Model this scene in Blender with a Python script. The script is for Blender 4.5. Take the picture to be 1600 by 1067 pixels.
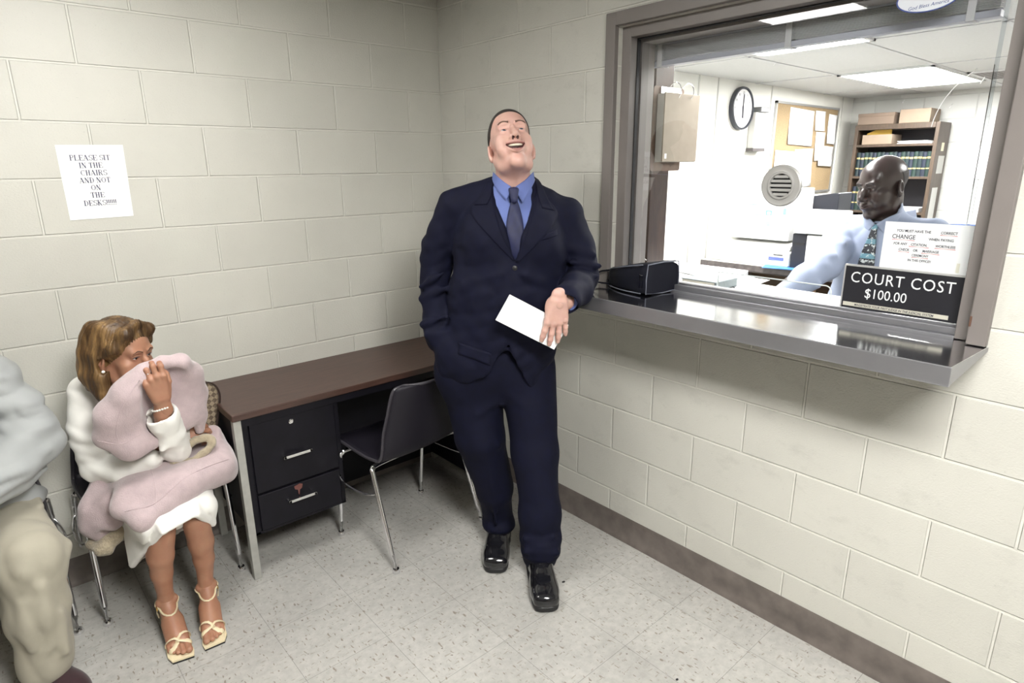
import bpy, bmesh, math, random
import numpy as np
from mathutils import Vector, Matrix, Euler
random.seed(7)
rng = np.random.default_rng(11)
PI = math.pi
for _o in list(bpy.data.objects):
    bpy.data.objects.remove(_o)
SC = bpy.context.scene
COL = SC.collection

# ------------------------------------------------------------------ camera
cam_data = bpy.data.cameras.new('camera')
cam_data.sensor_width = 36.0
cam_data.lens = 21.83
cam_data.clip_start = 0.02
cam = bpy.data.objects.new('camera', cam_data)
COL.objects.link(cam)
_r = Vector((0.75132, -0.65987, -0.00907)); _d = Vector((-0.18599, -0.19854, -0.96228)); _f = Vector((0.63318, 0.72467, -0.27190))
_m = Matrix((( _r.x, -_d.x, -_f.x), (_r.y, -_d.y, -_f.y), (_r.z, -_d.z, -_f.z))).to_4x4()
_m.translation = Vector((-2.0112, -2.8513, 1.6481))
cam.matrix_world = _m
SC.camera = cam

# ------------------------------------------------------------------ world and exposure
SC.view_settings.view_transform = 'Standard'
SC.view_settings.look = 'None'
SC.view_settings.exposure = 1.12
SC.view_settings.gamma = 1.0
SC.view_settings.use_curve_mapping = False
wd = bpy.data.worlds.new('world'); SC.world = wd; wd.use_nodes = True
wd.node_tree.nodes['Background'].inputs[0].default_value = (0.9, 0.95, 1.0, 1)
wd.node_tree.nodes['Background'].inputs[1].default_value = 0.05
SC.cycles.max_bounces = 8
SC.cycles.diffuse_bounces = 4
SC.cycles.transparent_max_bounces = 12
SC.cycles.caustics_reflective = False
SC.cycles.caustics_refractive = False
SC.cycles.sample_clamp_indirect = 4.0
LOBBY_LIGHT = 32.0      # emission of the lobby ceiling fixtures
OFFICE_LIGHT = 25.0     # emission of the office ceiling fixtures

# ------------------------------------------------------------------ materials
def new_mat(name):
    m = bpy.data.materials.new(name); m.use_nodes = True
    nt = m.node_tree
    return m, nt, nt.nodes['Principled BSDF']

def nd(nt, kind, **kw):
    n = nt.nodes.new(kind)
    for k, v in kw.items():
        if k in n.inputs: n.inputs[k].default_value = v
        else: setattr(n, k, v)
    return n

def rgb(c):
    return (c[0], c[1], c[2], 1.0)

def ramp(nt, src, stops):
    r = nt.nodes.new('ShaderNodeValToRGB')
    e = r.color_ramp.elements
    while len(e) < len(stops): e.new(0.5)
    for i, (p, c) in enumerate(stops):
        e[i].position = p
        e[i].color = rgb(c) if isinstance(c, (tuple, list)) else (c, c, c, 1)
    nt.links.new(src, r.inputs[0])
    return r.outputs[0]

def mixc(nt, fac, a, b, mode='MIX'):
    m = nt.nodes.new('ShaderNodeMix'); m.data_type = 'RGBA'; m.blend_type = mode
    if hasattr(fac, 'links'): nt.links.new(fac, m.inputs[0])
    else: m.inputs[0].default_value = fac
    for s, v in ((6, a), (7, b)):
        if hasattr(v, 'links'): nt.links.new(v, m.inputs[s])
        else: m.inputs[s].default_value = rgb(v)
    return m.outputs[2]

def mth(nt, op, a, b=0.0, c=0.0):
    m = nt.nodes.new('ShaderNodeMath'); m.operation = op
    for i, v in enumerate((a, b, c)):
        if hasattr(v, 'links'): nt.links.new(v, m.inputs[i])
        else: m.inputs[i].default_value = v
    return m.outputs[0]

def coords(nt, scale=(1, 1, 1), rot=(0, 0, 0), loc=(0, 0, 0)):
    t = nt.nodes.new('ShaderNodeTexCoord'); mp = nt.nodes.new('ShaderNodeMapping')
    mp.inputs['Scale'].default_value = scale; mp.inputs['Rotation'].default_value = rot; mp.inputs['Location'].default_value = loc
    nt.links.new(t.outputs['Object'], mp.inputs[0])
    return mp.outputs[0]

def noise(nt, vec, scale, detail=3, rough=0.5):
    n = nd(nt, 'ShaderNodeTexNoise', Scale=scale, Detail=detail, Roughness=rough)
    nt.links.new(vec, n.inputs['Vector'])
    return n.outputs[0]

def bump(nt, bs, height, strength=0.3, dist=0.01):
    b = nd(nt, 'ShaderNodeBump', Strength=strength, Distance=dist)
    nt.links.new(height, b.inputs['Height']); nt.links.new(b.outputs[0], bs.inputs['Normal'])
    return b

def simple(name, col, rough=0.5, metal=0.0, var=0.0, vscale=12, bscale=0, bstr=0.2, bdist=0.004, coat=0, sheen=0, scale=(1, 1, 1), spec=None, sss=0):
    m, nt, bs = new_mat(name)
    bs.inputs['Roughness'].default_value = rough; bs.inputs['Metallic'].default_value = metal
    bs.inputs['Base Color'].default_value = rgb(col)
    if coat: bs.inputs['Coat Weight'].default_value = coat
    if sheen: bs.inputs['Sheen Weight'].default_value = sheen
    if spec is not None: bs.inputs['Specular IOR Level'].default_value = spec
    if sss:
        bs.inputs['Subsurface Weight'].default_value = sss
        bs.inputs['Subsurface Radius'].default_value = (0.01, 0.004, 0.002)
        bs.inputs['Subsurface Scale'].default_value = 0.6
    v = coords(nt, scale)
    if var:
        n = noise(nt, v, vscale, 4)
        a = tuple(max(0, c * (1 - var)) for c in col); b = tuple(c * (1 + var) for c in col)
        nt.links.new(ramp(nt, n, [(0.3, a), (0.7, b)]), bs.inputs['Base Color'])
    if bscale:
        bump(nt, bs, noise(nt, v, bscale, 3), bstr, bdist)
    m.diffuse_color = rgb(col)
    return m

def emit(name, col, strength):
    m, nt, bs = new_mat(name)
    bs.inputs['Base Color'].default_value = rgb(col)
    bs.inputs['Emission Color'].default_value = rgb(col); bs.inputs['Emission Strength'].default_value = strength
    return m

# ------------------------------------------------------------------ objects
def wloc(o):
    v = Vector((0, 0, 0))
    while o is not None:
        v += o.location; o = o.parent
    return v

def link(name, me, parent=None):
    o = bpy.data.objects.new(name, me); COL.objects.link(o)
    if parent is not None: o.parent = parent
    return o

def obj(name, bm, mats, parent=None, smooth=True, angle=40, bevel=0, label=None, own=None):
    """link a bmesh (in world coordinates) as one mesh object; parents are unrotated while building"""
    if own is not None: off = Vector(own)
    elif parent is not None: off = wloc(parent)
    else: off = Vector((0, 0, 0))
    if off.length > 0: bmesh.ops.translate(bm, verts=bm.verts, vec=-off)
    bmesh.ops.recalc_face_normals(bm, faces=bm.faces)
    me = bpy.data.meshes.new(name); bm.to_mesh(me); bm.free()
    if not isinstance(mats, (list, tuple)): mats = [mats]
    for m in mats: me.materials.append(m)
    if smooth:
        me.polygons.foreach_set('use_smooth', [True] * len(me.polygons))
        me.set_sharp_from_angle(angle=math.radians(angle))
    o = link(name, me, parent)
    if own is not None: o.location = off
    if bevel:
        b = o.modifiers.new('bevel', 'BEVEL'); b.width = bevel; b.segments = 2; b.limit_method = 'ANGLE'; b.angle_limit = math.radians(35)
        b.harden_normals = False
    if label: o['label'] = label
    return o

def tag(o, label, cat, group=None):
    o['label'] = label; o['category'] = cat
    if group: o['group'] = group
    return o

def struct(o):
    o['kind'] = 'structure'
    return o

def thing(name, label, cat, loc=(0, 0, 0), group=None):
    o = bpy.data.objects.new(name, None); COL.objects.link(o)
    o.empty_display_size = 0.1; o.location = loc
    return tag(o, label, cat, group)

def B():
    return bmesh.new()

def box(bm, lo, hi, mi=0, M=None):
    x0, y0, z0 = lo; x1, y1, z1 = hi
    vs = [bm.verts.new(M @ Vector(p) if M else p) for p in ((x0, y0, z0), (x1, y0, z0), (x1, y1, z0), (x0, y1, z0), (x0, y0, z1), (x1, y0, z1), (x1, y1, z1), (x0, y1, z1))]
    for f in ((0, 3, 2, 1), (4, 5, 6, 7), (0, 1, 5, 4), (1, 2, 6, 5), (2, 3, 7, 6), (3, 0, 4, 7)):
        bm.faces.new([vs[i] for i in f]).material_index = mi
    return bm

def frame_of(d):
    d = d.normalized()
    a = Vector((0, 0, 1)) if abs(d.z) < 0.9 else Vector((1, 0, 0))
    u = d.cross(a).normalized(); v = u.cross(d).normalized()
    return u, v

def smooth_path(pts, n=6):
    """Catmull-Rom through the points"""
    P = [Vector(p) for p in pts]
    if len(P) < 3: return P
    out = []
    Q = [P[0] * 2 - P[1]] + P + [P[-1] * 2 - P[-2]]
    for i in range(1, len(Q) - 2):
        for k in range(n):
            t = k / n
            a, b, c, d = Q[i - 1], Q[i], Q[i + 1], Q[i + 2]
            out.append(0.5 * ((2 * b) + (c - a) * t + (2 * a - 5 * b + 4 * c - d) * t * t + (3 * b - a - 3 * c + d) * t ** 3))
    out.append(P[-1])
    return out

def tube(bm, pts, r, seg=10, cap=True, mi=0, flat=None, closed=False):
    """tube along a polyline; r a number or one per point; flat=(w,h,normal) makes a strap instead"""
    P = [Vector(p) for p in pts]; n = len(P); rings = []
    rr = r if isinstance(r, (list, tuple)) else [r] * n
    u = v = None
    for i, p in enumerate(P):
        if closed: d = (P[(i + 1) % n] - P[i - 1])
        else: d = (P[min(i + 1, n - 1)] - P[max(i - 1, 0)])
        d.normalize()
        if flat is not None:
            nv = flat[2](p) if callable(flat[2]) else Vector(flat[2])
            u = d.cross(nv).normalized(); v = u.cross(d).normalized()
        elif u is None: u, v = frame_of(d)
        else:
            u = (u - d * u.dot(d)).normalized(); v = d.cross(u)
        ring = []
        for k in range(seg):
            a = 2 * PI * k / seg
            if flat is not None:
                ca, sa = math.cos(a), math.sin(a)
                q = p + u * (flat[0] / 2 * math.copysign(abs(ca) ** 0.5, ca)) + v * (flat[1] / 2 * math.copysign(abs(sa) ** 0.5, sa))
            else: q = p + (u * math.cos(a) + v * math.sin(a)) * rr[i]
            ring.append(bm.verts.new(q))
        rings.append(ring)
    m = n if closed else n - 1
    for i in range(m):
        A, Bq = rings[i], rings[(i + 1) % n]
        for k in range(seg):
            bm.faces.new((A[k], A[(k + 1) % seg], Bq[(k + 1) % seg], Bq[k])).material_index = mi
    if cap and not closed:
        bm.faces.new(list(reversed(rings[0]))).material_index = mi
        bm.faces.new(rings[-1]).material_index = mi
    return bm

def lathe(bm, prof, seg=24, M=None, mi=0):
    """profile of (radius, height) turned about local z, placed with M"""
    rings = []
    for r, z in prof:
        if r < 1e-6:
            p = Vector((0, 0, z)); rings.append([bm.verts.new(M @ p if M else p)])
        else:
            ring = []
            for k in range(seg):
                a = 2 * PI * k / seg; p = Vector((r * math.cos(a), r * math.sin(a), z)); ring.append(bm.verts.new(M @ p if M else p))
            rings.append(ring)
    for A, Bq in zip(rings, rings[1:]):
        for k in range(seg):
            a0, a1 = A[k % len(A)], A[(k + 1) % len(A)]; b0, b1 = Bq[k % len(Bq)], Bq[(k + 1) % len(Bq)]
            f = []
            for q in (a0, a1, b1, b0):
                if q not in f: f.append(q)
            if len(f) > 2:
                bm.faces.new(f).material_index = mi
    return bm

def prism(bm, pts, h, M=None, mi=0):
    """closed 2-D outline in local xy extruded 0..h along local z"""
    lo = [bm.verts.new(M @ Vector((x, y, 0)) if M else (x, y, 0)) for x, y in pts]
    hi = [bm.verts.new(M @ Vector((x, y, h)) if M else (x, y, h)) for x, y in pts]
    n = len(pts)
    bm.faces.new(list(reversed(lo))).material_index = mi; bm.faces.new(hi).material_index = mi
    for i in range(n):
        bm.faces.new((lo[i], lo[(i + 1) % n], hi[(i + 1) % n], hi[i])).material_index = mi
    return bm

def axes(o, x, y, z):
    x, y, z = Vector(x), Vector(y), Vector(z)
    M = Matrix(((x.x, y.x, z.x), (x.y, y.y, z.y), (x.z, y.z, z.z))).to_4x4(); M.translation = Vector(o)
    return M

def rrect(w, h, r, n=4, x0=0, y0=0):
    out = []
    for cx, cy, a0 in ((w - r, h - r, 0), (r, h - r, 90), (r, r, 180), (w - r, r, 270)):
        for k in range(n + 1):
            a = math.radians(a0 + 90 * k / n); out.append((x0 + cx + r * math.cos(a), y0 + cy + r * math.sin(a)))
    return out

def text(name, s, size, M, m, parent, off=0.0, space=1.0, align='CENTER', extrude=0.0004, xs=1.0, shear=0.0):
    c = bpy.data.curves.new(name, 'FONT'); c.body = s; c.size = size; c.align_x = align; c.extrude = extrude; c.offset = off
    c.space_character = space; c.resolution_u = 3; c.shear = shear
    t = bpy.data.objects.new(name, c); COL.objects.link(t)
    dg = bpy.context.evaluated_depsgraph_get()
    me = bpy.data.meshes.new_from_object(t.evaluated_get(dg), depsgraph=dg)
    bpy.data.objects.remove(t)
    me.transform(Matrix.Scale(xs, 4, (1, 0, 0)))
    Mt = M.copy(); Mt.translation = Mt.translation - wloc(parent)
    me.transform(Mt)
    me.materials.clear(); me.materials.append(m)
    me.name = name
    return link(name, me, parent)

def copy_tree(o, parent=None):
    c = o.copy(); COL.objects.link(c)
    if parent is not None: c.parent = parent
    for ch in list(o.children): copy_tree(ch, c)
    return c
# ------------------------------------------------------------------ setting materials
def block_mat(name, axis, xs, base, joint, tint=(1, 1, 1), W=0.4064, dirt=0.0):
    m, nt, bs = new_mat(name)
    t = nt.nodes.new('ShaderNodeTexCoord'); s = nt.nodes.new('ShaderNodeSeparateXYZ'); nt.links.new(t.outputs['Object'], s.inputs[0])
    c = nt.nodes.new('ShaderNodeCombineXYZ')
    nt.links.new(mth(nt, 'MULTIPLY_ADD', s.outputs[axis], xs, 0.2032 + W * 40), c.inputs[0])
    nt.links.new(mth(nt, 'MULTIPLY_ADD', s.outputs[2], 1.0215, -0.0254), c.inputs[1])
    b = nt.nodes.new('ShaderNodeTexBrick'); b.offset = 0.5; b.offset_frequency = 2
    nt.links.new(c.outputs[0], b.inputs['Vector'])
    for k, v in (('Scale', 1.0), ('Brick Width', W), ('Row Height', 0.2032), ('Mortar Size', 0.0052), ('Mortar Smooth', 0.45), ('Bias', 0.0)):
        b.inputs[k].default_value = v
    b.inputs['Color1'].default_value = rgb(base); b.inputs['Color2'].default_value = rgb(tuple(k * 0.95 for k in base)); b.inputs['Mortar'].default_value = rgb(joint)
    v = coords(nt)
    big = noise(nt, v, 1.6, 4, 0.6)
    col = mixc(nt, 1.0, b.outputs['Color'], ramp(nt, big, [(0.3, 0.90), (0.65, 1.0)]), 'MULTIPLY')
    if dirt:
        sc = noise(nt, coords(nt, (3, 3, 5)), 2.2, 6, 0.7)
        col = mixc(nt, 1.0, col, ramp(nt, sc, [(0.28, 1 - dirt), (0.45, 1.0)]), 'MULTIPLY')
    pits = noise(nt, coords(nt, (1, 1, 2.4)), 95, 2, 0.6)
    col = mixc(nt, 1.0, col, ramp(nt, pits, [(0.24, 0.75), (0.33, 1.0)]), 'MULTIPLY')
    nt.links.new(col, bs.inputs['Base Color'])
    bs.inputs['Roughness'].default_value = 0.42
    fine = noise(nt, coords(nt, (1, 1, 1.7)), 130, 3, 0.6)
    h = mth(nt, 'ADD', mth(nt, 'MULTIPLY', b.outputs['Fac'], -1.0), mth(nt, 'MULTIPLY', fine, 0.26))
    bump(nt, bs, h, 0.75, 0.0065)
    return m

def tile_floor_mat():
    m, nt, bs = new_mat('vinyl_tile')
    v = coords(nt, loc=(0.3048 * 40 + 0.2044, 0.2059 + 0.3048 * 40, 0))
    b = nt.nodes.new('ShaderNodeTexBrick'); b.offset = 0.0; b.offset_frequency = 2
    nt.links.new(v, b.inputs['Vector'])
    for k, q in (('Scale', 1.0), ('Brick Width', 0.3048), ('Row Height', 0.3048), ('Mortar Size', 0.0009), ('Mortar Smooth', 0.3)):
        b.inputs[k].default_value = q
    b.inputs['Color1'].default_value = (0.47, 0.46, 0.432, 1); b.inputs['Color2'].default_value = (0.44, 0.43, 0.402, 1); b.inputs['Mortar'].default_value = (0.22, 0.21, 0.20, 1)
    col = b.outputs['Color']
    mot = noise(nt, coords(nt), 38, 4, 0.65)
    col = mixc(nt, 1.0, col, ramp(nt, mot, [(0.3, 0.86), (0.62, 1.04)]), 'MULTIPLY')
    f1 = noise(nt, coords(nt, (95, 32, 1), (0, 0, 0.5)), 1.0, 1.5, 0.5)
    col = mixc(nt, ramp(nt, f1, [(0.64, 0.0), (0.70, 0.8)]), col, (0.20, 0.165, 0.125))
    f2 = noise(nt, coords(nt, (30, 110, 1), (0, 0, 0.75), (7, 3, 1)), 1.0, 1.0, 0.5)
    col = mixc(nt, ramp(nt, f2, [(0.66, 0.0), (0.71, 0.65)]), col, (0.27, 0.24, 0.20))
    f3 = noise(nt, coords(nt, (60, 60, 1), (0, 0, 0.2), (2, 9, 1)), 1.0, 1.0, 0.5)
    col = mixc(nt, ramp(nt, f3, [(0.72, 0.0), (0.75, 0.85)]), col, (0.15, 0.12, 0.10))
    big = noise(nt, coords(nt), 2.3, 5, 0.6)
    col = mixc(nt, 1.0, col, ramp(nt, big, [(0.3, 0.82), (0.6, 1.0)]), 'MULTIPLY')
    nt.links.new(col, bs.inputs['Base Color'])
    nt.links.new(ramp(nt, big, [(0.3, 0.5), (0.7, 0.34)]), bs.inputs['Roughness'])
    bump(nt, bs, mth(nt, 'ADD', mth(nt, 'MULTIPLY', b.outputs['Fac'], -1.0), mth(nt, 'MULTIPLY', mot, 0.15)), 0.25, 0.002)
    return m

M_BLOCK_BACK = block_mat('painted_block_back', 0, 1 / 0.9767, (0.60, 0.592, 0.535), (0.665, 0.655, 0.595))
M_BLOCK_RIGHT = block_mat('painted_block_right', 1, 1.0, (0.59, 0.582, 0.53), (0.68, 0.67, 0.61), dirt=0.12)
M_BLOCK_FAR = block_mat('darkened_block', 0, 1.0, (0.22, 0.20, 0.165), (0.25, 0.23, 0.19))  # for the unseen left and front walls, darkened to cut bounced fill light
M_FLOOR = tile_floor_mat()
M_CEIL = simple('ceiling_tile', (0.58, 0.58, 0.57), 0.9, var=0.03, vscale=60, bscale=160, bstr=0.25)
M_GRID = simple('ceiling_grid', (0.70, 0.70, 0.70), 0.5)
M_OFFICE = simple('office_wall_paint', (0.80, 0.79, 0.74), 0.5, var=0.02, vscale=3, bscale=90, bstr=0.1)
M_CARPET = simple('office_floor', (0.20, 0.19, 0.18), 0.9, var=0.2, vscale=60)
M_FRAME = simple('taupe_frame_paint', (0.185, 0.166, 0.156), 0.42, var=0.05, vscale=9, bscale=120, bstr=0.06)
M_COVE = simple('brown_cove_base', (0.135, 0.115, 0.103), 0.38, var=0.25, vscale=14, bscale=40, bstr=0.05)
M_STEEL = simple('brushed_steel', (0.80, 0.80, 0.82), 0.13, 1.0, var=0.04, vscale=6)
M_STEEL2 = simple('dull_steel', (0.33, 0.33, 0.35), 0.34, 0.8, var=0.05, vscale=9)
M_GASKET = simple('black_gasket', (0.012, 0.012, 0.013), 0.6)
M_CHROME = simple('chrome', (0.80, 0.80, 0.82), 0.13, 1.0)
M_WHITE = simple('white_paper', (0.88, 0.88, 0.88), 0.7)
M_INK = simple('black_ink', (0.03, 0.03, 0.05), 0.6)

def glass_mat(name, tint=(0.97, 0.985, 0.98)):
    m, nt, bs = new_mat(name); nt.nodes.remove(bs)
    tr = nd(nt, 'ShaderNodeBsdfTransparent'); tr.inputs[0].default_value = rgb(tint)
    gl = nd(nt, 'ShaderNodeBsdfGlossy'); gl.inputs['Roughness'].default_value = 0.015
    fr = nd(nt, 'ShaderNodeFresnel', IOR=1.52); mx = nt.nodes.new('ShaderNodeMixShader')
    nt.links.new(fr.outputs[0], mx.inputs[0]); nt.links.new(tr.outputs[0], mx.inputs[1]); nt.links.new(gl.outputs[0], mx.inputs[2])
    nt.links.new(mx.outputs[0], nt.nodes['Material Output'].inputs[0])
    return m
M_GLASS = glass_mat('window_glass')

# ------------------------------------------------------------------ lobby shell
LX, LY, LH = -4.4, -5.4, 2.5         # lobby: x LX..0, y LY..0
GY0, GY1, GZ0, GZ1 = -2.44, -1.183, 1.165, 2.15   # window opening in the right wall
bm = B(); box(bm, (LX - 0.2, LY - 0.2, -0.1), (0.0, 0.2, 0.0)); struct(obj('floor', bm, M_FLOOR, smooth=False))
bm = B(); box(bm, (LX - 0.2, 0.0, 0.0), (0.0, 0.2, LH)); struct(obj('wall_back', bm, M_BLOCK_BACK, smooth=False))
bm = B()
YW0, YW1 = LY - 0.2, 0.2
box(bm, (0, YW0, 0), (0.2, GY0, LH)); box(bm, (0, GY1, 0), (0.2, YW1, LH)); box(bm, (0, GY0, 0), (0.2, GY1, GZ0)); box(bm, (0, GY0, GZ1), (0.2, GY1, LH))
struct(obj('wall_right', bm, M_BLOCK_RIGHT, smooth=False))
bm = B(); box(bm, (LX - 0.2, LY, 0), (LX, 0, LH)); struct(obj('wall_left', bm, M_BLOCK_FAR, smooth=False))
bm = B(); box(bm, (LX - 0.2, LY - 0.2, 0), (0, LY, LH)); struct(obj('wall_front', bm, M_BLOCK_FAR, smooth=False))
bm = B(); box(bm, (LX - 0.2, LY - 0.2, LH), (0.2, 0.2, LH + 0.1)); struct(obj('ceiling', bm, M_CEIL, smooth=False))

def cove(name, a, b, out):
    """rubber cove base from a to b, pushed out along 'out'"""
    a, b, out = Vector(a), Vector(b), Vector(out)
    prof = [(0.0, 0.0), (0.016, 0.0), (0.0155, 0.006), (0.010, 0.016), (0.005, 0.03), (0.0035, 0.05), (0.0035, 0.117), (0.002, 0.121), (0.0, 0.121)]
    bm = B(); R0 = [bm.verts.new(a + out * o + Vector((0, 0, z))) for o, z in prof]; R1 = [bm.verts.new(b + out * o + Vector((0, 0, z))) for o, z in prof]
    n = len(prof)
    for i in range(n): bm.faces.new((R0[i], R0[(i + 1) % n], R1[(i + 1) % n], R1[i]))
    bm.faces.new(R0); bm.faces.new(list(reversed(R1)))
    return struct(obj(name, bm, M_COVE))
cove('baseboard_back', (LX, 0, 0), (0, 0, 0), (0, -1, 0))
cove('baseboard_right', (0, 0, 0), (0, LY, 0), (-1, 0, 0))
cove('baseboard_left', (LX, LY, 0), (LX, 0, 0), (1, 0, 0))

def ceiling_fixture(x, y, sx, sy, z, strength, label, group, col=(1.0, 0.985, 0.95)):
    t = thing('ceiling_light', label, 'ceiling light', (x, y, z), group)
    bm = B()
    for lo, hi in (((-sx / 2, -sy / 2, -0.012), (sx / 2, -sy / 2 + 0.02, 0)), ((-sx / 2, sy / 2 - 0.02, -0.012), (sx / 2, sy / 2, 0)), ((-sx / 2, -sy / 2, -0.012), (-sx / 2 + 0.02, sy / 2, 0)), ((sx / 2 - 0.02, -sy / 2, -0.012), (sx / 2, sy / 2, 0))):
        box(bm, [a + b for a, b in zip(lo, (x, y, z))], [a + b for a, b in zip(hi, (x, y, z))])
    obj('fixture_frame', bm, M_GRID, t, smooth=False)
    bm = B(); box(bm, (x - sx / 2 + 0.02, y - sy / 2 + 0.02, z - 0.008), (x + sx / 2 - 0.02, y + sy / 2 - 0.02, z - 0.003))
    obj('diffuser', bm, emit('lamp_diffuser', col, strength), t, smooth=False)
    return t
ceiling_fixture(-1.65, -0.98, 0.6, 0.6, LH, LOBBY_LIGHT * 0.40, 'square lobby ceiling light nearest the back wall, above the woman', 'lobby ceiling lights')
ceiling_fixture(-1.52, -3.20, 0.6, 1.2, LH, LOBBY_LIGHT * 1.02, 'long lobby ceiling light above the camera, over the right wall side', 'lobby ceiling lights')

# ------------------------------------------------------------------ the cashier window
win = bpy.data.objects.new('window_1', None); COL.objects.link(win); win['kind'] = 'structure'
win.location = (0, -1.81, GZ0)
def ring_frame(name, y0, y1, z0, z1, y0i, y1i, z0i, z1i, xa, xb, m, bevel=0.002, bottom=True):
    bm = B()
    box(bm, (xa, y0, z0), (xb, y0i, z1)); box(bm, (xa, y1i, z0), (xb, y1, z1)); box(bm, (xa, y0i, z1i), (xb, y1i, z1))
    if bottom: box(bm, (xa, y0i, z0), (xb, y1i, z0i))
    return obj(name, bm, m, win, smooth=False, bevel=bevel)
ring_frame('frame_face', -2.488, -1.135, 1.172, 2.20, -2.442, -1.181, 1.2, 2.152, -0.022, 0.022, M_FRAME, 0.003, bottom=False)
ring_frame('frame_stop', -2.442, -1.181, 1.172, 2.152, -2.405, -1.224, 1.2, 2.112, 0.022, 0.075, M_FRAME, 0.002, bottom=False)
ring_frame('gasket', -2.405, -1.224, 1.2, 2.112, -2.402, -1.228, 1.203, 2.108, 0.06, 0.076, M_GASKET, 0, bottom=False)
ring_frame('inner_frame', -2.455, -1.168, 1.172, 2.165, -2.40, -1.228, 1.21, 2.10, 0.088, 0.17, M_FRAME, 0.002, bottom=False)
bm = B()   # bright metal sill channel with a raised lip
box(bm, (0.022, -2.405, 1.166), (0.12, -1.224, 1.178)); box(bm, (0.040, -2.405, 1.178), (0.060, -1.224, 1.198)); box(bm, (0.060, -2.405, 1.178), (0.10, -1.224, 1.204))
obj('sill_channel', bm, M_STEEL2, win, smooth=False, bevel=0.0015)
# the pane, with the rounded pass-through notch at its foot; outline in (y, z)
def pane_outline():
    y0, y1, z0, z1 = -2.404, -1.226, 1.204, 2.110
    n0, n1, nz, r = -2.04, -1.632, 1.262, 0.02
    pts = [(y0, z0), (n0, z0)]
    for k in range(7):
        a = PI - k / 6 * PI / 2
        pts.append((n0 + r + r * math.cos(a), nz - r + r * math.sin(a)))
    for k in range(7):
        a = PI / 2 - k / 6 * PI / 2
        pts.append((n1 - 0.004 + 0.004 * math.cos(a), nz - 0.004 + 0.004 * math.sin(a)))
    pts += [(n1, z0), (y1, z0), (y1, z1), (y0, z1)]
    return pts
bm = B(); pts = pane_outline()
vs = [bm.verts.new((0.08, y, z)) for y, z in pts]; bm.faces.new(vs)
bmesh.ops.triangulate(bm, faces=bm.faces)
obj('pane', bm, M_GLASS, win, smooth=False)
bm = B(); tube(bm, [(0.08, y, z) for y, z in pts[1:17]], 0.0022, 6)
obj('notch_edge', bm, simple('polished_glass_edge', (0.75, 0.80, 0.80), 0.2), win)
# scratches left on the pane
M_SCR = simple('scratch_white', (0.85, 0.85, 0.85), 0.6)
def scr(pts, w):
    bm = B(); tube(bm, smooth_path([(0.0785, y, z) for y, z in pts], 5), w, 5); obj('scratch', bm, M_SCR, win)
scr([(-2.332, 1.884), (-2.296, 1.852), (-2.268, 1.812), (-2.253, 1.770), (-2.248, 1.742)], 0.0012)
scr([(-2.352, 1.862), (-2.345, 1.846)], 0.0012); scr([(-2.29, 1.80), (-2.284, 1.79)], 0.001); scr([(-2.17, 1.82), (-2.166, 1.812)], 0.0014)
scr([(-1.775, 1.965), (-1.768, 1.955)], 0.0012)

bm = B(); box(bm, (-0.0235, -2.4475, 1.222), (-0.0215, -2.4425, 1.250)); obj('rust_mark', bm, simple('rusty_brown', (0.10, 0.05, 0.03), 0.6), win, smooth=False)  # small brown rust mark on the frame, laid on as a thin box
# stainless shelf: top sheet, folded front apron and mitred right end
SH = thing('service_shelf', 'stainless steel service shelf below the cashier window', 'shelf', (0, -1.81, 1.08))
bm = B()
ya, yb, xf, zt = -1.16, -2.487, -0.272, 1.170
pl = [(xf, ya), (xf, yb + 0.035), (xf + 0.03, yb), (0.04, yb)] 
top = [(0.024, ya), (xf, ya), (xf, -2.478), (-0.004, -2.492), (0.024, -2.44)]
prism(bm, [(x, y) for x, y in top], 0.006, axes((0, 0, zt - 0.006), (1, 0, 0), (0, 1, 0), (0, 0, 1)))
obj('shelf_top', bm, M_STEEL, SH, smooth=False, bevel=0.002)
bm = B(); box(bm, (xf - 0.002, -2.478, zt - 0.050), (xf + 0.003, ya, zt - 0.0005)); box(bm, (xf - 0.002, -2.478, zt - 0.052), (xf + 0.02, ya, zt - 0.048))
obj('front_apron', bm, M_STEEL2, SH, smooth=False, bevel=0.0015)
bm = B(); P0 = [(xf, -2.478), (-0.004, -2.492), (-0.004, -2.489), (xf, -2.475)]
for (z0a, z1a) in ((zt - 0.05, zt - 0.0005),):
    lo = [bm.verts.new((x, y, z0a if x < -0.1 else zt - 0.012)) for x, y in P0]; hi = [bm.verts.new((x, y, z1a)) for x, y in P0]
    bm.faces.new(lo); bm.faces.new(hi)
    for i in range(4): bm.faces.new((lo[i], lo[(i + 1) % 4], hi[(i + 1) % 4], hi[i]))
obj('end_gusset', bm, M_STEEL2, SH, smooth=False)

# round speak-through grille in the pane
G = thing('speaking_grille', 'round metal speak-through grille in the window pane', 'grille', (0.08, -1.838, 1.577))
gx = axes((0.078, -1.838, 1.577), (0, -1, 0), (0, 0, 1), (-1, 0, 0))
M_ALU = simple('cast_aluminium', (0.46, 0.455, 0.44), 0.42, 0.35)
bm = B(); lathe(bm, [(0.037, 0.0), (0.037, 0.008), (0.040, 0.012), (0.044, 0.012), (0.047, 0.008), (0.052, 0.007), (0.064, 0.009), (0.068, 0.006), (0.069, 0.0)], 48, gx); obj('rim', bm, M_ALU, G)
bm = B(); lathe(bm, [(0.0, 0.0015), (0.0375, 0.0015)], 32, gx); obj('backing', bm, M_GASKET, G, smooth=False)
for k in range(5):
    bm = B(); zz = -0.0288 + k * 0.0144; w = math.sqrt(max(0, 0.0375 ** 2 - zz ** 2))
    box(bm, (-w, zz - 0.0045, 0.003), (w, zz + 0.0045, 0.0085), M=gx)
    obj('louvre_bar', bm, M_ALU, G, smooth=False, bevel=0.0012)

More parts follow.
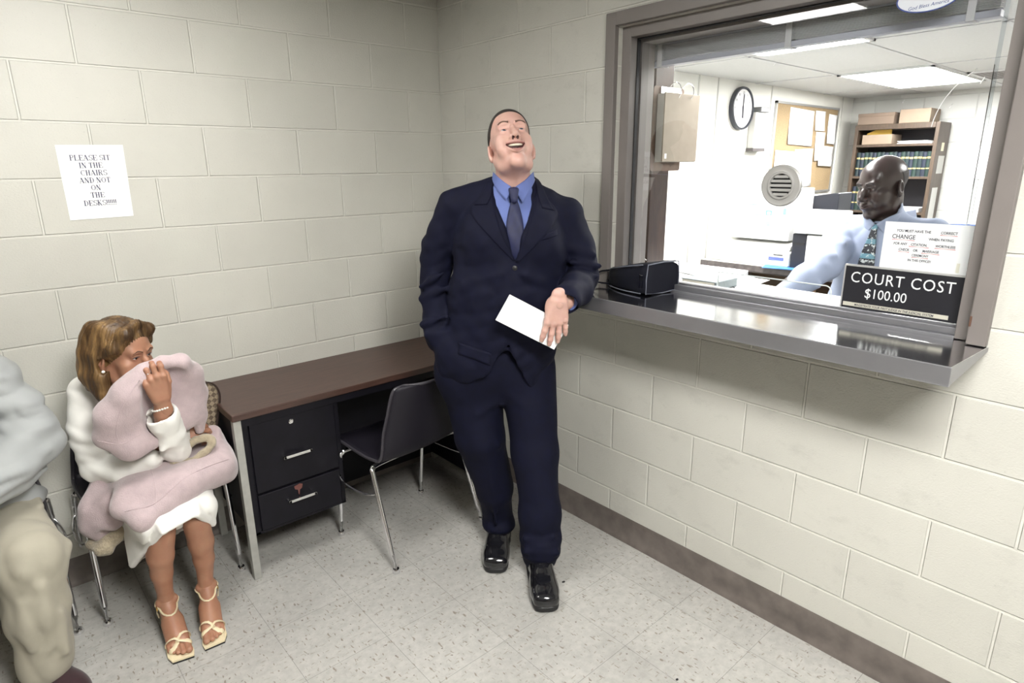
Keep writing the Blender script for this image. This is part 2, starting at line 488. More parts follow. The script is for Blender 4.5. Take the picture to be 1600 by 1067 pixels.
# ------------------------------------------------------------------ signs on the pane
M_SIGNBLK = simple('black_engraved_plastic', (0.014, 0.014, 0.018), 0.35)
M_ENGR = simple('engraved_white', (0.80, 0.82, 0.82), 0.6)
M_RED = simple('red_pen', (0.75, 0.12, 0.14), 0.6)
S = thing('court_cost_sign', 'black sign reading COURT COST $100.00 at the foot of the pane', 'sign', (0.06, -2.247, 1.205))
yl, yr, zb, zt2 = -2.083, -2.402, 1.206, 1.338
bm = B(); box(bm, (0.060, yr, zb), (0.067, yl, zt2)); obj('plate', bm, M_SIGNBLK, S, smooth=False)
bm = B(); box(bm, (0.0585, yr, zt2), (0.069, yl + 0.003, zt2 + 0.005)); box(bm, (0.0585, yl, zb), (0.069, yl + 0.004, zt2)); obj('edge_trim', bm, simple('silver_edge', (0.7, 0.7, 0.7), 0.3, 0.6), S, smooth=False)
sx = lambda y, z, x=0.0595: axes((x, y, z), (0, -1, 0), (0, 0, 1), (-1, 0, 0))
text('lettering', 'COURT COST', 0.0475, sx(-2.240, 1.289), M_ENGR, S, off=-0.0001, space=1.12, xs=0.86)
text('lettering', '$100.00', 0.042, sx(-2.205, 1.2445), M_ENGR, S, off=-0.0001, space=1.0, xs=0.86)
bm = B(); box(bm, (0.0585, -2.375, 1.213), (0.060, -2.088, 1.225)); obj('tape_strip', bm, simple('tan_label_tape', (0.55, 0.53, 0.45), 0.5), S, smooth=False)
text('lettering', 'MAGISTRATE YOUR FIRST JUDGE IN THE JUDICIAL SYSTEM', 0.0098, sx(-2.230, 1.2155, 0.058), M_INK, S, off=0.0001, xs=0.84, shear=0.2, extrude=0.0002)
def paper_mat(name):
    m, nt, bs = new_mat(name); bs.inputs['Base Color'].default_value = (0.86, 0.86, 0.86, 1); bs.inputs['Roughness'].default_value = 0.8
    t = nd(nt, 'ShaderNodeBsdfTranslucent'); t.inputs[0].default_value = (0.85, 0.85, 0.85, 1); mx = nt.nodes.new('ShaderNodeMixShader'); mx.inputs[0].default_value = 0.5
    nt.links.new(bs.outputs[0], mx.inputs[1]); nt.links.new(t.outputs[0], mx.inputs[2]); nt.links.new(mx.outputs[0], nt.nodes['Material Output'].inputs[0])
    return m
M_THIN = paper_mat('thin_paper')
Nn = thing('change_notice', 'white paper notice with red underlines taped above the black sign', 'notice', (0.0855, -2.275, 1.344))
bm = B(); box(bm, (0.0845, -2.392, 1.335), (0.0855, -2.168, 1.478)); obj('sheet', bm, M_THIN, Nn, smooth=False)
bm = B(); box(bm, (0.084, -2.374, 1.345), (0.0846, -2.366, 1.372)); obj('tape', bm, simple('yellowed_tape', (0.75, 0.72, 0.62), 0.4), Nn, smooth=False)
for s, z, sz, yy, c in (('YOU MUST HAVE THE ', 1.450, 0.0105, -2.247, 0), ('CORRECT', 1.450, 0.0105, -2.335, 1), ('CHANGE', 1.430, 0.0175, -2.222, 1), ('WHEN PAYING', 1.430, 0.0105, -2.318, 0), ('FOR ANY', 1.412, 0.010, -2.216, 0), ('CITATION,', 1.412, 0.010, -2.265, 1), ('WORTHLESS', 1.412, 0.010, -2.331, 1),
                        ('CHECK', 1.395, 0.010, -2.228, 1), ('OR', 1.395, 0.010, -2.258, 0), ('MARRIAGE', 1.395, 0.010, -2.297, 1), ('CEREMONY', 1.381, 0.0095, -2.272, 1), ('IN THIS OFFICE!!', 1.366, 0.0095, -2.272, 0)):
    text('lettering', s, sz, sx(yy, z, 0.0842), M_INK, Nn, off=0.0002, xs=0.86, extrude=0.0002)
    if c:
        wdt = len(s) * sz * 0.285
        bm = B(); tube(bm, [(0.0841, yy + wdt, z - 0.003), (0.0841, yy - wdt, z - 0.0036)], 0.0008, 5); obj('red_underline', bm, M_RED, Nn)
O = thing('oval_sticker', 'white oval sticker with blue rim at the top of the pane', 'sticker', (0.0785, -2.19, 2.075))
ob = axes((0.0785, -2.19, 2.078), (0, -1, 0), (0, 0, 1), (-1, 0, 0))
bm = B(); prism(bm, [(0.078 * math.cos(a), 0.036 * math.sin(a)) for a in [2 * PI * k / 40 for k in range(40)]], 0.0006, ob); obj('rim', bm, simple('sticker_blue', (0.05, 0.08, 0.28), 0.4), O, smooth=False)
ob2 = axes((0.0779, -2.19, 2.078), (0, -1, 0), (0, 0, 1), (-1, 0, 0))
bm = B(); prism(bm, [(0.074 * math.cos(a), 0.033 * math.sin(a)) for a in [2 * PI * k / 40 for k in range(40)]], 0.0006, ob2); obj('face', bm, simple('sticker_white', (0.72, 0.75, 0.80), 0.4), O, smooth=False)
text('lettering', 'God Bless America', 0.0125, axes((0.0772, -2.193, 2.055), (0, -1, 0.06), (0, 0.06, 1), (-1, 0, 0)), simple('sticker_ink', (0.05, 0.08, 0.25), 0.5), O, shear=0.25, extrude=0.0002)
# ------------------------------------------------------------------ office shell behind the window
OX0, OX1, OY0, OY1, OH = 0.2, 4.75, -4.4, -0.2, 2.25
bm = B(); box(bm, (0.0, OY0, -0.1), (OX1, OY1, 0.0)); struct(obj('floor_office', bm, M_CARPET, smooth=False))
bm = B(); box(bm, (OX0, OY1, 0), (OX1 + 0.1, OY1 + 0.12, OH)); struct(obj('wall_office_left', bm, M_OFFICE, smooth=False))
M_OBLOCK = block_mat('office_block', 1, 1.0, (0.60, 0.60, 0.575), (0.55, 0.55, 0.53))
bm = B(); box(bm, (OX1, OY0, 0), (OX1 + 0.1, OY1, OH)); struct(obj('wall_office_far', bm, M_OBLOCK, smooth=False))
bm = B(); box(bm, (OX0, OY0 - 0.1, 0), (OX1 + 0.1, OY0, OH)); struct(obj('wall_office_right', bm, M_OFFICE, smooth=False))
bm = B(); box(bm, (OX0, OY0 - 0.1, OH), (OX1 + 0.1, OY1 + 0.1, OH + 0.08)); struct(obj('ceiling_office', bm, M_CEIL, smooth=False))
bm = B()
for k in range(-1, 4): box(bm, (2.86 - 0.012 + 1.22 * (k - 2), OY0, OH - 0.004), (2.86 + 0.012 + 1.22 * (k - 2), OY1, OH + 0.002)) if OX0 < 2.86 + 1.22 * (k - 2) < OX1 else None
for k in range(-1, 7):
    y = -0.80 - 0.61 * k
    if OY0 < y < OY1: box(bm, (OX0, y - 0.012, OH - 0.004), (OX1, y + 0.012, OH + 0.002))
struct(obj('trim_1', bm, simple('grid_tee', (0.55, 0.55, 0.56), 0.5), smooth=False))
bm = B()   # joint strips on the panelled left wall, shallow angle trim at the ceiling
for x in (2.07, 2.32, 3.12, 4.50): box(bm, (x - 0.006, OY1 - 0.004, 0), (x + 0.006, OY1, OH))
struct(obj('trim_2', bm, simple('panel_joint', (0.52, 0.51, 0.48), 0.6), smooth=False))
ceiling_fixture(3.47, -1.105, 1.21, 0.60, OH, OFFICE_LIGHT, 'bright office ceiling light in front of the bookcase', 'office ceiling lights', (1, 0.99, 0.97))
ceiling_fixture(1.03, -1.19, 1.21, 0.60, OH, OFFICE_LIGHT * 0.75, 'office ceiling light just inside the window, behind the raised blind', 'office ceiling lights', (1, 0.99, 0.97))
ceiling_fixture(2.25, -2.93, 1.21, 0.60, OH, OFFICE_LIGHT * 0.8, 'office ceiling light toward the right end of the office', 'office ceiling lights', (1, 0.99, 0.97))
V = thing('ceiling_vent', 'square return-air grille in the office ceiling beside the light', 'vent', (3.77, -1.75, OH))
bm = B()
for lo, hi in (((3.48, -2.0), (4.06, -1.975)), ((3.48, -1.455), (4.06, -1.43)), ((3.48, -2.0), (3.505, -1.43)), ((4.035, -2.0), (4.06, -1.43))): box(bm, (lo[0], lo[1], OH - 0.01), (hi[0], hi[1], OH))
obj('vent_frame', bm, M_GRID, V, smooth=False)
bm = B(); box(bm, (3.5, -1.98, OH - 0.002), (4.04, -1.45, OH - 0.001)); obj('backing', bm, simple('vent_dark', (0.05, 0.045, 0.045), 0.8), V, smooth=False)
bm = B()
for k in range(1, 18): box(bm, (3.5 + 0.03 * k, -1.98, OH - 0.009), (3.503 + 0.03 * k, -1.45, OH - 0.002))
for k in range(1, 17): box(bm, (3.5, -1.98 + 0.031 * k, OH - 0.009), (4.04, -1.977 + 0.031 * k, OH - 0.002))
obj('grid_louvre', bm, simple('vent_grey', (0.35, 0.33, 0.32), 0.5), V, smooth=False)

# counter inside the window
M_COUNT = simple('white_laminate', (0.80, 0.80, 0.79), 0.35, var=0.03, vscale=5)
K = thing('cashier_counter', 'white laminate counter inside the cashier window', 'counter', (0.4, -1.9, 0))
bm = B(); prism(bm, [(0.206, -3.0), (0.43, -3.0), (0.43, -2.05), (0.44, -1.75), (0.47, -1.50), (0.74, -1.40), (0.74, -0.45), (0.206, -0.45)], 0.04, axes((0, 0, 1.125), (1, 0, 0), (0, 1, 0), (0, 0, 1))); obj('counter_top', bm, M_COUNT, K, smooth=False, bevel=0.003)
bm = B(); box(bm, (0.206, -3.0, 0), (0.24, -0.45, 1.125)); obj('front_panel', bm, M_COUNT, K, smooth=False)
bm = B(); box(bm, (0.24, -3.0, 0), (0.42, -2.96, 1.125)); obj('end_panel', bm, M_COUNT, K, smooth=False)
bm = B(); box(bm, (0.24, -0.49, 0), (0.7, -0.45, 1.125)); obj('end_panel', bm, M_COUNT, K, smooth=False)

M_LEDG = simple('ledger_cloth', (0.20, 0.23, 0.24), 0.6, var=0.1, vscale=80, bscale=200, bstr=0.1)
L = thing('ledger_book', 'thick dark bound ledger lying on the counter inside the window', 'book', (0.25, -1.485, 1.165))
bm = B(); box(bm, (0.172, -1.565, 1.1665), (0.335, -1.41, 1.169)); box(bm, (0.172, -1.565, 1.198), (0.335, -1.41, 1.201)); box(bm, (0.172, -1.570, 1.1665), (0.335, -1.564, 1.2005)); obj('cover', bm, M_LEDG, L, smooth=False, bevel=0.001)
bm = B(); box(bm, (0.176, -1.563, 1.169), (0.330, -1.414, 1.198)); obj('pages', bm, simple('page_edges', (0.70, 0.66, 0.58), 0.8), L, smooth=False)
bm = B(); tube(bm, smooth_path([(0.30, -1.571, 1.168), (0.29, -1.585, 1.1675), (0.265, -1.600, 1.1675), (0.24, -1.603, 1.1675)]), 0.0016, 6); obj('ribbon', bm, M_INK, L)
for i, (x, y, r, z) in enumerate(((0.44, -1.47, 0.12, 1.1655), (0.52, -1.36, -0.3, 1.1668), (0.60, -1.22, 0.2, 1.1655))):
    bm = B(); M4 = Matrix.Translation((x, y, z)) @ Matrix.Rotation(r, 4, 'Z')
    n = 8; g = [[bm.verts.new(M4 @ Vector((-0.108 + 0.216 * a / n, -0.14 + 0.28 * b / n, 0.001 + 0.006 * math.sin(a * 0.6 + i) ** 2 * (b / n)))) for b in range(n + 1)] for a in range(n + 1)]
    for a in range(n):
        for b in range(n): bm.faces.new((g[a][b], g[a + 1][b], g[a + 1][b + 1], g[a][b + 1]))
    o = obj('loose_paper', bm, M_WHITE); s = o.modifiers.new('thick', 'SOLIDIFY'); s.thickness = 0.0006
    tag(o, ('white sheet of paper behind the dark ledger, partly under it', 'curled white sheet on the counter just past the ledger', 'white sheet on the counter nearest the office side wall')[i], 'paper', 'papers on the inner counter')

# raised blind at the window head
M_SLAT = simple('blind_slat', (0.36, 0.37, 0.43), 0.4)
BL = thing('window_blind', 'raised white slat blind bunched at the top of the window', 'blind', (0.2, -1.76, 2.03))
bm = B(); box(bm, (0.178, -2.345, 2.095), (0.222, -1.172, 2.14)); obj('head_rail', bm, M_SLAT, BL, smooth=False, bevel=0.002)
bm = B()
for k in range(15):
    z = 2.044 + k * 0.0034
    prism(bm, [(0.176, z), (0.2, z + 0.003), (0.224, z), (0.224, z + 0.0012), (0.2, z + 0.0042), (0.176, z + 0.0012)], 1.15, axes((0, -1.185, 0), (1, 0, 0), (0, 0, 1), (0, -1, 0)))
obj('slats', bm, simple('blind_slat_white', (0.62, 0.62, 0.65), 0.4), BL, smooth=False)
bm = B(); box(bm, (0.180, -2.337, 2.022), (0.220, -1.183, 2.040)); obj('bottom_rail', bm, M_SLAT, BL, smooth=False, bevel=0.002)
for y in (-1.245, -1.76, -2.27):
    bm = B(); box(bm, (0.1745, y - 0.010, 2.02), (0.2255, y + 0.010, 2.10)); obj('ladder_tape', bm, simple('ladder_tape', (0.5, 0.5, 0.52), 0.7), BL, smooth=False)
bm = B(); tube(bm, smooth_path([(0.172, -1.222, 2.09), (0.171, -1.224, 1.9), (0.171, -1.221, 1.6), (0.171, -1.223, 1.32), (0.171, -1.221, 1.262)], 4), 0.0022, 6); tube(bm, [(0.171, -1.221, 1.262), (0.171, -1.214, 1.252)], 0.0025, 6); tube(bm, [(0.171, -1.223, 1.262), (0.171, -1.233, 1.255)], 0.0025, 6); obj('pull_cord', bm, simple('cord_white', (0.8, 0.8, 0.8), 0.6), BL)
bm = B(); tube(bm, [(0.17, -2.352, 2.07), (0.165, -2.353, 1.9), (0.165, -2.357, 1.47), (0.165, -2.357, 1.33)], 0.0055, 8); obj('tilt_wand', bm, glass_mat('clear_plastic', (0.86, 0.88, 0.9)), BL)

# wooden side board with hanging clipboard and ring pad
def wood_mat(name, c1, c2, axis=(1, 1, 1), rough=0.45, scale=1.0):
    m, nt, bs = new_mat(name)
    v = coords(nt, axis)
    w = nd(nt, 'ShaderNodeTexNoise', Scale=7.0 * scale, Detail=6.0, Roughness=0.62, Distortion=1.2); nt.links.new(v, w.inputs['Vector'])
    nt.links.new(ramp(nt, w.outputs[0], [(0.3, c1), (0.7, c2)]), bs.inputs['Base Color'])
    bs.inputs['Roughness'].default_value = rough
    bump(nt, bs, w.outputs[0], 0.08, 0.002)
    return m
M_WOODP = wood_mat('brown_board', (0.018, 0.009, 0.006), (0.055, 0.030, 0.019), (3, 3, 0.6))
bm = B(); box(bm, (0.22, -1.20, 1.165), (0.345, -1.165, 2.10)); tag(obj('wood_board', bm, M_WOODP, smooth=False, bevel=0.003, own=(0.28, -1.18, 1.165)), 'narrow brown wood board standing at the left edge inside the window', 'board')
CB = thing('clipboard', 'dark brown clipboard hanging on the wood board inside the window', 'clipboard', (0.33, -1.204, 1.645))
M_HARD = simple('hardboard', (0.13, 0.085, 0.06), 0.5, var=0.2, vscale=30)
bm = B(); prism(bm, rrect(0.21, 0.335, 0.012, 4, 0.205, 1.622), 0.003, axes((0, -1.202, 0), (1, 0, 0), (0, 0, 1), (0, -1, 0))); obj('board', bm, M_HARD, CB, smooth=False)
bm = B(); box(bm, (0.245, -1.212, 1.928), (0.39, -1.206, 1.955)); box(bm, (0.27, -1.2125, 1.918), (0.35, -1.206, 1.932)); obj('clip', bm, M_CHROME, CB, smooth=False, bevel=0.002)
RP = thing('ring_pad', 'tan cardboard pad on two metal rings hanging on the dark clipboard', 'pad', (0.4, -1.215, 1.66))
M_KRAFT = simple('kraft_card', (0.33, 0.28, 0.225), 0.8, var=0.06, vscale=20)
M_PAGE = simple('pad_pages', (0.42, 0.40, 0.365), 0.8)
bm = B(); box(bm, (0.222, -1.250, 1.660), (0.468, -1.244, 1.930)); obj('cover', bm, M_KRAFT, RP, smooth=False, bevel=0.001)
bm = B(); box(bm, (0.220, -1.244, 1.658), (0.464, -1.2135, 1.926)); obj('pages', bm, M_PAGE, RP, smooth=False)
bm = B(); box(bm, (0.236, -1.2508, 1.672), (0.250, -1.2500, 1.692)); obj('tape', bm, M_WHITE, RP, smooth=False)
for x in (0.315, 0.405):
    bm = B(); tube(bm, [(x, -1.230 + 0.030 * math.cos(a), 1.940 + 0.034 * math.sin(a)) for a in [2 * PI * k / 24 for k in range(24)]], 0.0022, 6, closed=True); obj('ring', bm, M_CHROME, RP)

# left wall: clock, wall box, pin board
def rot_y(p): return p
ck = axes((2.645, OY1, 2.055), (1, 0, 0), (0, 0, 1), (0, -1, 0))
CK = thing('wall_clock', 'round black-rimmed wall clock on the office side wall', 'clock', (2.645, OY1, 2.055))
bm = B(); lathe(bm, [(0.0, 0.0), (0.155, 0.0), (0.157, 0.02), (0.153, 0.034), (0.143, 0.036), (0.138, 0.026)], 48, ck); obj('rim', bm, simple('clock_rim', (0.03, 0.035, 0.05), 0.35), CK)
bm = B(); lathe(bm, [(0.0, 0.024), (0.139, 0.024)], 48, ck); obj('face', bm, simple('clock_face', (0.85, 0.85, 0.85), 0.5), CK)
for k in range(12):
    a = PI / 6 * k
    text('numeral', str(12 if k == 0 else k), 0.028, ck @ Matrix.Translation((0.112 * math.sin(a), 0.112 * math.cos(a) - 0.010, 0.0245)), M_INK, CK)
for ang, ln, w, nm in ((175, 0.07, 0.005, 'hour_hand'), (2, 0.10, 0.0035, 'minute_hand')):
    a = math.radians(ang); bm = B(); tube(bm, [ck @ Vector((-0.015 * math.sin(a), -0.015 * math.cos(a), 0.028)), ck @ Vector((ln * math.sin(a), ln * math.cos(a), 0.028))], w, 6); obj(nm, bm, M_INK, CK)
WB = thing('wall_box', 'white upright wall box with a grey bracket beside the clock', 'box', (2.88, OY1, 1.74))
bm = B(); box(bm, (2.80, OY1 - 0.055, 1.765), (2.975, OY1, 2.035)); obj('casing', bm, simple('box_white', (0.74, 0.73, 0.70), 0.5), WB, smooth=False, bevel=0.006)
bm = B(); box(bm, (2.79, OY1 - 0.06, 1.742), (2.98, OY1, 1.768)); obj('base', bm, simple('box_dark', (0.09, 0.08, 0.08), 0.5), WB, smooth=False, bevel=0.003)
bm = B(); box(bm, (2.84, OY1 - 0.075, 2.036), (2.965, OY1, 2.075)); obj('bracket', bm, simple('bracket_grey', (0.25, 0.25, 0.26), 0.4, 0.5), WB, smooth=False, bevel=0.004)

PB = thing('pin_board', 'cork pin board on the office side wall above the machines', 'pin board', (3.82, OY1, 1.57))
M_CORK = simple('cork', (0.28, 0.20, 0.11), 0.9, var=0.15, vscale=90, bscale=150)
bm = B(); box(bm, (3.20, OY1 - 0.012, 1.40), (4.40, OY1, 2.13)); obj('cork_panel', bm, M_CORK, PB, smooth=False)
bm = B()
for lo, hi in (((3.19, 2.125), (4.41, 2.143)), ((3.19, 1.385), (4.41, 1.403)), ((3.19, 1.385), (3.206, 2.143)), ((4.394, 1.385), (4.41, 2.143))): box(bm, (lo[0], OY1 - 0.02, lo[1]), (hi[0], OY1, hi[1]))
obj('board_frame', bm, simple('board_alu', (0.5, 0.5, 0.5), 0.35, 0.7), PB, smooth=False)
PP = [(3.44, 3.90, 1.80, 2.10, 'large white sheet pinned near the top left of the cork board'), (3.93, 4.13, 1.93, 2.10, 'small white slip pinned top centre of the cork board'), (3.98, 4.17, 1.67, 1.92, 'narrow white card pinned under the small slip on the cork board'), (4.20, 4.38, 1.82, 2.08, 'white sheet pinned at the right edge of the cork board'),
      (3.24, 3.62, 1.47, 1.75, 'white sheet pinned low on the left of the cork board'), (3.60, 3.95, 1.44, 1.77, 'white sheet pinned low in the middle of the cork board'), (4.06, 4.37, 1.62, 1.80, 'white sheet pinned low on the right of the cork board')]
for i, (x0, x1, z0, z1, lb) in enumerate(PP):
    bm = B(); yq = OY1 - 0.0135 - 0.0012 * i; a = (rng.random() - 0.5) * 0.08
    n = 6; cx, cz = (x0 + x1) / 2, (z0 + z1) / 2
    g = [[None] * (n + 1) for _ in range(n + 1)]
    for p in range(n + 1):
        for q in range(n + 1):
            dx, dz = (x1 - x0) * (p / n - 0.5), (z1 - z0) * (q / n - 0.5)
            g[p][q] = bm.verts.new((cx + dx * math.cos(a) - dz * math.sin(a), yq - 0.012 * (1 - q / n) ** 2, cz + dx * math.sin(a) + dz * math.cos(a)))
    for p in range(n):
        for q in range(n): bm.faces.new((g[p][q], g[p + 1][q], g[p + 1][q + 1], g[p][q + 1]))
    o = obj('pinned_paper', bm, M_WHITE, own=(cx, yq, cz)); s = o.modifiers.new('t', 'SOLIDIFY'); s.thickness = 0.0005
    tag(o, lb, 'paper', 'papers on the cork board')

# bookcase and what stands on it
M_BKC = wood_mat('walnut_veneer', (0.040, 0.026, 0.017), (0.085, 0.057, 0.038), (6, 6, 0.8))
BC = thing('bookcase', 'tall brown wooden bookcase against the far office wall', 'bookcase', (4.56, -0.725, 0))
bx0, bx1, by0, by1 = 4.40, 4.705, -1.065, -0.385
for nm, lo, hi in (('side_panel', (bx0, by0, 0), (bx1, by0 + 0.03, 1.98)), ('side_panel', (bx0, by1 - 0.03, 0), (bx1, by1, 1.98)), ('top_panel', (bx0 - 0.006, by0 + 0.03, 1.935), (bx1, by1 - 0.03, 1.98)), ('back_panel', (bx1 - 0.012, by0 + 0.03, 0.0), (bx1, by1 - 0.03, 1.935))):
    bm = B(); box(bm, lo, hi); obj(nm, bm, M_BKC if nm != 'back_panel' else simple('bookcase_back', (0.014, 0.012, 0.018), 0.7), BC, smooth=False, bevel=0.002)
for z in (1.785, 1.505, 1.195, 0.86, 0.5, 0.08):
    bm = B(); box(bm, (bx0 + 0.004, by0 + 0.03, z), (bx1 - 0.012, by1 - 0.03, z + 0.022)); obj('shelf', bm, M_BKC, BC, smooth=False, bevel=0.0015)
M_BKS = [simple('book_cloth_%d' % i, c, 0.5) for i, c in enumerate(((0.008, 0.020, 0.024), (0.008, 0.014, 0.030), (0.008, 0.026, 0.022)))]
M_GOLD = simple('gold_band', (0.42, 0.33, 0.14), 0.4)
def law_book(y, z, w, h, x, ci, label, group):
    t = thing('law_book', label, 'book', (x + 0.08, y + w / 2, z), group)
    bm = B(); n = 6
    pts = [(x - 0.006 * math.sin(PI * k / n), y + w * k / n) for k in range(n + 1)] + [(x + 0.17, y + w), (x + 0.17, y)]
    prism(bm, pts, h, axes((0, 0, z), (1, 0, 0), (0, 1, 0), (0, 0, 1))); obj('binding', bm, M_BKS[ci], t, smooth=True, angle=30)
    for zz, hh in ((0.30, 0.05), (0.72, 0.07)):
        bm = B(); pts = [(x - 0.0007 - 0.006 * math.sin(PI * k / n), y + 0.001 + (w - 0.002) * k / n) for k in range(n + 1)] + [(x + 0.01, y + w - 0.001), (x + 0.01, y + 0.001)]
        prism(bm, pts, h * hh, axes((0, 0, z + h * zz), (1, 0, 0), (0, 1, 0), (0, 0, 1))); obj('gold_band', bm, M_GOLD, t, smooth=False)
    return t
y = by1 - 0.034
nb = 18; step = (by1 - 0.034 - by0 - 0.034) / nb
for k in range(nb):
    y -= step
    law_book(y + 0.001, 1.527, step - 0.002, 0.212 - 0.004 * (k % 3 == 1), bx0 + 0.03, k % 3, 'dark green law book with gold bands in the row behind the clerk', 'law books on the second shelf')
y = by1 - 0.034
for k in range(5):
    y -= step
    law_book(y + 0.001, 1.217, step - 0.002, 0.215, bx0 + 0.03, (k + 1) % 3, 'dark law book standing at the left of the lower shelf, left of the clerk', 'law books on the third shelf')
y = by1 - 0.034
for k in range(4):
    y -= step
    law_book(y + 0.001, 0.882, step - 0.002, 0.215, bx0 + 0.03, k % 3, 'dark law book on the low shelf left of the clerk', 'law books on the low shelf')
def carton(name, label, x0, x1, y0, y1, z0, h, m, lid=True):
    t = thing(name, label, 'box', ((x0 + x1) / 2, (y0 + y1) / 2, z0))
    bm = B(); box(bm, (x0, y0, z0), (x1, y1, z0 + h)); obj('carton', bm, m, t, smooth=False, bevel=0.003)
    if lid:
        bm = B(); box(bm, (x0 - 0.003, y0 - 0.003, z0 + h * 0.72), (x1 + 0.003, y1 + 0.003, z0 + h + 0.003)); obj('lid', bm, m, t, smooth=False, bevel=0.003)
    return t
M_CARD = simple('brown_card', (0.165, 0.12, 0.09), 0.8, var=0.08, vscale=12)
M_CARD2 = simple('pale_card', (0.25, 0.19, 0.14), 0.8, var=0.06, vscale=12)
carton('cardboard_box', 'flat brown cardboard box on top of the bookcase, left one', 4.40, 4.66, -0.70, -0.40, 1.981, 0.095, M_CARD)
carton('cardboard_box', 'plain tan cardboard box on top of the bookcase, right one', 4.42, 4.68, -0.975, -0.735, 1.981, 0.115, M_CARD2, lid=False)
carton('cardboard_box', 'open tan box with a yellow envelope on the top bookcase shelf', 4.42, 4.66, -0.70, -0.45, 1.808, 0.085, M_CARD2, lid=False)
bm = B(); pr = [(0, 0), (0.20, 0), (0.20, 0.04), (0.15, 0.075), (0, 0.012)]
prism(bm, [(p, q) for p, q in pr], 0.004, axes((4.47, -0.47, 1.894), (0.1, -1, 0.0), (0.0, 0.0, 1), (-1, -0.1, 0))); tag(obj('yellow_envelope', bm, simple('manila', (0.48, 0.30, 0.04), 0.7), smooth=False, own=(4.47, -0.57, 1.894)), 'yellow manila envelope standing in the open box on the bookcase', 'envelope')
PS = thing('paper_stack', 'low stack of white paper on the top bookcase shelf', 'paper', (4.54, -0.87, 1.808))
for k in range(4):
    bm = B(); box(bm, (4.415 + 0.006 * (k % 2), -1.02 + 0.01 * k, 1.8075 + 0.006 * k), (4.66, -0.75 - 0.012 * (k % 3), 1.8130 + 0.006 * k)); obj('paper_bundle', bm, M_WHITE, PS, smooth=False)
bm = B(); box(bm, (4.42, -1.0, 1.218), (4.65, -0.80, 1.255)); tag(obj('paper_pile', bm, M_WHITE, smooth=False, own=(4.5, -0.9, 1.218)), 'white pile of paper on the lower bookcase shelf right of the clerk', 'paper')
for i, (x0, x1, z0, z1, lb, m) in enumerate(((4.53, 4.60, 1.74, 1.81, 'small cream label taped high on the bookcase side', simple('cream_tag', (0.70, 0.66, 0.50), 0.7)), (4.50, 4.66, 1.55, 1.70, 'grey typed sheet taped to the middle of the bookcase side', simple('grey_sheet', (0.52, 0.52, 0.50), 0.7)), (4.47, 4.62, 1.15, 1.43, 'tall typed sheet taped low on the bookcase side', simple('pale_sheet', (0.62, 0.62, 0.60), 0.7)))):
    t = thing('taped_sheet', lb, 'paper', ((x0 + x1) / 2, by0 - 0.001, z0), 'sheets on the bookcase side')
    bm = B(); box(bm, (x0, by0 - 0.0016, z0), (x1, by0 - 0.0004, z1)); obj('sheet', bm, m, t, smooth=False)
bm = B(); box(bm, (4.742, -1.42, 1.50), (4.748, -1.26, 1.78)); tag(obj('wall_notice', bm, M_WHITE, smooth=False, own=(4.745, -1.34, 1.5)), 'white notice on the far office wall right of the bookcase', 'notice')

# machine desk along the office side wall
DK = thing('office_desk', 'dark-edged office desk carrying the machines behind the counter', 'desk', (2.3, -1.1, 0))
M_DKT = simple('worn_dark_laminate', (0.10, 0.085, 0.085), 0.35, var=0.35, vscale=30)
M_DKL = simple('pale_desk_top', (0.70, 0.69, 0.66), 0.4)
bm = B(); box(bm, (1.90, -2.0, 0.955), (2.65, -0.42, 0.997)); obj('desk_body_edge', bm, M_DKT, DK, smooth=False, bevel=0.004)
bm = B(); box(bm, (1.905, -1.995, 0.997), (2.645, -0.425, 1.0)); obj('desk_top', bm, M_DKL, DK, smooth=False)
bm = B(); tube(bm, [(1.898, -2.0, 0.954), (1.898, -0.42, 0.954)], 0.005, 8); obj('metal_edge_strip', bm, M_STEEL, DK)
M_DKW = simple('desk_wood', (0.17, 0.10, 0.055), 0.5, var=0.15, vscale=8)
for y in (-2.0, -1.22, -0.46):
    bm = B(); box(bm, (1.95, y, 0), (2.62, y + 0.035, 0.955)); obj('panel_leg', bm, M_DKW, DK, smooth=False)
bm = B(); box(bm, (2.58, -1.97, 0.2), (2.6, -0.45, 0.955)); obj('modesty_panel', bm, M_DKW, DK, smooth=False)
M_BEIGE = simple('machine_white', (0.76, 0.76, 0.73), 0.45)
M_DARKP = simple('dark_plastic', (0.014, 0.016, 0.026), 0.45)
PR = thing('printer', 'wide white printer on the office desk', 'printer', (2.15, -0.72, 1.0))
bm = B(); box(bm, (1.94, -1.03, 1.0), (2.40, -0.46, 1.10)); obj('body', bm, M_BEIGE, PR, smooth=False, bevel=0.012)
bm = B(); prism(bm, [(1.96, 1.10), (1.98, 1.135), (2.10, 1.16), (2.38, 1.15), (2.40, 1.10)], 0.55, axes((0, -0.47, 0), (1, 0, 0), (0, 0, 1), (0, -1, 0))); obj('lid', bm, simple('lid_smoke', (0.55, 0.55, 0.52), 0.3), PR, smooth=False, bevel=0.006)
bm = B(); box(bm, (1.933, -1.0, 1.045), (1.942, -0.90, 1.062)); obj('badge', bm, simple('badge_blue', (0.12, 0.15, 0.5), 0.4), PR, smooth=False)
bm = B(); box(bm, (1.936, -0.99, 1.075), (1.942, -0.93, 1.08)); obj('slot', bm, M_GASKET, PR, smooth=False)
PC = thing('paper_carton', 'white paper carton with blue print on top of the printer', 'box', (2.15, -0.79, 1.16))
bm = B(); box(bm, (1.99, -0.99, 1.162), (2.30, -0.59, 1.492)); obj('carton', bm, simple('carton_white', (0.86, 0.86, 0.86), 0.6), PC, smooth=False, bevel=0.004)
M_BLU = simple('print_blue', (0.20, 0.50, 0.75), 0.6)
bm = B()
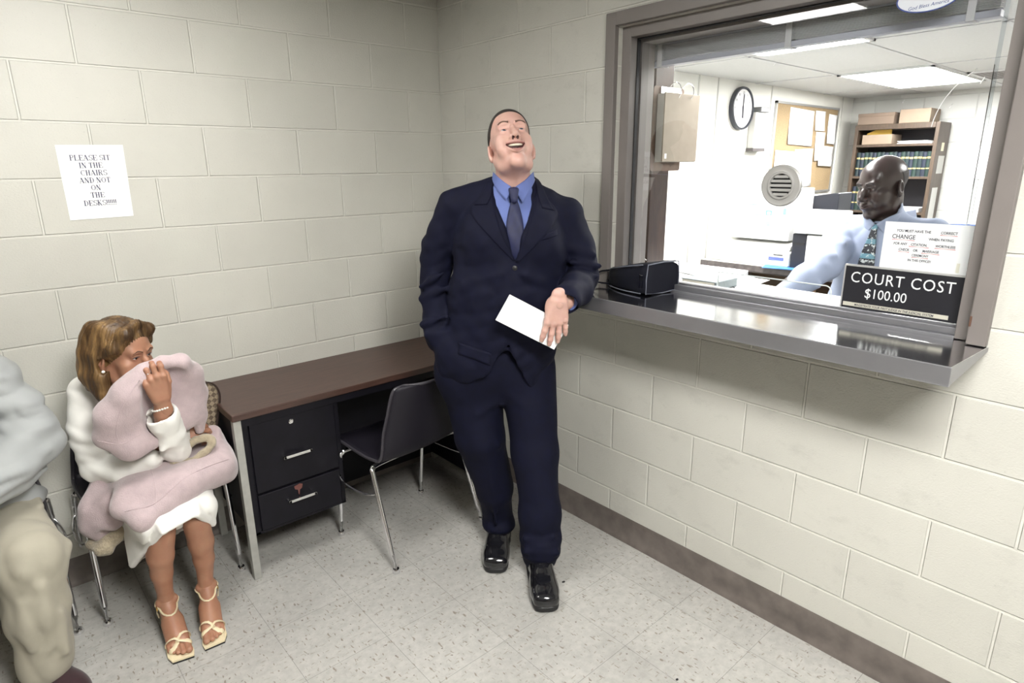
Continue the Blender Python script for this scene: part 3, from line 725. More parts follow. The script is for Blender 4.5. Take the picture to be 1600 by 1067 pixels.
for y0, y1, z0, z1 in ((-0.80, -0.68, 1.385, 1.389), (-0.80, -0.68, 1.320, 1.324), (-0.865, -0.825, 1.345, 1.352), (-0.865, -0.858, 1.325, 1.352), (-0.832, -0.825, 1.325, 1.352), (-0.865, -0.825, 1.322, 1.327), (-0.86, -0.825, 1.270, 1.274), (-0.86, -0.825, 1.258, 1.262), (-0.96, -0.94, 1.33, 1.37)): box(bm, (1.987, y0, z0), (1.9895, y1, z1))
obj('blue_print', bm, M_BLU, PC, smooth=False)
MO = thing('crt_monitor', 'dark computer monitor with a sloping top on the office desk', 'monitor', (2.52, -0.94, 1.0))
bm = B(); prism(bm, [(-0.765, 1.10), (-0.765, 1.355), (-0.83, 1.415), (-1.08, 1.455), (-1.105, 1.455), (-1.105, 1.10)], 0.22, axes((2.412, 0, 0), (0, 1, 0), (0, 0, 1), (1, 0, 0))); obj('casing', bm, M_DARKP, MO, smooth=False, bevel=0.008)
bm = B(); box(bm, (2.44, -1.04, 1.001), (2.60, -0.84, 1.10)); obj('stand', bm, M_DARKP, MO, smooth=False, bevel=0.01)
LP = thing('label_printer', 'boxy white office machine in front of the dark monitor', 'printer', (2.03, -1.20, 1.0))
bm = B(); box(bm, (1.93, -1.315, 1.001), (2.13, -1.135, 1.22)); obj('lower_body', bm, M_BEIGE, LP, smooth=False, bevel=0.006)
bm = B(); box(bm, (1.92, -1.31, 1.225), (2.14, -1.05, 1.365)); obj('upper_body', bm, M_BEIGE, LP, smooth=False, bevel=0.01)
bm = B(); box(bm, (1.925, -1.30, 1.222), (2.13, -1.13, 1.227)); obj('seam', bm, M_GASKET, LP, smooth=False)
TW = thing('dark_tower', 'black upright computer tower between the printer and the white machine', 'computer', (2.1, -1.08, 1.0))
bm = B(); box(bm, (1.955, -1.125, 1.001), (2.15, -1.035, 1.22)); obj('casing', bm, M_DARKP, TW, smooth=False, bevel=0.005)
bm = B(); box(bm, (1.949, -1.115, 1.15), (1.956, -1.045, 1.165)); obj('drive_bay', bm, M_GASKET, TW, smooth=False)
bm = B(); prism(bm, rrect(0.22, 0.30, 0.01), 0.004, axes((1.915, -1.20, 1.0005), (0.96, 0.28, 0), (-0.28, 0.96, 0), (0, 0, 1))); tag(obj('blue_folder', bm, simple('folder_blue', (0.06, 0.22, 0.6), 0.5), smooth=False, own=(1.95, -1.08, 1.0)), 'blue folder lying at the front edge of the office desk', 'folder')
bm = B(); lathe(bm, [(0, 0), (0.028, 0.0), (0.033, 0.012), (0.03, 0.03), (0.016, 0.036), (0, 0.034)], 20, Matrix.Translation((2.02, -1.02, 1.006))); tag(obj('tape_roll', bm, simple('tape_yellow', (0.70, 0.58, 0.28), 0.5), own=(2.02, -1.02, 1.006)), 'small yellowish roll beside the blue folder on the office desk', 'roll')

# blue office chair behind the clerk
OC = thing('office_chair', 'blue office chair, back just showing right of the paper notice', 'office chair', (1.45, -2.12, 0))
M_BLUEF = simple('blue_upholstery', (0.035, 0.075, 0.21), 0.85, var=0.1, vscale=120, bscale=200)
bm = B(); prism(bm, rrect(0.44, 0.50, 0.07, 6, -0.22, 0.86), 0.06, axes((1.60, -2.12, 0), (0.30, -0.95, 0), (0, 0, 1), (0.95, 0.30, 0))); obj('backrest', bm, M_BLUEF, OC, bevel=0.015)
bm = B(); prism(bm, rrect(0.46, 0.46, 0.06, 6, -0.23, -0.23), 0.07, axes((1.38, -2.19, 0.62), (0.30, -0.95, 0), (-0.95, -0.30, 0), (0, 0, 1))); obj('seat', bm, M_BLUEF, OC, bevel=0.015)
bm = B(); tube(bm, [(1.38, -2.19, 0.06), (1.38, -2.19, 0.62)], 0.025, 12); obj('gas_post', bm, M_DARKP, OC)
bm = B(); tube(bm, smooth_path([(1.40, -2.185, 0.61), (1.60, -2.125, 0.62), (1.665, -2.10, 0.75), (1.665, -2.10, 0.95)]), 0.018, 8); obj('back_bar', bm, M_DARKP, OC)
for k in range(5):
    a = 2 * PI * k / 5 + 0.3; bm = B(); tube(bm, [(1.38, -2.19, 0.09), (1.38 + 0.28 * math.cos(a), -2.19 + 0.28 * math.sin(a), 0.06)], [0.025, 0.017], 8); lathe(bm, [(0, -0.012), (0.03, -0.012), (0.03, 0.012), (0, 0.012)], 12, axes((1.38 + 0.28 * math.cos(a), -2.19 + 0.28 * math.sin(a), 0.03), (0, 0, 1), (math.cos(a), math.sin(a), 0), (-math.sin(a), math.cos(a), 0))); obj('base_arm', bm, M_DARKP, OC)
# ------------------------------------------------------------------ paper sign on the back wall
PSN = thing('paper_sign', 'white paper sign asking people to sit in the chairs, taped to the block wall', 'sign', (-1.595, -0.002, 1.47))
bm = B(); n = 6
c4 = [(-1.701, 1.736), (-1.487, 1.739), (-1.491, 1.473), (-1.699, 1.468)]
prism(bm, [(c4[3][0], c4[3][1]), (c4[2][0], c4[2][1]), (c4[1][0], c4[1][1]), (c4[0][0], c4[0][1])], 0.0008, axes((0, -0.0012, 0), (1, 0, 0), (0, 0, 1), (0, -1, 0)))
obj('sheet', bm, M_WHITE, PSN, smooth=False)
M_NAVY = simple('printed_navy', (0.045, 0.05, 0.10), 0.6)
# heavy serif capitals drawn from strokes: (x0,y0,x1,y1,width) in a unit cell, serif bars added
SERIF = {
 'P': [(.16, 0, .16, 1, .17), ('a', .36, .74, .24, .25, -90, 90, .13), (.16, .97, .40, .97, .06), (.16, .50, .40, .50, .06), (.02, .03, .34, .03, .06), (.02, .97, .2, .97, .06)],
 'L': [(.18, 0, .18, 1, .17), (.03, .97, .36, .97, .06), (.03, .03, .68, .03, .06), (.66, 0, .70, .28, .07)],
 'E': [(.18, 0, .18, 1, .17), (.03, .97, .66, .97, .06), (.03, .03, .68, .03, .06), (.18, .5, .5, .5, .06), (.65, .74, .65, 1, .07), (.67, 0, .69, .28, .07), (.49, .38, .49, .62, .06)],
 'A': [(.36, 1, .10, .0, .06), (.36, 1, .66, 0, .18), (.18, .33, .55, .33, .06), (0, .03, .22, .03, .06), (.5, .03, .82, .03, .06)],
 'S': [('a', .36, .73, .23, .23, 30, 270, .14), ('a', .36, .27, .23, .24, -150, 90, .14), (.60, .74, .60, 1, .06), (.11, 0, .11, .27, .06)],
 'I': [(.18, 0, .18, 1, .17), (.03, .97, .33, .97, .06), (.03, .03, .33, .03, .06)],
 'T': [(.36, 0, .36, 1, .17), (.04, .97, .68, .97, .06), (.21, .03, .51, .03, .06), (.06, .72, .06, 1, .06), (.66, .72, .66, 1, .06)],
 'N': [(.14, 0, .14, 1, .06), (.14, 1, .62, 0, .19), (.62, 0, .62, 1, .06), (.02, .97, .2, .97, .06), (.02, .03, .27, .03, .06), (.49, .97, .75, .97, .06)],
 'H': [(.18, 0, .18, 1, .17), (.60, 0, .60, 1, .17), (.18, .5, .60, .5, .06), (.03, .97, .33, .97, .06), (.03, .03, .33, .03, .06), (.45, .97, .75, .97, .06), (.45, .03, .75, .03, .06)],
 'C': [('a', .40, .5, .31, .45, 50, 310, .15), (.66, .66, .66, 1, .06)],
 'R': [(.16, 0, .16, 1, .17), ('a', .36, .75, .22, .23, -90, 90, .13), (.16, .97, .38, .97, .06), (.16, .52, .40, .52, .06), (.40, .5, .64, 0, .17), (.02, .03, .32, .03, .06), (.02, .97, .2, .97, .06), (.55, .03, .76, .03, .06)],
 'D': [(.18, 0, .18, 1, .17), ('a', .34, .5, .31, .45, -90, 90, .15), (.18, .97, .36, .97, .06), (.18, .03, .36, .03, .06), (.03, .97, .2, .97, .06), (.03, .03, .2, .03, .06)],
 'O': [('a', .40, .5, .30, .45, 0, 360, .15)],
 'K': [(.18, 0, .18, 1, .17), (.24, .46, .60, .97, .07), (.32, .56, .66, 0, .18), (.03, .97, .33, .97, .06), (.03, .03, .33, .03, .06), (.48, .97, .74, .97, .06), (.5, .03, .8, .03, .06)],
 '!': [(.14, .32, .14, 1, .15), (.14, .02, .14, .14, .15)]}
WID = {'P': .70, 'L': .74, 'E': .74, 'A': .82, 'S': .66, 'I': .40, 'T': .74, 'N': .80, 'H': .82, 'C': .78, 'R': .80, 'D': .78, 'O': .82, 'K': .82, '!': .29, ' ': .32}
def serif_line(bm, s, cx, cz, h, M):
    tot = sum(WID[c] for c in s) * h; x = cx - tot / 2
    for c in s:
        for st in SERIF.get(c, ()):
            if st[0] == 'a':
                _, ax, ay, rx, ry, a0, a1, w = st; k = max(6, int(abs(a1 - a0) / 20))
                o, i_ = [], []
                for q in range(k + 1):
                    a = math.radians(a0 + (a1 - a0) * q / k); wx = w * (0.35 + 0.65 * abs(math.cos(a)))
                    o.append((x + (ax + (rx + wx / 2) * math.cos(a)) * h, cz + (ay + (ry + .03) * math.sin(a)) * h)); i_.append((x + (ax + (rx - wx / 2) * math.cos(a)) * h, cz + (ay + (ry - .03) * math.sin(a)) * h))
                for q in range(k):
                    bm.faces.new([bm.verts.new(M @ Vector((p[0], p[1], 0))) for p in (i_[q], o[q], o[q + 1], i_[q + 1])])
            else:
                x0, y0, x1, y1, w = st; dx, dy = x1 - x0, y1 - y0
                if abs(dy) >= abs(dx): pts = [(x0 - w / 2, y0), (x0 + w / 2, y0), (x1 + w / 2, y1), (x1 - w / 2, y1)]
                else: pts = [(x0, y0 - w / 2), (x1, y1 - w / 2), (x1, y1 + w / 2), (x0, y0 + w / 2)]
                bm.faces.new([bm.verts.new(M @ Vector((x + p[0] * h, cz + p[1] * h, 0))) for p in pts])
        x += WID[c] * h
ms = axes((-1.595, -0.0024, 0), (0.9995, 0, 0.012), (-0.012, 0, 0.9995), (0, -1, 0))
for s, z, cx in (('PLEASE SIT', 1.683, -0.003), ('IN THE', 1.656, -0.005), ('CHAIRS', 1.629, 0.0), ('AND NOT', 1.602, -0.001), ('ON', 1.575, -0.003), ('THE', 1.548, -0.002), ('DESKS!!!!!!', 1.519, 0.002)):
    bm = B(); serif_line(bm, s, cx + 0.018, z, 0.0198, ms); obj('lettering', bm, M_NAVY, PSN, smooth=False)

# ------------------------------------------------------------------ desk
M_WALN = wood_mat('walnut_laminate', (0.042, 0.022, 0.017), (0.082, 0.043, 0.033), (0.9, 9, 9), rough=0.36, scale=0.8)
M_BLKM = simple('black_enamel', (0.0055, 0.005, 0.0085), 0.5, var=0.2, vscale=20, bscale=250, bstr=0.04, spec=0.25)
M_LEGW = simple('pale_metal_leg', (0.40, 0.40, 0.37), 0.4, 0.25, var=0.1, vscale=25)
M_RUST = simple('peeled_rust', (0.16, 0.06, 0.05), 0.7)
D_ = thing('office_desk_walnut', 'black metal pedestal desk with a brown wood-grain top against the block wall', 'desk', (-0.76, -0.24, 0))
dx0, dx1, dy0, dy1, dz = -1.368, -0.14, -0.480, -0.004, 0.737
bm = B(); prism(bm, rrect(dx1 - dx0, dy1 - dy0, 0.006, 3, dx0, dy0), 0.028, axes((0, 0, dz - 0.028), (1, 0, 0), (0, 1, 0), (0, 0, 1))); obj('desk_top', bm, M_WALN, D_, smooth=False, bevel=0.003)
for x, y in ((dx0 + 0.004, dy0 + 0.006), (dx0 + 0.004, dy1 - 0.036), (dx1 - 0.034, dy0 + 0.006), (dx1 - 0.034, dy1 - 0.036)):
    bm = B(); box(bm, (x, y, 0), (x + 0.030, y + 0.030, dz - 0.028)); obj('leg', bm, M_LEGW, D_, smooth=False, bevel=0.002)
px0, px1, pz0, pz1 = -1.330, -0.925, 0.185, dz - 0.03
bm = B(); box(bm, (px0, -0.448, pz0), (px1, -0.03, pz1)); obj('pedestal_case', bm, M_BLKM, D_, smooth=False, bevel=0.002)
bm = B(); box(bm, (px0, -0.452, pz1 - 0.028), (px1, -0.445, pz1)); box(bm, (px1 - 0.018, -0.452, pz0), (px1, -0.445, pz1)); box(bm, (px0, -0.452, pz0), (px0 + 0.022, -0.445, pz1)); box(bm, (px0, -0.452, pz0), (px1, -0.445, pz0 + 0.012)); obj('face_frame', bm, M_BLKM, D_, smooth=False, bevel=0.001)
for z0, z1, hz in ((0.372, 0.672, 0.505), (0.202, 0.362, 0.303)):
    bm = B(); box(bm, (px0 + 0.026, -0.462, z0), (px1 - 0.022, -0.449, z1)); dr = obj('drawer', bm, M_BLKM, D_, smooth=False, bevel=0.003)
    bm = B(); hx0, hx1 = -1.192, -1.070
    box(bm, (hx0, -0.492, hz - 0.006), (hx1, -0.482, hz + 0.006)); box(bm, (hx0, -0.492, hz - 0.006), (hx0 + 0.012, -0.460, hz + 0.006)); box(bm, (hx1 - 0.012, -0.492, hz - 0.006), (hx1, -0.460, hz + 0.006))
    obj('handle', bm, M_CHROME, dr, smooth=False, bevel=0.0015, label='chrome bar handle')
    if z0 < 0.3:
        bm = B(); prism(bm, [(-1.155, 0.352), (-1.13, 0.358), (-1.118, 0.352), (-1.122, 0.336), (-1.132, 0.330), (-1.136, 0.308), (-1.139, 0.310), (-1.140, 0.332), (-1.152, 0.338)], 0.0006, axes((0, -0.4622, 0), (1, 0, 0), (0, 0, 1), (0, -1, 0))); obj('peeled_patch', bm, M_RUST, dr, smooth=False)
    else:
        bm = B(); lathe(bm, [(0, 0.006), (0.007, 0.006), (0.0105, 0.003), (0.0105, 0.0)], 20, axes((-1.137, -0.462, 0.645), (1, 0, 0), (0, 0, 1), (0, -1, 0))); obj('lock', bm, M_CHROME, dr)
bm = B(); box(bm, (px1, -0.05, 0.05), (dx1 - 0.034, -0.035, dz - 0.03)); obj('modesty_panel', bm, M_BLKM, D_, smooth=False)
bm = B(); box(bm, (dx0 + 0.034, dy0 + 0.012, dz - 0.062), (dx1 - 0.034, dy0 + 0.030, dz - 0.03)); obj('apron_rail', bm, M_BLKM, D_, smooth=False)
bm = B(); box(bm, (dx0 + 0.008, -0.44, 0.30), (dx0 + 0.016, -0.04, dz - 0.03)); obj('side_panel', bm, M_BLKM, D_, smooth=False)
bm = B(); box(bm, (dx1 - 0.060, -0.44, 0.06), (dx1 - 0.036, -0.05, dz - 0.03)); obj('side_panel', bm, M_BLKM, D_, smooth=False)

# ------------------------------------------------------------------ moulded shell chairs
M_SHELL = simple('dark_shell_plastic', (0.011, 0.0095, 0.015), 0.5, bscale=300, bstr=0.06, spec=0.3)
M_RIMP = simple('shell_edge', (0.035, 0.032, 0.04), 0.45)
def shell_surface(u, v):
    """u across -1..1, v 0 (front lip) .. 1 (top of the back); front is -y"""
    prof = [(-0.225, 0.440), (-0.21, 0.458), (-0.10, 0.456), (0.02, 0.446), (0.11, 0.446), (0.165, 0.463), (0.195, 0.52), (0.212, 0.62), (0.230, 0.72), (0.240, 0.778), (0.248, 0.789)]
    s = v * (len(prof) - 1); i = min(int(s), len(prof) - 2); t = s - i
    def cr(a, b, c, d): return 0.5 * ((2 * b) + (c - a) * t + (2 * a - 5 * b + 4 * c - d) * t * t + (3 * b - a - 3 * c + d) * t ** 3)
    g = lambda k: prof[max(0, min(len(prof) - 1, k))]
    y = cr(g(i - 1)[0], g(i)[0], g(i + 1)[0], g(i + 2)[0]); z = cr(g(i - 1)[1], g(i)[1], g(i + 1)[1], g(i + 2)[1])
    w = 0.212 + 0.028 * math.sin(PI * min(1, v / 0.75)) - 0.055 * max(0, (v - 0.62) / 0.38) ** 1.6
    if v > 0.9: w -= 0.03 * ((v - 0.9) / 0.1) ** 2
    if v < 0.08: w -= 0.02 * (1 - v / 0.08) ** 2
    cup = abs(u) ** 2.6
    back = max(0, min(1, (v - 0.42) / 0.25))
    return Vector((u * w, y - cup * 0.045 * back, z + cup * 0.022 * (1 - back)))
def make_chair(label, group):
    t = thing('shell_chair', label, 'chair', (0, 0, 0), group)
    bm = B(); nu, nv = 16, 34
    g = [[bm.verts.new(shell_surface(-1 + 2 * a / nu, b / nv)) for b in range(nv + 1)] for a in range(nu + 1)]
    for a in range(nu):
        for b in range(nv): bm.faces.new((g[a][b], g[a + 1][b], g[a + 1][b + 1], g[a][b + 1]))
    o = obj('shell', bm, M_SHELL, t, angle=60); s = o.modifiers.new('thick', 'SOLIDIFY'); s.thickness = 0.007; s.offset = 0
    rim = [shell_surface(-1, k / 40) for k in range(41)] + [shell_surface(-1 + 2 * k / 12, 1) for k in range(1, 13)] + [shell_surface(1, 1 - k / 40) for k in range(1, 41)] + [shell_surface(1 - 2 * k / 12, 0) for k in range(1, 12)]
    bm = B(); tube(bm, rim, 0.0065, 8, closed=True); obj('rolled_edge', bm, M_RIMP, o)
    for sx in (-1, 1):
        bm = B(); tube(bm, smooth_path([(sx * 0.245, -0.175, 0.006), (sx * 0.242, -0.135, 0.39), (sx * 0.234, -0.130, 0.422), (sx * 0.20, -0.125, 0.434), (sx * 0.02, -0.11, 0.432)], 6), 0.0105, 12); lg = obj('leg', bm, M_CHROME, t)
        bm = B(); lathe(bm, [(0, 0), (0.017, 0.0), (0.017, 0.008), (0.013, 0.018), (0, 0.018)], 14, Matrix.Translation((sx * 0.245, -0.175, 0.0))); obj('foot_glide', bm, M_CHROME, lg)
        bm = B(); tube(bm, smooth_path([(sx * 0.262, 0.245, 0.006), (sx * 0.250, 0.120, 0.39), (sx * 0.242, 0.105, 0.424), (sx * 0.205, 0.098, 0.434), (sx * 0.02, 0.09, 0.430)], 6), 0.0105, 12); lg = obj('leg', bm, M_CHROME, t)
        bm = B(); lathe(bm, [(0, 0), (0.017, 0.0), (0.017, 0.008), (0.013, 0.018), (0, 0.018)], 14, Matrix.Translation((sx * 0.262, 0.245, 0.0))); obj('foot_glide', bm, M_CHROME, lg)
        bm = B(); tube(bm, [(sx * 0.10, -0.118, 0.433), (sx * 0.10, 0.092, 0.432)], 0.008, 8); obj('side_rail', bm, M_CHROME, t)
        bm = B(); tube(bm, smooth_path([(sx * 0.244, -0.143, 0.335), (sx * 0.268, -0.09, 0.315), (sx * 0.275, 0.02, 0.308), (sx * 0.268, 0.10, 0.315), (sx * 0.254, 0.142, 0.33)], 5), 0.005, 8); obj('ganging_clip', bm, M_CHROME, t)
    return t
ch0 = make_chair('empty dark shell chair with chrome legs pushed in at the desk', 'dark shell chairs')
def place_chair(src, label, x, y, rz):
    c = copy_tree(src) if label else src
    if label: c['label'] = label
    c.location = (x, y, 0); c.rotation_euler = (0, 0, rz)
    return c
c1 = place_chair(ch0, 'dark shell chair with chrome legs under the woman in white', -1.625, -0.185, 0)
c2 = place_chair(ch0, 'dark shell chair with chrome legs under the man at the left edge', -2.205, -0.165, 0)
place_chair(ch0, None, -0.672, -0.540, PI + math.radians(8))

# ------------------------------------------------------------------ black toiletry bag on the shelf
M_NYL = simple('black_nylon', (0.0035, 0.004, 0.009), 0.7, var=0.2, vscale=200, bscale=500, bstr=0.15, spec=0.2)
M_PIPE = simple('grey_piping', (0.16, 0.17, 0.21), 0.5)
TB = thing('wash_bag', 'black nylon wash bag with a wrist strap on the left end of the steel shelf', 'bag', (-0.02, -1.38, 1.171))
# wedge body: tall squared end toward the camera, low rounded end at the back
def bag_ring(s):
    """s 0 (low end, by the frame) .. 1 (tall end): centre, half width, height"""
    c = Vector((0.0, -1.205, 1.171)).lerp(Vector((-0.03, -1.462, 1.171)), s)
    hw = 0.045 + 0.052 * math.sin(min(1, s * 1.5) * PI / 2); h = 0.066 + 0.060 * s ** 0.8
    return c, hw, h
axl = Vector((-0.03, -0.257, 0)).normalized(); axw = Vector((axl.y, -axl.x, 0)) * -1
bm = B(); rings = []; N = 24; SS = 14
for i in range(SS + 1):
    s = i / SS; c, hw, h = bag_ring(s)
    e = 1.0
    if i == 0: hw *= 0.72; h *= 0.80
    if i == SS: hw *= 0.95; h *= 0.96
    ring = []
    for k in range(N):
        a = 2 * PI * k / N; ca, sa = math.cos(a), math.sin(a)
        p = 0.42
        wx = hw * math.copysign(abs(ca) ** p, ca) * (1 - 0.16 * max(0, sa)); wz = h / 2 + (h / 2) * math.copysign(abs(sa) ** p, sa)
        if i == 0: wz = wz + 0.012
        ring.append(bm.verts.new(c + axw * wx + Vector((0, 0, wz + 0.004 * math.sin(3 * a + i) * (abs(sa) < 0.9)))))
    rings.append(ring)
for A, Q in zip(rings, rings[1:]):
    for k in range(N): bm.faces.new((A[k], A[(k + 1) % N], Q[(k + 1) % N], Q[k]))
bm.faces.new(rings[0]); bm.faces.new(rings[-1])
bd = obj('bag_body', bm, M_NYL, TB, angle=50)
def bag_line(sel, r, nm, m):
    pts = []
    for i in range(1, SS):
        c, hw, h = bag_ring(i / SS); pts.append(c + axw * (hw * sel[0]) + Vector((0, 0, h * sel[1])))
    bm = B(); tube(bm, pts, r, 6); obj(nm, bm, m, TB)
bag_line((-0.93, 0.95), 0.0022, 'piping', M_PIPE); bag_line((0.93, 0.95), 0.0022, 'piping', M_PIPE); bag_line((-1.0, 0.06), 0.0022, 'piping', M_PIPE)
c, hw, h = bag_ring(1)
bm = B(); tube(bm, [c + axw * (hw * a) + Vector((0, 0, h * b)) + axl * 0.002 for a, b in ((-0.92, 0.06), (-0.93, 0.5), (-0.86, 0.93), (0, 0.965), (0.86, 0.93), (0.93, 0.5), (0.92, 0.06), (0, 0.02))], 0.0024, 6, closed=True); obj('piping', bm, M_PIPE, TB)
bm = B(); e0 = c - axw * (hw * 1.0) - axl * 0.012
tube(bm, [e0 + Vector((0, 0, 0.078)), e0 + Vector((0, 0, 0.030))], 0.003, 6); tube(bm, [e0 + axl * -0.012 + Vector((0, 0, 0.080)), e0 + axl * -0.012 + Vector((0, 0, 0.028))], 0.0022, 6); tube(bm, [e0 + Vector((0, 0, 0.078)), e0 - axl * 0.012 + Vector((0, 0, 0.080))], 0.003, 6); obj('zip_pull', bm, M_CHROME, TB, label='chrome zip pull')
c0, hw0, h0 = bag_ring(0)
bm = B(); P_ = [c0 + axw * (-0.03) + Vector((0, 0, 0.06)), c0 - axl * 0.035 + axw * (-0.05) + Vector((0, 0, 0.052)), c0 - axl * 0.052 + axw * (-0.075) + Vector((0, 0, 0.03)), c0 - axl * 0.02 + axw * (-0.08) + Vector((0, 0, 0.014)), c0 + axl * 0.03 + axw * (-0.062) + Vector((0, 0, 0.012))]
tube(bm, smooth_path(P_, 6), 0.003, 8, flat=(0.010, 0.003, (0.3, 0.6, 0.4))); obj('wrist_strap', bm, M_NYL, TB)
bm = B(); lathe(bm, [(0, -0.004), (0.006, -0.004), (0.006, 0.004), (0, 0.004)], 12, axes(c0 + axl * 0.02 - axw * 0.058 + Vector((0, 0, 0.022)), (0, 1, 0), (0, 0, 1), (1, 0, 0))); obj('strap_rivet', bm, M_CHROME, TB)

# dark specks of dirt on the tiles
M_SPK = simple('black_speck', (0.01, 0.01, 0.01), 0.6)
for i, (x, y, r, lb) in enumerate(((-0.418, -1.336, 0.008, 'black speck on the floor tiles right of the man in the suit'), (-0.50, -1.94, 0.006, 'small black speck on the floor tiles near the right wall base'))):
    bm = B(); lathe(bm, [(0, 0.002), (r * 0.7, 0.0018), (r, 0.0)], 12, Matrix.Translation((x, y, 0.0)) @ Matrix.Diagonal((1.0, 0.7, 1, 1))); tag(obj('floor_speck', bm, M_SPK, own=(x, y, 0)), lb, 'speck', 'specks on the floor')
# ------------------------------------------------------------------ implicit modelling for bodies and cloth
def nz(v):
    v = np.asarray(v, float); return v / np.linalg.norm(v)
def rotm(yaw=0, pitch=0, roll=0):
    a, b, c = (math.radians(q) for q in (yaw, pitch, roll))
    Rz = np.array([[math.cos(a), -math.sin(a), 0], [math.sin(a), math.cos(a), 0], [0, 0, 1]])
    Rx = np.array([[1, 0, 0], [0, math.cos(b), -math.sin(b)], [0, math.sin(b), math.cos(b)]])
    Ry = np.array([[math.cos(c), 0, math.sin(c)], [0, 1, 0], [-math.sin(c), 0, math.cos(c)]])
    return Rz @ Rx @ Ry
def smin(a, b, k):
    if k <= 0: return np.minimum(a, b)
    h = np.maximum(k - np.abs(a - b), 0) / k
    return np.minimum(a, b) - h * h * k * 0.25

class Field:
    def __init__(s, lo, hi, h):
        s.lo = np.array(lo, float); s.h = h
        s.n = np.ceil((np.array(hi) - s.lo) / h).astype(int) + 1
        s.ax = [(s.lo[i] + h * np.arange(s.n[i])).astype(np.float32) for i in range(3)]
        s.D = np.full(tuple(s.n), 1.0, np.float32)
    def blank(s):
        f = Field.__new__(Field); f.lo, f.h, f.n, f.ax = s.lo, s.h, s.n, s.ax; f.D = np.full(tuple(s.n), 1.0, np.float32); return f
    def blk(s, lo, hi):
        sl = []
        for i in range(3):
            a = int(max(0, math.floor((lo[i] - s.lo[i]) / s.h))); b = int(min(s.n[i], math.ceil((hi[i] - s.lo[i]) / s.h) + 1))
            if b <= a: return None, None
            sl.append(slice(a, b))
        P = (s.ax[0][sl[0]][:, None, None], s.ax[1][sl[1]][None, :, None], s.ax[2][sl[2]][None, None, :])
        return tuple(sl), P
    def put(s, fn, lo, hi, k, op):
        pad = 3 * s.h + max(k, 0.004) * 1.5
        sl, P = s.blk(np.array(lo) - pad, np.array(hi) + pad)
        if sl is None: return s
        d = fn(P)
        if op == '+': s.D[sl] = smin(s.D[sl], d, k)
        elif op == '-': s.D[sl] = -smin(-s.D[sl], d, k)
        elif op == '&': s.D[sl] = -smin(-s.D[sl], -d, k)
        return s
    def cone(s, a, b, ra, rb, k=0.01, op='+', fl=None):
        a = np.array(a, float); b = np.array(b, float); ba = b - a; L2 = max(ba @ ba, 1e-9)
        def fn(P):
            x, y, z = P[0] - a[0], P[1] - a[1], P[2] - a[2]
            t = np.clip((x * ba[0] + y * ba[1] + z * ba[2]) / L2, 0, 1)
            x = x - t * ba[0]; y = y - t * ba[1]; z = z - t * ba[2]
            q = x * x + y * y + z * z
            if fl is not None:
                n = nz(fl[:3]); c = x * n[0] + y * n[1] + z * n[2]
                q = q + c * c * (fl[3] ** 2 - 1)
                return ((np.sqrt(q) - (ra + (rb - ra) * t)) / (1 + (fl[3] - 1) * 0.5)).astype(np.float32)
            return (np.sqrt(q) - (ra + (rb - ra) * t)).astype(np.float32)
        r = max(ra, rb); return s.put(fn, np.minimum(a, b) - r, np.maximum(a, b) + r, k, op)
    def chain(s, pts, rad, k=0.01, op='+', fl=None):
        for i in range(len(pts) - 1): s.cone(pts[i], pts[i + 1], rad[i], rad[i + 1], k, op, fl)
        return s
    def ell(s, c, r, k=0.01, op='+', R=None):
        c = np.array(c, float); r = np.array(r, float)
        def fn(P):
            x, y, z = P[0] - c[0], P[1] - c[1], P[2] - c[2]
            if R is not None:
                x, y, z = (R[0, i] * x + R[1, i] * y + R[2, i] * z for i in range(3))
            x, y, z = x / r[0], y / r[1], z / r[2]
            k0 = np.sqrt(x * x + y * y + z * z) + 1e-9
            k1 = np.sqrt((x / r[0]) ** 2 + (y / r[1]) ** 2 + (z / r[2]) ** 2) + 1e-9
            return (k0 * (k0 - 1) / k1).astype(np.float32)
        m = r.max() if R is not None else r
        return s.put(fn, c - m, c + m, k, op)
    def rbox(s, c, half, rad, k=0.01, op='+', R=None):
        c = np.array(c, float); h_ = np.array(half, float) - rad
        def fn(P):
            x, y, z = P[0] - c[0], P[1] - c[1], P[2] - c[2]
            if R is not None:
                x, y, z = (R[0, i] * x + R[1, i] * y + R[2, i] * z for i in range(3))
            qx, qy, qz = np.abs(x) - h_[0], np.abs(y) - h_[1], np.abs(z) - h_[2]
            o = np.sqrt(np.maximum(qx, 0) ** 2 + np.maximum(qy, 0) ** 2 + np.maximum(qz, 0) ** 2)
            return (o + np.minimum(np.maximum(qx, np.maximum(qy, qz)), 0) - rad).astype(np.float32)
        m = np.linalg.norm(half) if R is not None else np.array(half)
        return s.put(fn, c - m, c + m, k, op)
    def plane(s, p, n, k=0.004, lo=None, hi=None):
        """cut away everything on the +n side of the plane"""
        p = np.array(p, float); n = nz(n)
        fn = lambda P: ((P[0] - p[0]) * n[0] + (P[1] - p[1]) * n[1] + (P[2] - p[2]) * n[2]).astype(np.float32)
        return s.put(fn, s.lo if lo is None else lo, s.ax_hi() if hi is None else hi, k, '&')
    def ax_hi(s): return np.array([a[-1] for a in s.ax])
    def warp(s, fn):
        s.D += fn(s.ax[0][:, None, None], s.ax[1][None, :, None], s.ax[2][None, None, :]).astype(np.float32); return s
    def merge(s, f, k=0.005, op='+'):
        s.D = smin(s.D, f.D, k) if op == '+' else -smin(-s.D, f.D, k); return s
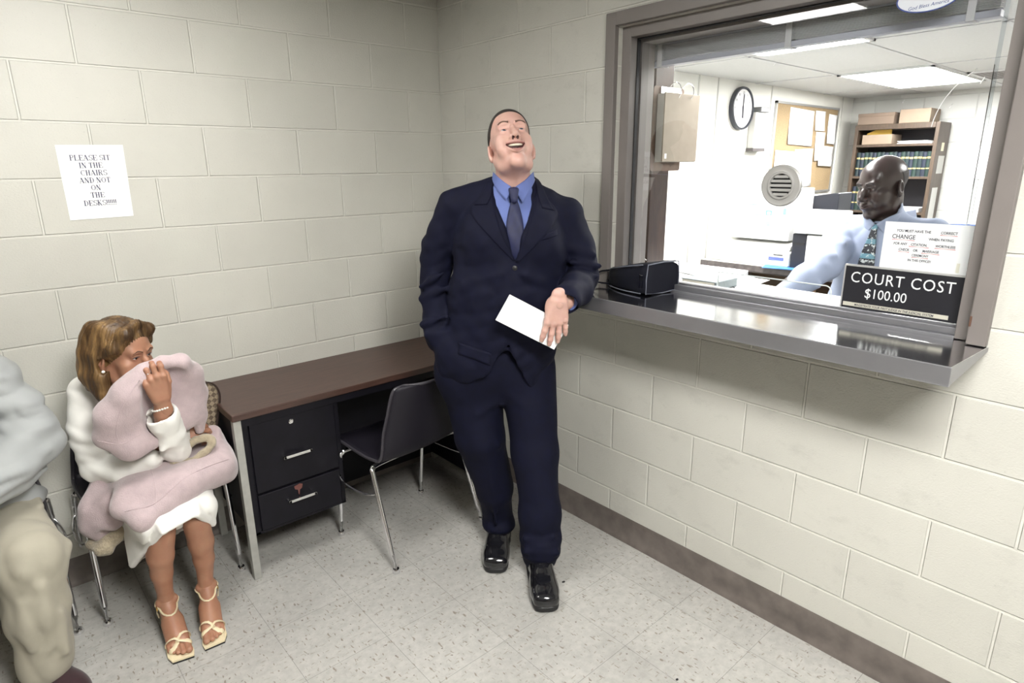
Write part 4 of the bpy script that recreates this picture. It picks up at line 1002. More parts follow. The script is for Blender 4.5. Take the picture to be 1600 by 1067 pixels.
    def sample(s, P):
        g = (np.asarray(P, float) - s.lo) / s.h
        g = np.clip(g, 0, np.array(s.n) - 1.001); i = g.astype(int); f = g - i; out = 0
        for dx in (0, 1):
            for dy in (0, 1):
                for dz in (0, 1):
                    w = (f[:, 0] if dx else 1 - f[:, 0]) * (f[:, 1] if dy else 1 - f[:, 1]) * (f[:, 2] if dz else 1 - f[:, 2])
                    out = out + w * s.D[i[:, 0] + dx, i[:, 1] + dy, i[:, 2] + dz]
        return out
    def march(s, P, d, n=260, tmax=0.6):
        """first surface point from P along d"""
        P = np.asarray(P, float); d = nz(d); t = np.zeros(len(P)); done = np.zeros(len(P), bool)
        for _ in range(n):
            v = s.sample(P + t[:, None] * d); step = np.clip(v * 0.7, 0.0008, 0.02)
            done |= v < 0.0004; t = np.where(done, t, t + step)
            if done.all() or t.max() > tmax: break
        return P + t[:, None] * d
    def mesh(s, smooth=1, lap=0.5):
        D = s.D; S = D < 0; nx, ny, nzz = D.shape
        acc = np.zeros((nx - 1, ny - 1, nzz - 1), np.uint8)
        for dx in (0, 1):
            for dy in (0, 1):
                for dz in (0, 1): acc += S[dx:nx - 1 + dx, dy:ny - 1 + dy, dz:nzz - 1 + dz]
        I = np.argwhere((acc > 0) & (acc < 8))
        if len(I) == 0: return np.zeros((0, 3)), np.zeros((0, 4), int)
        idx = np.full(acc.shape, -1, np.int64); idx[I[:, 0], I[:, 1], I[:, 2]] = np.arange(len(I))
        pos = np.zeros((len(I), 3)); cnt = np.zeros(len(I))
        C = {c: D[I[:, 0] + c[0], I[:, 1] + c[1], I[:, 2] + c[2]] for c in [(a, b, e) for a in (0, 1) for b in (0, 1) for e in (0, 1)]}
        for a in C:
            for axn in range(3):
                if a[axn] == 0:
                    b = list(a); b[axn] = 1; b = tuple(b)
                    va, vb = C[a], C[b]; m = (va < 0) != (vb < 0)
                    t = np.where(m, va / np.where(m, va - vb, 1), 0)
                    p = np.array(a, float)[None, :] + t[:, None] * (np.array(b) - np.array(a))
                    pos += p * m[:, None]; cnt += m
        V = s.lo + (I + pos / cnt[:, None]) * s.h
        Q = []
        for axn in range(3):
            sl0 = [slice(None)] * 3; sl1 = [slice(None)] * 3; sl0[axn] = slice(0, -1); sl1[axn] = slice(1, None)
            A, Bq = S[tuple(sl0)], S[tuple(sl1)]
            E = np.argwhere(A != Bq); u, v = [(1, 2), (2, 0), (0, 1)][axn]
            ok = (E[:, u] > 0) & (E[:, v] > 0) & (E[:, u] < D.shape[u] - 1) & (E[:, v] < D.shape[v] - 1); E = E[ok]
            ins = A[E[:, 0], E[:, 1], E[:, 2]]
            def at(du, dv):
                e = E.copy(); e[:, u] += du; e[:, v] += dv; return idx[e[:, 0], e[:, 1], e[:, 2]]
            q = np.stack([at(-1, -1), at(0, -1), at(0, 0), at(-1, 0)], 1)
            q[~ins] = q[~ins][:, ::-1]; Q.append(q)
        F = np.concatenate(Q); F = F[(F >= 0).all(1)]
        e = np.concatenate([F[:, [0, 1]], F[:, [1, 2]], F[:, [2, 3]], F[:, [3, 0]]])
        for _ in range(smooth):
            acc_ = np.zeros_like(V); c_ = np.zeros(len(V))
            for i, j in ((0, 1), (1, 0)):
                np.add.at(acc_, e[:, i], V[e[:, j]]); np.add.at(c_, e[:, i], 1)
            V = V + lap * (acc_ / np.maximum(c_, 1)[:, None] - V)
        return V, F

def join(parts):
    Vs, Fs, Ms, o = [], [], [], 0
    for p in parts:
        V, F = p[0], p[1]; m = p[2] if len(p) > 2 else np.zeros(len(F), int)
        Vs.append(V); Fs.append(F + o); Ms.append(np.broadcast_to(m, (len(F),))); o += len(V)
    return np.concatenate(Vs), np.concatenate(Fs), np.concatenate(Ms)
def xf(V, R, t): return V @ np.asarray(R).T + np.asarray(t)

def npmesh(name, V, F, mats, parent, mi=None, label=None, local=False):
    """numpy verts/quads as one mesh object; verts in the root's local frame when local, else world"""
    me = bpy.data.meshes.new(name)
    V = np.asarray(V, float)
    if not local: V = V - np.array(wloc(parent))
    me.from_pydata(V.tolist(), [], F.tolist())
    if not isinstance(mats, (list, tuple)): mats = [mats]
    for m in mats: me.materials.append(m)
    me.polygons.foreach_set('use_smooth', [True] * len(me.polygons))
    if mi is not None: me.polygons.foreach_set('material_index', np.asarray(mi, np.int32).tolist())
    me.update()
    o = link(name, me, parent)
    if label: o['label'] = label
    return o

def drape(field, L, Rr, n, m, off, d, start, thick=0.0):
    """patch between two polylines (lists of points), dropped onto a field along d from 'start' back along -d"""
    L = np.array([tuple(p) for p in smooth_path(L, max(1, n // max(1, len(L) - 1)))]) if len(L) > 2 else np.linspace(L[0], L[1], n)
    Rr = np.array([tuple(p) for p in smooth_path(Rr, max(1, n // max(1, len(Rr) - 1)))]) if len(Rr) > 2 else np.linspace(Rr[0], Rr[1], n)
    k = min(len(L), len(Rr)); L = L[np.linspace(0, len(L) - 1, k).astype(int)]; Rr = Rr[np.linspace(0, len(Rr) - 1, k).astype(int)]
    d = nz(d); P = []
    for i in range(k):
        for j in range(m + 1): P.append(L[i] + (Rr[i] - L[i]) * j / m)
    P = np.array(P); P = field.march(P - d * start, d) - d * off
    F = [[i * (m + 1) + j, i * (m + 1) + j + 1, (i + 1) * (m + 1) + j + 1, (i + 1) * (m + 1) + j] for i in range(k - 1) for j in range(m)]
    return P, np.array(F)
def slab(V, F, t, d):
    """give an open patch a thickness t along d"""
    n = len(V); d = nz(d) * t
    V2 = np.concatenate([V, V + d]); F2 = [list(f) for f in F] + [[q + n for q in reversed(f)] for f in F]
    from collections import Counter
    c = Counter()
    for f in F:
        for a, b in zip(f, list(f[1:]) + [f[0]]): c[(min(a, b), max(a, b))] += 1
    for f in F:
        for a, b in zip(f, list(f[1:]) + [f[0]]):
            if c[(min(a, b), max(a, b))] == 1: F2.append([b, a, a + n, b + n])
    return V2, np.array(F2)

# ------------------------------------------------------------------ heads, hands and feet
def head_field(o, h=0.0021):
    """head in its own frame: face toward -y, x to the viewer's right, z up, origin between the ears"""
    f = Field((-0.105, -0.155, -0.25 + 0.02), (0.105, 0.135, 0.155), h)
    fat = o.get('fat', 0.0)
    f.ell((0, 0.018, 0.045), (0.0765, 0.097, 0.088), 0)
    f.ell((0, -0.030, 0.045), (0.066, 0.058, 0.066), 0.02)
    f.ell((0, -0.022, -0.035), (0.064 + fat, 0.070, 0.078), 0.03)
    for s in (-1, 1):
        f.cone((s * 0.053, 0.008, -0.050), (s * (0.044 + fat), -0.012, -0.078), 0.020, 0.020, 0.02)
        f.cone((s * (0.044 + fat), -0.012, -0.078), (s * 0.010, -0.068, -0.101), 0.020, 0.019, 0.02)
        f.ell((s * 0.042, -0.056, -0.018), (0.027, 0.028, 0.022), 0.02)
        f.ell((s * 0.040, -0.062, -0.050), (0.026, 0.026, 0.026), 0.022)
    f.ell((0, -0.075, -0.106), (0.023, 0.018, 0.017), 0.018)
    f.cone((-0.040, -0.076, 0.030), (0.040, -0.076, 0.030), 0.014, 0.014, 0.016)
    f.ell((0, -0.088, -0.062), (0.030, 0.016, 0.026), 0.015)
    # sockets, eyelids, eyeballs' slits
    for s in (-1, 1):
        f.ell((s * 0.032, -0.096, 0.009), (0.019, 0.016, 0.012), 0.012, '-')
        f.ell((s * 0.032, -0.073, 0.008), (0.0150, 0.0142, 0.0128), 0.006)
        f.cone((s * 0.017, -0.086, 0.0155), (s * 0.046, -0.080, 0.0145), 0.0042, 0.0035, 0.006)
        op = o.get('eye', 0.0042)
        f.ell((s * 0.032, -0.088, 0.0082), (0.0128, 0.012, op), 0.0012, '-')
        f.cone((s * 0.014, -0.0925, 0.030), (s * 0.046, -0.083, 0.0325), 0.0045, 0.0035, 0.008)
    # nose
    nw = o.get('nose', 1.0)
    f.chain([(0, -0.088, 0.016), (0, -0.099, -0.004), (0, -0.113, -0.028)], [0.0085 * nw, 0.0098 * nw, 0.0128 * nw], 0.010)
    for s in (-1, 1):
        f.ell((s * 0.0145 * nw, -0.101, -0.033), (0.0088 * nw, 0.011, 0.0085), 0.006)
        f.ell((s * 0.0075 * nw, -0.1075, -0.0405), (0.0050 * nw, 0.0070, 0.0075), 0.001, '-')
        # fold from nostril to mouth corner
        if o.get('smile', 0): f.chain([(s * 0.021, -0.103, -0.030), (s * 0.034, -0.093, -0.050), (s * 0.040, -0.085, -0.070)], [0.0016 * o.get('fold', 1), 0.0028 * o.get('fold', 1), 0.0014], 0.009, '-')
    sm = o.get('smile', 0.0); W = 0.025 + 0.008 * sm
    def arc(t, zc, bow):   # mouth line across the face
        return (t * W, -0.1035 + 0.020 * t * t, zc + bow * t * t + 0.003 * sm * t * t)
    T = np.linspace(-1, 1, 13)
    if o.get('open', 0):
        g = f.blank(); op = o['open']
        for a, b in zip(T[:-1], T[1:]):
            g.cone(arc(a, -0.062 - op * (1 - a * a) * 0.5, 0.011), arc(b, -0.062 - op * (1 - b * b) * 0.5, 0.011), 0.002 + op * 0.62 * (1 - a * a), 0.002 + op * 0.62 * (1 - b * b), 0)
        up = [arc(t, -0.058 + 0.0015, 0.0085) for t in T]; dn = [arc(t, -0.064 - op * 1.25, 0.012 + op * 1.0) for t in T]
        f.chain(up, [0.0020 + 0.0018 * (1 - t * t) for t in T], 0.005); f.chain(dn, [0.0024 + 0.0034 * (1 - t * t) for t in T], 0.005)
        f.D = -smin(-f.D, g.D, 0.0015)
    else:
        up = [arc(t, -0.0605, 0.006 * sm) for t in T]; dn = [arc(t, -0.070, 0.012 * sm) for t in T]
        f.chain(up, [0.0025 + 0.0035 * (1 - t * t) for t in T], 0.005); f.chain(dn, [0.0025 + 0.0045 * (1 - t * t) for t in T], 0.005)
        f.chain([(p[0], p[1] - 0.005, p[2] - 0.0045) for p in up], [0.0012] * 13, 0.003, '-')
    # ears
    for s in (-1, 1):
        e = f.blank(); Re = rotm(s * 22, -10, 0)
        e.ell((s * 0.080, 0.018, -0.008), (0.009, 0.021, 0.033), 0, '+', Re)
        e.ell((s * 0.088, 0.016, -0.004), (0.008, 0.012, 0.020), 0.004, '-', Re)
        e.ell((s * 0.080, 0.010, -0.036), (0.006, 0.009, 0.010), 0.006)
        f.merge(e, 0.005)
    # neck
    nr = o.get('neck', 0.058)
    f.cone((0, 0.028, -0.045), o.get('neck_to', (0, 0.060, -0.24)), nr, nr * 1.04, 0.022)
    return f
def eyeball(c, r, gaze, mats, parent, R, t, sc, local=True):
    n, m = 20, 14; V, F, mi = [], [], []
    gz = Vector(gaze).normalized(); u, v = frame_of(gz)
    for i in range(m + 1):
        th = PI * i / m
        for k in range(n):
            a = 2 * PI * k / n; p = gz * math.cos(th) + (u * math.cos(a) + v * math.sin(a)) * math.sin(th)
            V.append((c[0] + r * p.x, c[1] + r * p.y, c[2] + r * p.z))
    for i in range(m):
        for k in range(n):
            F.append([i * n + k, i * n + (k + 1) % n, (i + 1) * n + (k + 1) % n, (i + 1) * n + k]); mi.append(2 if i < 1 else (1 if i < 3 else 0))
    return npmesh('eye', xf(np.array(V) * sc, R, t), np.array(F), mats, parent, mi, local=local)

def hand_field(o, h=0.0018):
    """left or right hand: y along the fingers, z out of the back, x toward the thumb; origin at the wrist"""
    s = o.get('scale', 1.0)
    f = Field((-0.075, -0.10, -0.13), (0.095, 0.22, 0.07), h)
    f.cone((0, -o.get('arm', 0.09), 0), (0, 0.0, 0), 0.027, 0.026, 0, '+', (0, 0, 1, 1.35))
    kx = [0.030, 0.009, -0.012, -0.031]; ky = [0.088, 0.092, 0.086, 0.075]; kr = [0.0125, 0.0125, 0.0118, 0.0108]
    for x, y, r in zip(kx, ky, kr): f.cone((x * 0.55, 0.005, 0), (x, y, 0.001), 0.017, r, 0.012)
    f.ell((0.0, 0.045, -0.008), (0.038, 0.048, 0.014), 0.012)
    f.ell((0.024, 0.028, -0.014), (0.018, 0.032, 0.014), 0.012)
    ln = o.get('len', [0.078, 0.086, 0.080, 0.062]); bends = o['bend']; spread = o.get('spread', [5, 1, -3, -8])
    g = f.blank()
    for i in range(4):
        p = np.array([kx[i], ky[i], 0.0]); a = 0.0; sp = math.radians(spread[i])
        pts = [p + np.array([0, -0.012, 0])]; pts.append(p)
        for q, frac in enumerate((0.46, 0.30, 0.24)):
            a += math.radians(bends[i][q])
            d = np.array([math.sin(sp) * math.cos(a), math.cos(sp) * math.cos(a), -math.sin(a)])
            p = p + d * ln[i] * frac; pts.append(p)
        r0 = kr[i] * 0.86
        one = f.blank(); one.chain(pts, [r0, r0, r0 * 0.94, r0 * 0.86, r0 * 0.72], 0.0); one.ell(pts[2], (r0 * 1.04,) * 3, 0.004); one.ell(pts[3], (r0 * 0.95,) * 3, 0.004)
        g.D = smin(g.D, one.D, 0.0012)
    f.merge(g, 0.007)
    th = o.get('thumb', [(0.022, 0.018, -0.010), (0.048, 0.048, -0.020), (0.056, 0.078, -0.026), (0.054, 0.100, -0.030)])
    t_ = f.blank(); t_.chain(th, [0.015, 0.0125, 0.0112, 0.0085], 0.002); f.merge(t_, 0.009)
    # knuckle bumps and tendons
    for x, y in zip(kx, ky): f.ell((x, y, 0.009), (0.007, 0.008, 0.005), 0.006)
    return f
def hand_axes(fingers, back):
    y = nz(fingers); z = np.array(back, float); z = nz(z - y * (z @ y)); x = np.cross(y, z)
    return np.stack([x, y, z], 1)

def foot_field(h=0.0021, heel=0.0):
    """bare foot for a heeled sandal: toes toward -y, sole at z 0 under the ball, ankle joint rising at the back"""
    f = Field((-0.06, -0.15, -0.02), (0.06, 0.15, 0.22), h)
    f.chain([(0, 0.095, 0.028 + heel), (0.0, 0.045, 0.045 + heel * 0.75), (0.002, -0.035, 0.032 + heel * 0.12)], [0.029, 0.031, 0.029], 0)
    f.cone((0.016, 0.02, 0.035 + heel * 0.5), (0.020, -0.06, 0.020), 0.024, 0.020, 0.015); f.cone((-0.016, 0.02, 0.030 + heel * 0.5), (-0.020, -0.05, 0.017), 0.022, 0.017, 0.015)
    f.cone((0, 0.078, 0.07 + heel), (0, 0.070, 0.20), 0.031, 0.0262, 0.03)
    for s in (-1, 1): f.ell((s * 0.029, 0.070, 0.072 + heel), (0.010, 0.012, 0.012), 0.012)
    g = f.blank()
    for x, y0, l, r in ((0.026, -0.066, 0.042, 0.0118), (0.006, -0.066, 0.042, 0.0085), (-0.009, -0.061, 0.038, 0.0080), (-0.022, -0.054, 0.034, 0.0075), (-0.033, -0.044, 0.030, 0.0072)):
        one = f.blank(); one.chain([(x * 0.8, y0 + 0.02, 0.022), (x, y0 - l * 0.5, 0.0165), (x * 1.0, y0 - l, 0.0105)], [r * 1.1, r, r * 0.95], 0.0); one.ell((x, y0 - l, 0.011), (r * 1.05, r * 1.15, r), 0.003)
        g.D = smin(g.D, one.D, 0.001)
    f.merge(g, 0.006)
    return f
def crease_noise(seed, amp, sc, n=5):
    r = np.random.default_rng(seed); W = r.normal(size=(n, 3)) * np.array(sc); ph = r.uniform(0, 6.28, n); U2 = r.normal(size=(n, 3)) * np.array(sc) * 0.5
    def fn(x, y, z):
        a = 0
        for w, p, u in zip(W, ph, U2):
            a = a + (0.55 - np.abs(np.sin(w[0] * x + w[1] * y + w[2] * z + p + 0.9 * np.sin(u[0] * x + u[1] * y + u[2] * z)))) * (0.5 + 0.5 * np.sin(u[1] * x + u[2] * y + u[0] * z + 2 * p))
        return a * (amp / 1.3)
    return fn
def fold_noise(seed, amp, sc):
    r = np.random.default_rng(seed); W = r.normal(size=(7, 3)) * np.array(sc); ph = r.uniform(0, 6.28, 7)
    def fn(x, y, z):
        a = 0
        for w, p in zip(W, ph): a = a + np.sin(w[0] * x + w[1] * y + w[2] * z + p)
        return a * (amp / 2.6)
    return fn
# ------------------------------------------------------------------ people: shared materials
def skin_mat(name, col, var=0.10, rough=0.48):
    m, nt, bs = new_mat(name)
    v = coords(nt)
    n = noise(nt, v, 26, 4, 0.6)
    a = (col[0] * (1 - var * 0.4), col[1] * (1 - var), col[2] * (1 - var)); b = (col[0] * (1 + var * 0.5), col[1] * (1 + var * 0.7), col[2] * (1 + var * 0.7))
    nt.links.new(ramp(nt, n, [(0.3, a), (0.7, b)]), bs.inputs['Base Color'])
    bs.inputs['Roughness'].default_value = rough
    bs.inputs['Subsurface Weight'].default_value = 0.12; bs.inputs['Subsurface Radius'].default_value = (0.012, 0.004, 0.002); bs.inputs['Subsurface Scale'].default_value = 0.5
    bump(nt, bs, noise(nt, v, 420, 2), 0.08, 0.001)
    return m
def cloth_mat(name, col, rough=0.8, weave=900, var=0.12, vscale=20, sheen=0.15, bstr=0.25, bdist=0.0012, big=0.0):
    m, nt, bs = new_mat(name)
    v = coords(nt)
    n = noise(nt, v, vscale, 4)
    a = tuple(c * (1 - var) for c in col); b = tuple(c * (1 + var) for c in col)
    nt.links.new(ramp(nt, n, [(0.3, a), (0.7, b)]), bs.inputs['Base Color'])
    bs.inputs['Roughness'].default_value = rough; bs.inputs['Sheen Weight'].default_value = sheen
    h = noise(nt, v, weave, 2)
    if big: h = mth(nt, 'ADD', mth(nt, 'MULTIPLY', noise(nt, v, 14, 3), big), h)
    bump(nt, bs, h, bstr, bdist)
    return m
M_EYEW = simple('eye_white', (0.52, 0.49, 0.48), 0.25); M_PUP = simple('pupil', (0.01, 0.01, 0.01), 0.15)
M_IRISB = simple('iris_blue_grey', (0.045, 0.06, 0.085), 0.2); M_IRISD = simple('iris_brown', (0.05, 0.025, 0.012), 0.2)
M_TEETH = simple('teeth', (0.72, 0.68, 0.55), 0.3); M_MOUTH = simple('mouth_dark', (0.055, 0.018, 0.016), 0.6)

def head_parts(o, skin_i=0, lip_i=1, mouth_i=2):
    f = head_field(o)
    V, F = f.mesh(2, 0.45)
    c = V[F].mean(1); mi = np.full(len(F), skin_i)
    x, y, z = c[:, 0], c[:, 1], c[:, 2]
    sm = o.get('smile', 0); W = 0.025 + 0.008 * sm; t = x / W; op = o.get('open', 0)
    inn = np.abs(t) < 1.08
    if op:
        zu = -0.0555 + 0.0115 * t * t; zd = -0.0645 - op * 1.25 - 0.0055 * (1 - t * t) + (0.012 + op) * t * t
        lips = inn & (z < zu + 0.0015) & (z > zd) & (y < -0.078)
        mi[lips] = lip_i
        zi0 = -0.062 - op * (1 - t * t) * 0.5 + 0.014 * t * t; hh = 0.0005 + op * 0.62 * (1 - t * t)
        nrm = np.cross(V[F[:, 1]] - V[F[:, 0]], V[F[:, 2]] - V[F[:, 0]])
        cav = inn & (np.abs(z - zi0) < hh + 0.001) & (y > (-0.1035 + 0.020 * t * t) - 0.001 + 0.0)
        mi[cav & (y < -0.07)] = mouth_i
    else:
        zu = -0.0565 + 0.006 * sm * t * t - 0.0025 * t * t; zd = -0.0755 + 0.012 * sm * t * t + 0.004 * t * t
        mi[inn & (np.abs(t) < 1) & (z < zu) & (z > zd) & (y < -0.08)] = lip_i
    nw = o.get('nose', 1.0)
    for s in (-1, 1): mi[(((x - s * 0.0075 * nw) / (0.0056 * nw)) ** 2 + ((y + 0.1075) / 0.0075) ** 2 + ((z + 0.0405) / 0.0075) ** 2) < 0.95] = mouth_i
    return f, V, F, mi
def hair_field(hf, off, line_y, line_z, extra=None):
    """thickened scalp above a hairline given as z over y"""
    g = hf.blank(); g.D = hf.D - off
    Y = hf.ax[1][None, :, None]; Z = hf.ax[2][None, None, :]
    zl = np.interp(hf.ax[1], line_y, line_z).astype(np.float32)[None, :, None]
    cut = (zl - Z) * 0.75 + 0 * hf.ax[0][:, None, None]
    g.D = np.maximum(g.D, cut)
    return g

# ------------------------------------------------------------------ the standing man in the navy suit
SUIT = cloth_mat('navy_suit_wool', (0.0016, 0.0022, 0.0128), 0.8, 700, 0.15, 30, 0.0)
SUIT.node_tree.nodes['Principled BSDF'].inputs['Specular IOR Level'].default_value = 0.22
SHIRTB = cloth_mat('blue_shirt', (0.098, 0.138, 0.35), 0.7, 1200, 0.05, 20, 0.05)
TIE = cloth_mat('navy_silk_tie', (0.006, 0.009, 0.048), 0.62, 900, 0.2, 60, 0.0)
SKIN1 = skin_mat('skin_fair', (0.54, 0.335, 0.28)); LIP1 = simple('lips_fair', (0.36, 0.165, 0.145), 0.45)
HAIR1 = simple('hair_dark_brown', (0.022, 0.015, 0.012), 0.75, bscale=500, bstr=0.5)
BROW1 = simple('eyebrow_brown', (0.11, 0.058, 0.042), 0.8)
SHOE = simple('polished_black_leather', (0.008, 0.008, 0.010), 0.13, coat=0.6)
SOLE = simple('black_rubber_sole', (0.010, 0.010, 0.011), 0.5)
man = thing('person', 'man in a dark navy suit laughing upward, elbow on the steel shelf', 'person', (0, 0, 0))
# jacket
J = Field((-0.47, -0.34, 0.62), (0.36, 0.30, 1.66), 0.0062)
J.ell((-0.045, 0.065, 1.36), (0.222, 0.140, 0.23), 0)
J.cone((-0.035, 0.085, 1.555), (-0.252, 0.085, 1.512), 0.066, 0.060, 0.04); J.cone((-0.035, 0.085, 1.555), (0.165, 0.085, 1.472), 0.066, 0.060, 0.04)
J.ell((-0.125, -0.01, 1.38), (0.095, 0.078, 0.11), 0.05); J.ell((0.040, -0.01, 1.36), (0.095, 0.078, 0.11), 0.05)
J.ell((-0.058, 0.045, 1.14), (0.232, 0.155, 0.26), 0.05)
J.ell((-0.085, 0.055, 0.93), (0.212, 0.160, 0.22), 0.06)
J.ell((-0.245, 0.02, 0.93), (0.105, 0.10, 0.12), 0.05)
J.plane((0, 0, 0.712), (0.10, 0.25, -1), 0.006)
# rounded quarters: open the skirt below the button
def prism_cut(fld, pts, y0, y1, k=0.006):
    P = np.array(pts); n = len(P)
    def fn(Q):
        x = Q[0] + 0 * Q[2]; z = Q[2] + 0 * Q[0]; d = None; inside = np.zeros(np.broadcast(Q[0], Q[2]).shape, bool)
        for i in range(n):
            a, b = P[i], P[(i + 1) % n]; e = b - a; wx, wz = x - a[0], z - a[1]
            t = np.clip((wx * e[0] + wz * e[1]) / (e @ e), 0, 1); q = (wx - t * e[0]) ** 2 + (wz - t * e[1]) ** 2
            d = q if d is None else np.minimum(d, q)
            c = ((a[1] > z) != (b[1] > z)) & (x < (b[0] - a[0]) * (z - a[1]) / (b[1] - a[1] + 1e-12) + a[0]); inside ^= c
        d = np.sqrt(d) * np.where(inside, -1, 1)
        return np.maximum(d + 0 * Q[1], np.maximum(y0 - Q[1], Q[1] - y1)).astype(np.float32)
    return fld.put(fn, (P[:, 0].min(), y0, P[:, 1].min()), (P[:, 0].max(), y1, P[:, 1].max()), k, '-')
prism_cut(J, [(-0.055, 1.02), (-0.015, 0.90), (0.035, 0.80), (0.080, 0.74), (0.085, 0.60), (-0.32, 0.60), (-0.29, 0.855), (-0.26, 0.845), (-0.20, 0.845), (-0.135, 0.895)], -0.4, -0.02)
prism_cut(J, [(-0.028, 1.318), (0.036, 1.52), (0.050, 1.62), (-0.110, 1.62), (-0.098, 1.52)], -0.4, 0.02)
SL = J.blank()   # sleeves kept apart from the trunk by a tighter blend
SL.chain([(-0.250, 0.085, 1.500), (-0.325, 0.115, 1.345), (-0.345, 0.115, 1.215), (-0.338, 0.070, 1.08), (-0.322, 0.035, 0.985)], [0.071, 0.066, 0.060, 0.056, 0.054], 0.008)
SL.chain([(0.158, 0.085, 1.455), (0.215, 0.085, 1.335), (0.232, 0.060, 1.225)], [0.070, 0.066, 0.062], 0.008)
SL.chain([(0.232, 0.060, 1.225), (0.195, -0.06, 1.208), (0.153, -0.178, 1.198)], [0.060, 0.056, 0.051], 0.012)
# creases at the elbows
for a, b in (((-0.395, 0.05, 1.20), (-0.30, 0.03, 1.26)), ((-0.40, 0.07, 1.15), (-0.29, 0.02, 1.20)), ((-0.39, 0.02, 1.06), (-0.29, -0.02, 1.10)), ((-0.37, 0.0, 1.02), (-0.28, -0.02, 1.04))): SL.cone(a, b, 0.010, 0.006, 0.018)
for a, b in (((0.29, 0.02, 1.28), (0.18, 0.0, 1.30)), ((0.28, -0.01, 1.245), (0.17, -0.03, 1.235)), ((0.27, 0.03, 1.32), (0.18, 0.02, 1.35))): SL.cone(a, b, 0.009, 0.005, 0.018)
SL.plane((-0.322, 0.03, 0.962), (0.45, -0.10, -1.0), 0.003, (-0.42, -0.06, 0.85), (-0.24, 0.15, 1.05))
SL.cone((-0.312, 0.030, 0.99), (-0.30, 0.025, 0.90), 0.043, 0.043, 0.002, '-')
SL.cone((0.165, -0.165, 1.192), (0.135, -0.26, 1.165), 0.038, 0.042, 0.002, '-')
J.merge(SL, 0.014)
J.warp(fold_noise(3, 0.0034, (22, 22, 30))); J.warp(fold_noise(5, 0.0016, (45, 30, 60))); J.warp(crease_noise(6, 0.0045, (16, 12, 22)))
for a, b, r in (((-0.22, -0.05, 1.22), (-0.08, -0.095, 1.27), 0.008), ((-0.23, -0.04, 1.16), (-0.12, -0.09, 1.20), 0.007), ((0.13, -0.03, 1.20), (0.0, -0.10, 1.27), 0.007), ((-0.23, -0.03, 1.06), (-0.10, -0.085, 1.03), 0.008), ((-0.22, 0.0, 1.02), (-0.06, -0.09, 0.985), 0.008)): J.cone(a, b, r, r * 0.4, 0.03)
V, F = J.mesh(2)
jacket = npmesh('jacket', V, F, SUIT, man)
fwd = (0, 1, 0)
def on(fld, L, Rr, n, m, off, nm, mt, parent, t=0.0025, d=fwd, start=0.35, flip=1, label=None):
    P, Q = drape(fld, L, Rr, n, m, off, d, start)
    P, Q = slab(P, Q, t, np.array(d))
    return npmesh(nm, P, Q, mt, parent, label=label)
# lapels with notch, pocket flap, welt, button
on(J, [(-0.112, 0, 1.575), (-0.100, 0, 1.50), (-0.075, 0, 1.415), (-0.030, 0, 1.322)], [(-0.150, 0, 1.545), (-0.192, 0, 1.492), (-0.112, 0, 1.400), (-0.034, 0, 1.318)], 24, 8, 0.004, 'lapel', SUIT, jacket, 0.006)
on(J, [(0.056, 0, 1.57), (0.038, 0, 1.50), (0.012, 0, 1.415), (-0.028, 0, 1.318)], [(0.085, 0, 1.54), (0.130, 0, 1.472), (0.060, 0, 1.388), (-0.020, 0, 1.312)], 24, 8, 0.0045, 'lapel', SUIT, jacket, 0.006)
on(J, [(-0.105, 0, 1.61), (-0.112, 0, 1.55), (-0.128, 0, 1.515)], [(-0.128, 0, 1.60), (-0.152, 0, 1.548), (-0.178, 0, 1.512)], 12, 6, 0.006, 'collar', SUIT, jacket, 0.006)
on(J, [(0.048, 0, 1.61), (0.055, 0, 1.545), (0.070, 0, 1.50)], [(0.068, 0, 1.595), (0.090, 0, 1.54), (0.118, 0, 1.488)], 12, 6, 0.006, 'collar', SUIT, jacket, 0.006)
on(J, [(-0.245, 0, 1.012), (-0.12, 0, 0.975)], [(-0.247, 0, 0.968), (-0.125, 0, 0.930)], 10, 5, 0.004, 'pocket_flap', SUIT, jacket, 0.004)
on(J, [(0.050, 0, 1.405), (0.125, 0, 1.425)], [(0.051, 0, 1.386), (0.127, 0, 1.405)], 8, 4, 0.003, 'breast_welt', SUIT, jacket, 0.003)
bp = J.march(np.array([[-0.030, -0.4, 1.292]]), fwd)[0]
bm = B(); lathe(bm, [(0, 0.004), (0.007, 0.004), (0.0095, 0.002), (0.0095, -0.002)], 16, axes(tuple(bp), (1, 0, 0), (0, 0, 1), (0, -1, 0))); obj('button', bm, SOLE, jacket)
# trousers
T = Field((-0.38, -0.22, 0.035), (0.26, 0.32, 1.06), 0.0062)
T.ell((-0.085, 0.075, 0.90), (0.185, 0.145, 0.18), 0)
T.ell((-0.272, 0.03, 0.855), (0.085, 0.078, 0.125), 0.04)
TR = T.blank(); TR.chain([(-0.205, 0.085, 0.85), (-0.182, 0.065, 0.56), (-0.128, 0.105, 0.30), (-0.108, 0.150, 0.10)], [0.128, 0.102, 0.078, 0.062], 0.02)
TL = T.blank(); TL.chain([(0.015, 0.070, 0.85), (0.045, 0.0, 0.52), (0.064, -0.055, 0.28), (0.066, -0.070, 0.09)], [0.118, 0.092, 0.082, 0.074], 0.03)
TR.ell((-0.108, 0.115, 0.115), (0.070, 0.062, 0.03), 0.03); TL.ell((0.066, -0.105, 0.125), (0.078, 0.062, 0.035), 0.03); TL.ell((0.066, -0.095, 0.175), (0.080, 0.06, 0.025), 0.03)
TL.cone((0.0, -0.15, 0.155), (0.13, -0.15, 0.148), 0.008, 0.008, 0.02); TL.cone((0.0, -0.13, 0.20), (0.12, -0.13, 0.21), 0.006, 0.006, 0.02)
TR.D = np.maximum(TR.D, -(T.ax[2][None, None, :] - 0.062 - 0.10 * (T.ax[1][None, :, None] - 0.15) * -1))
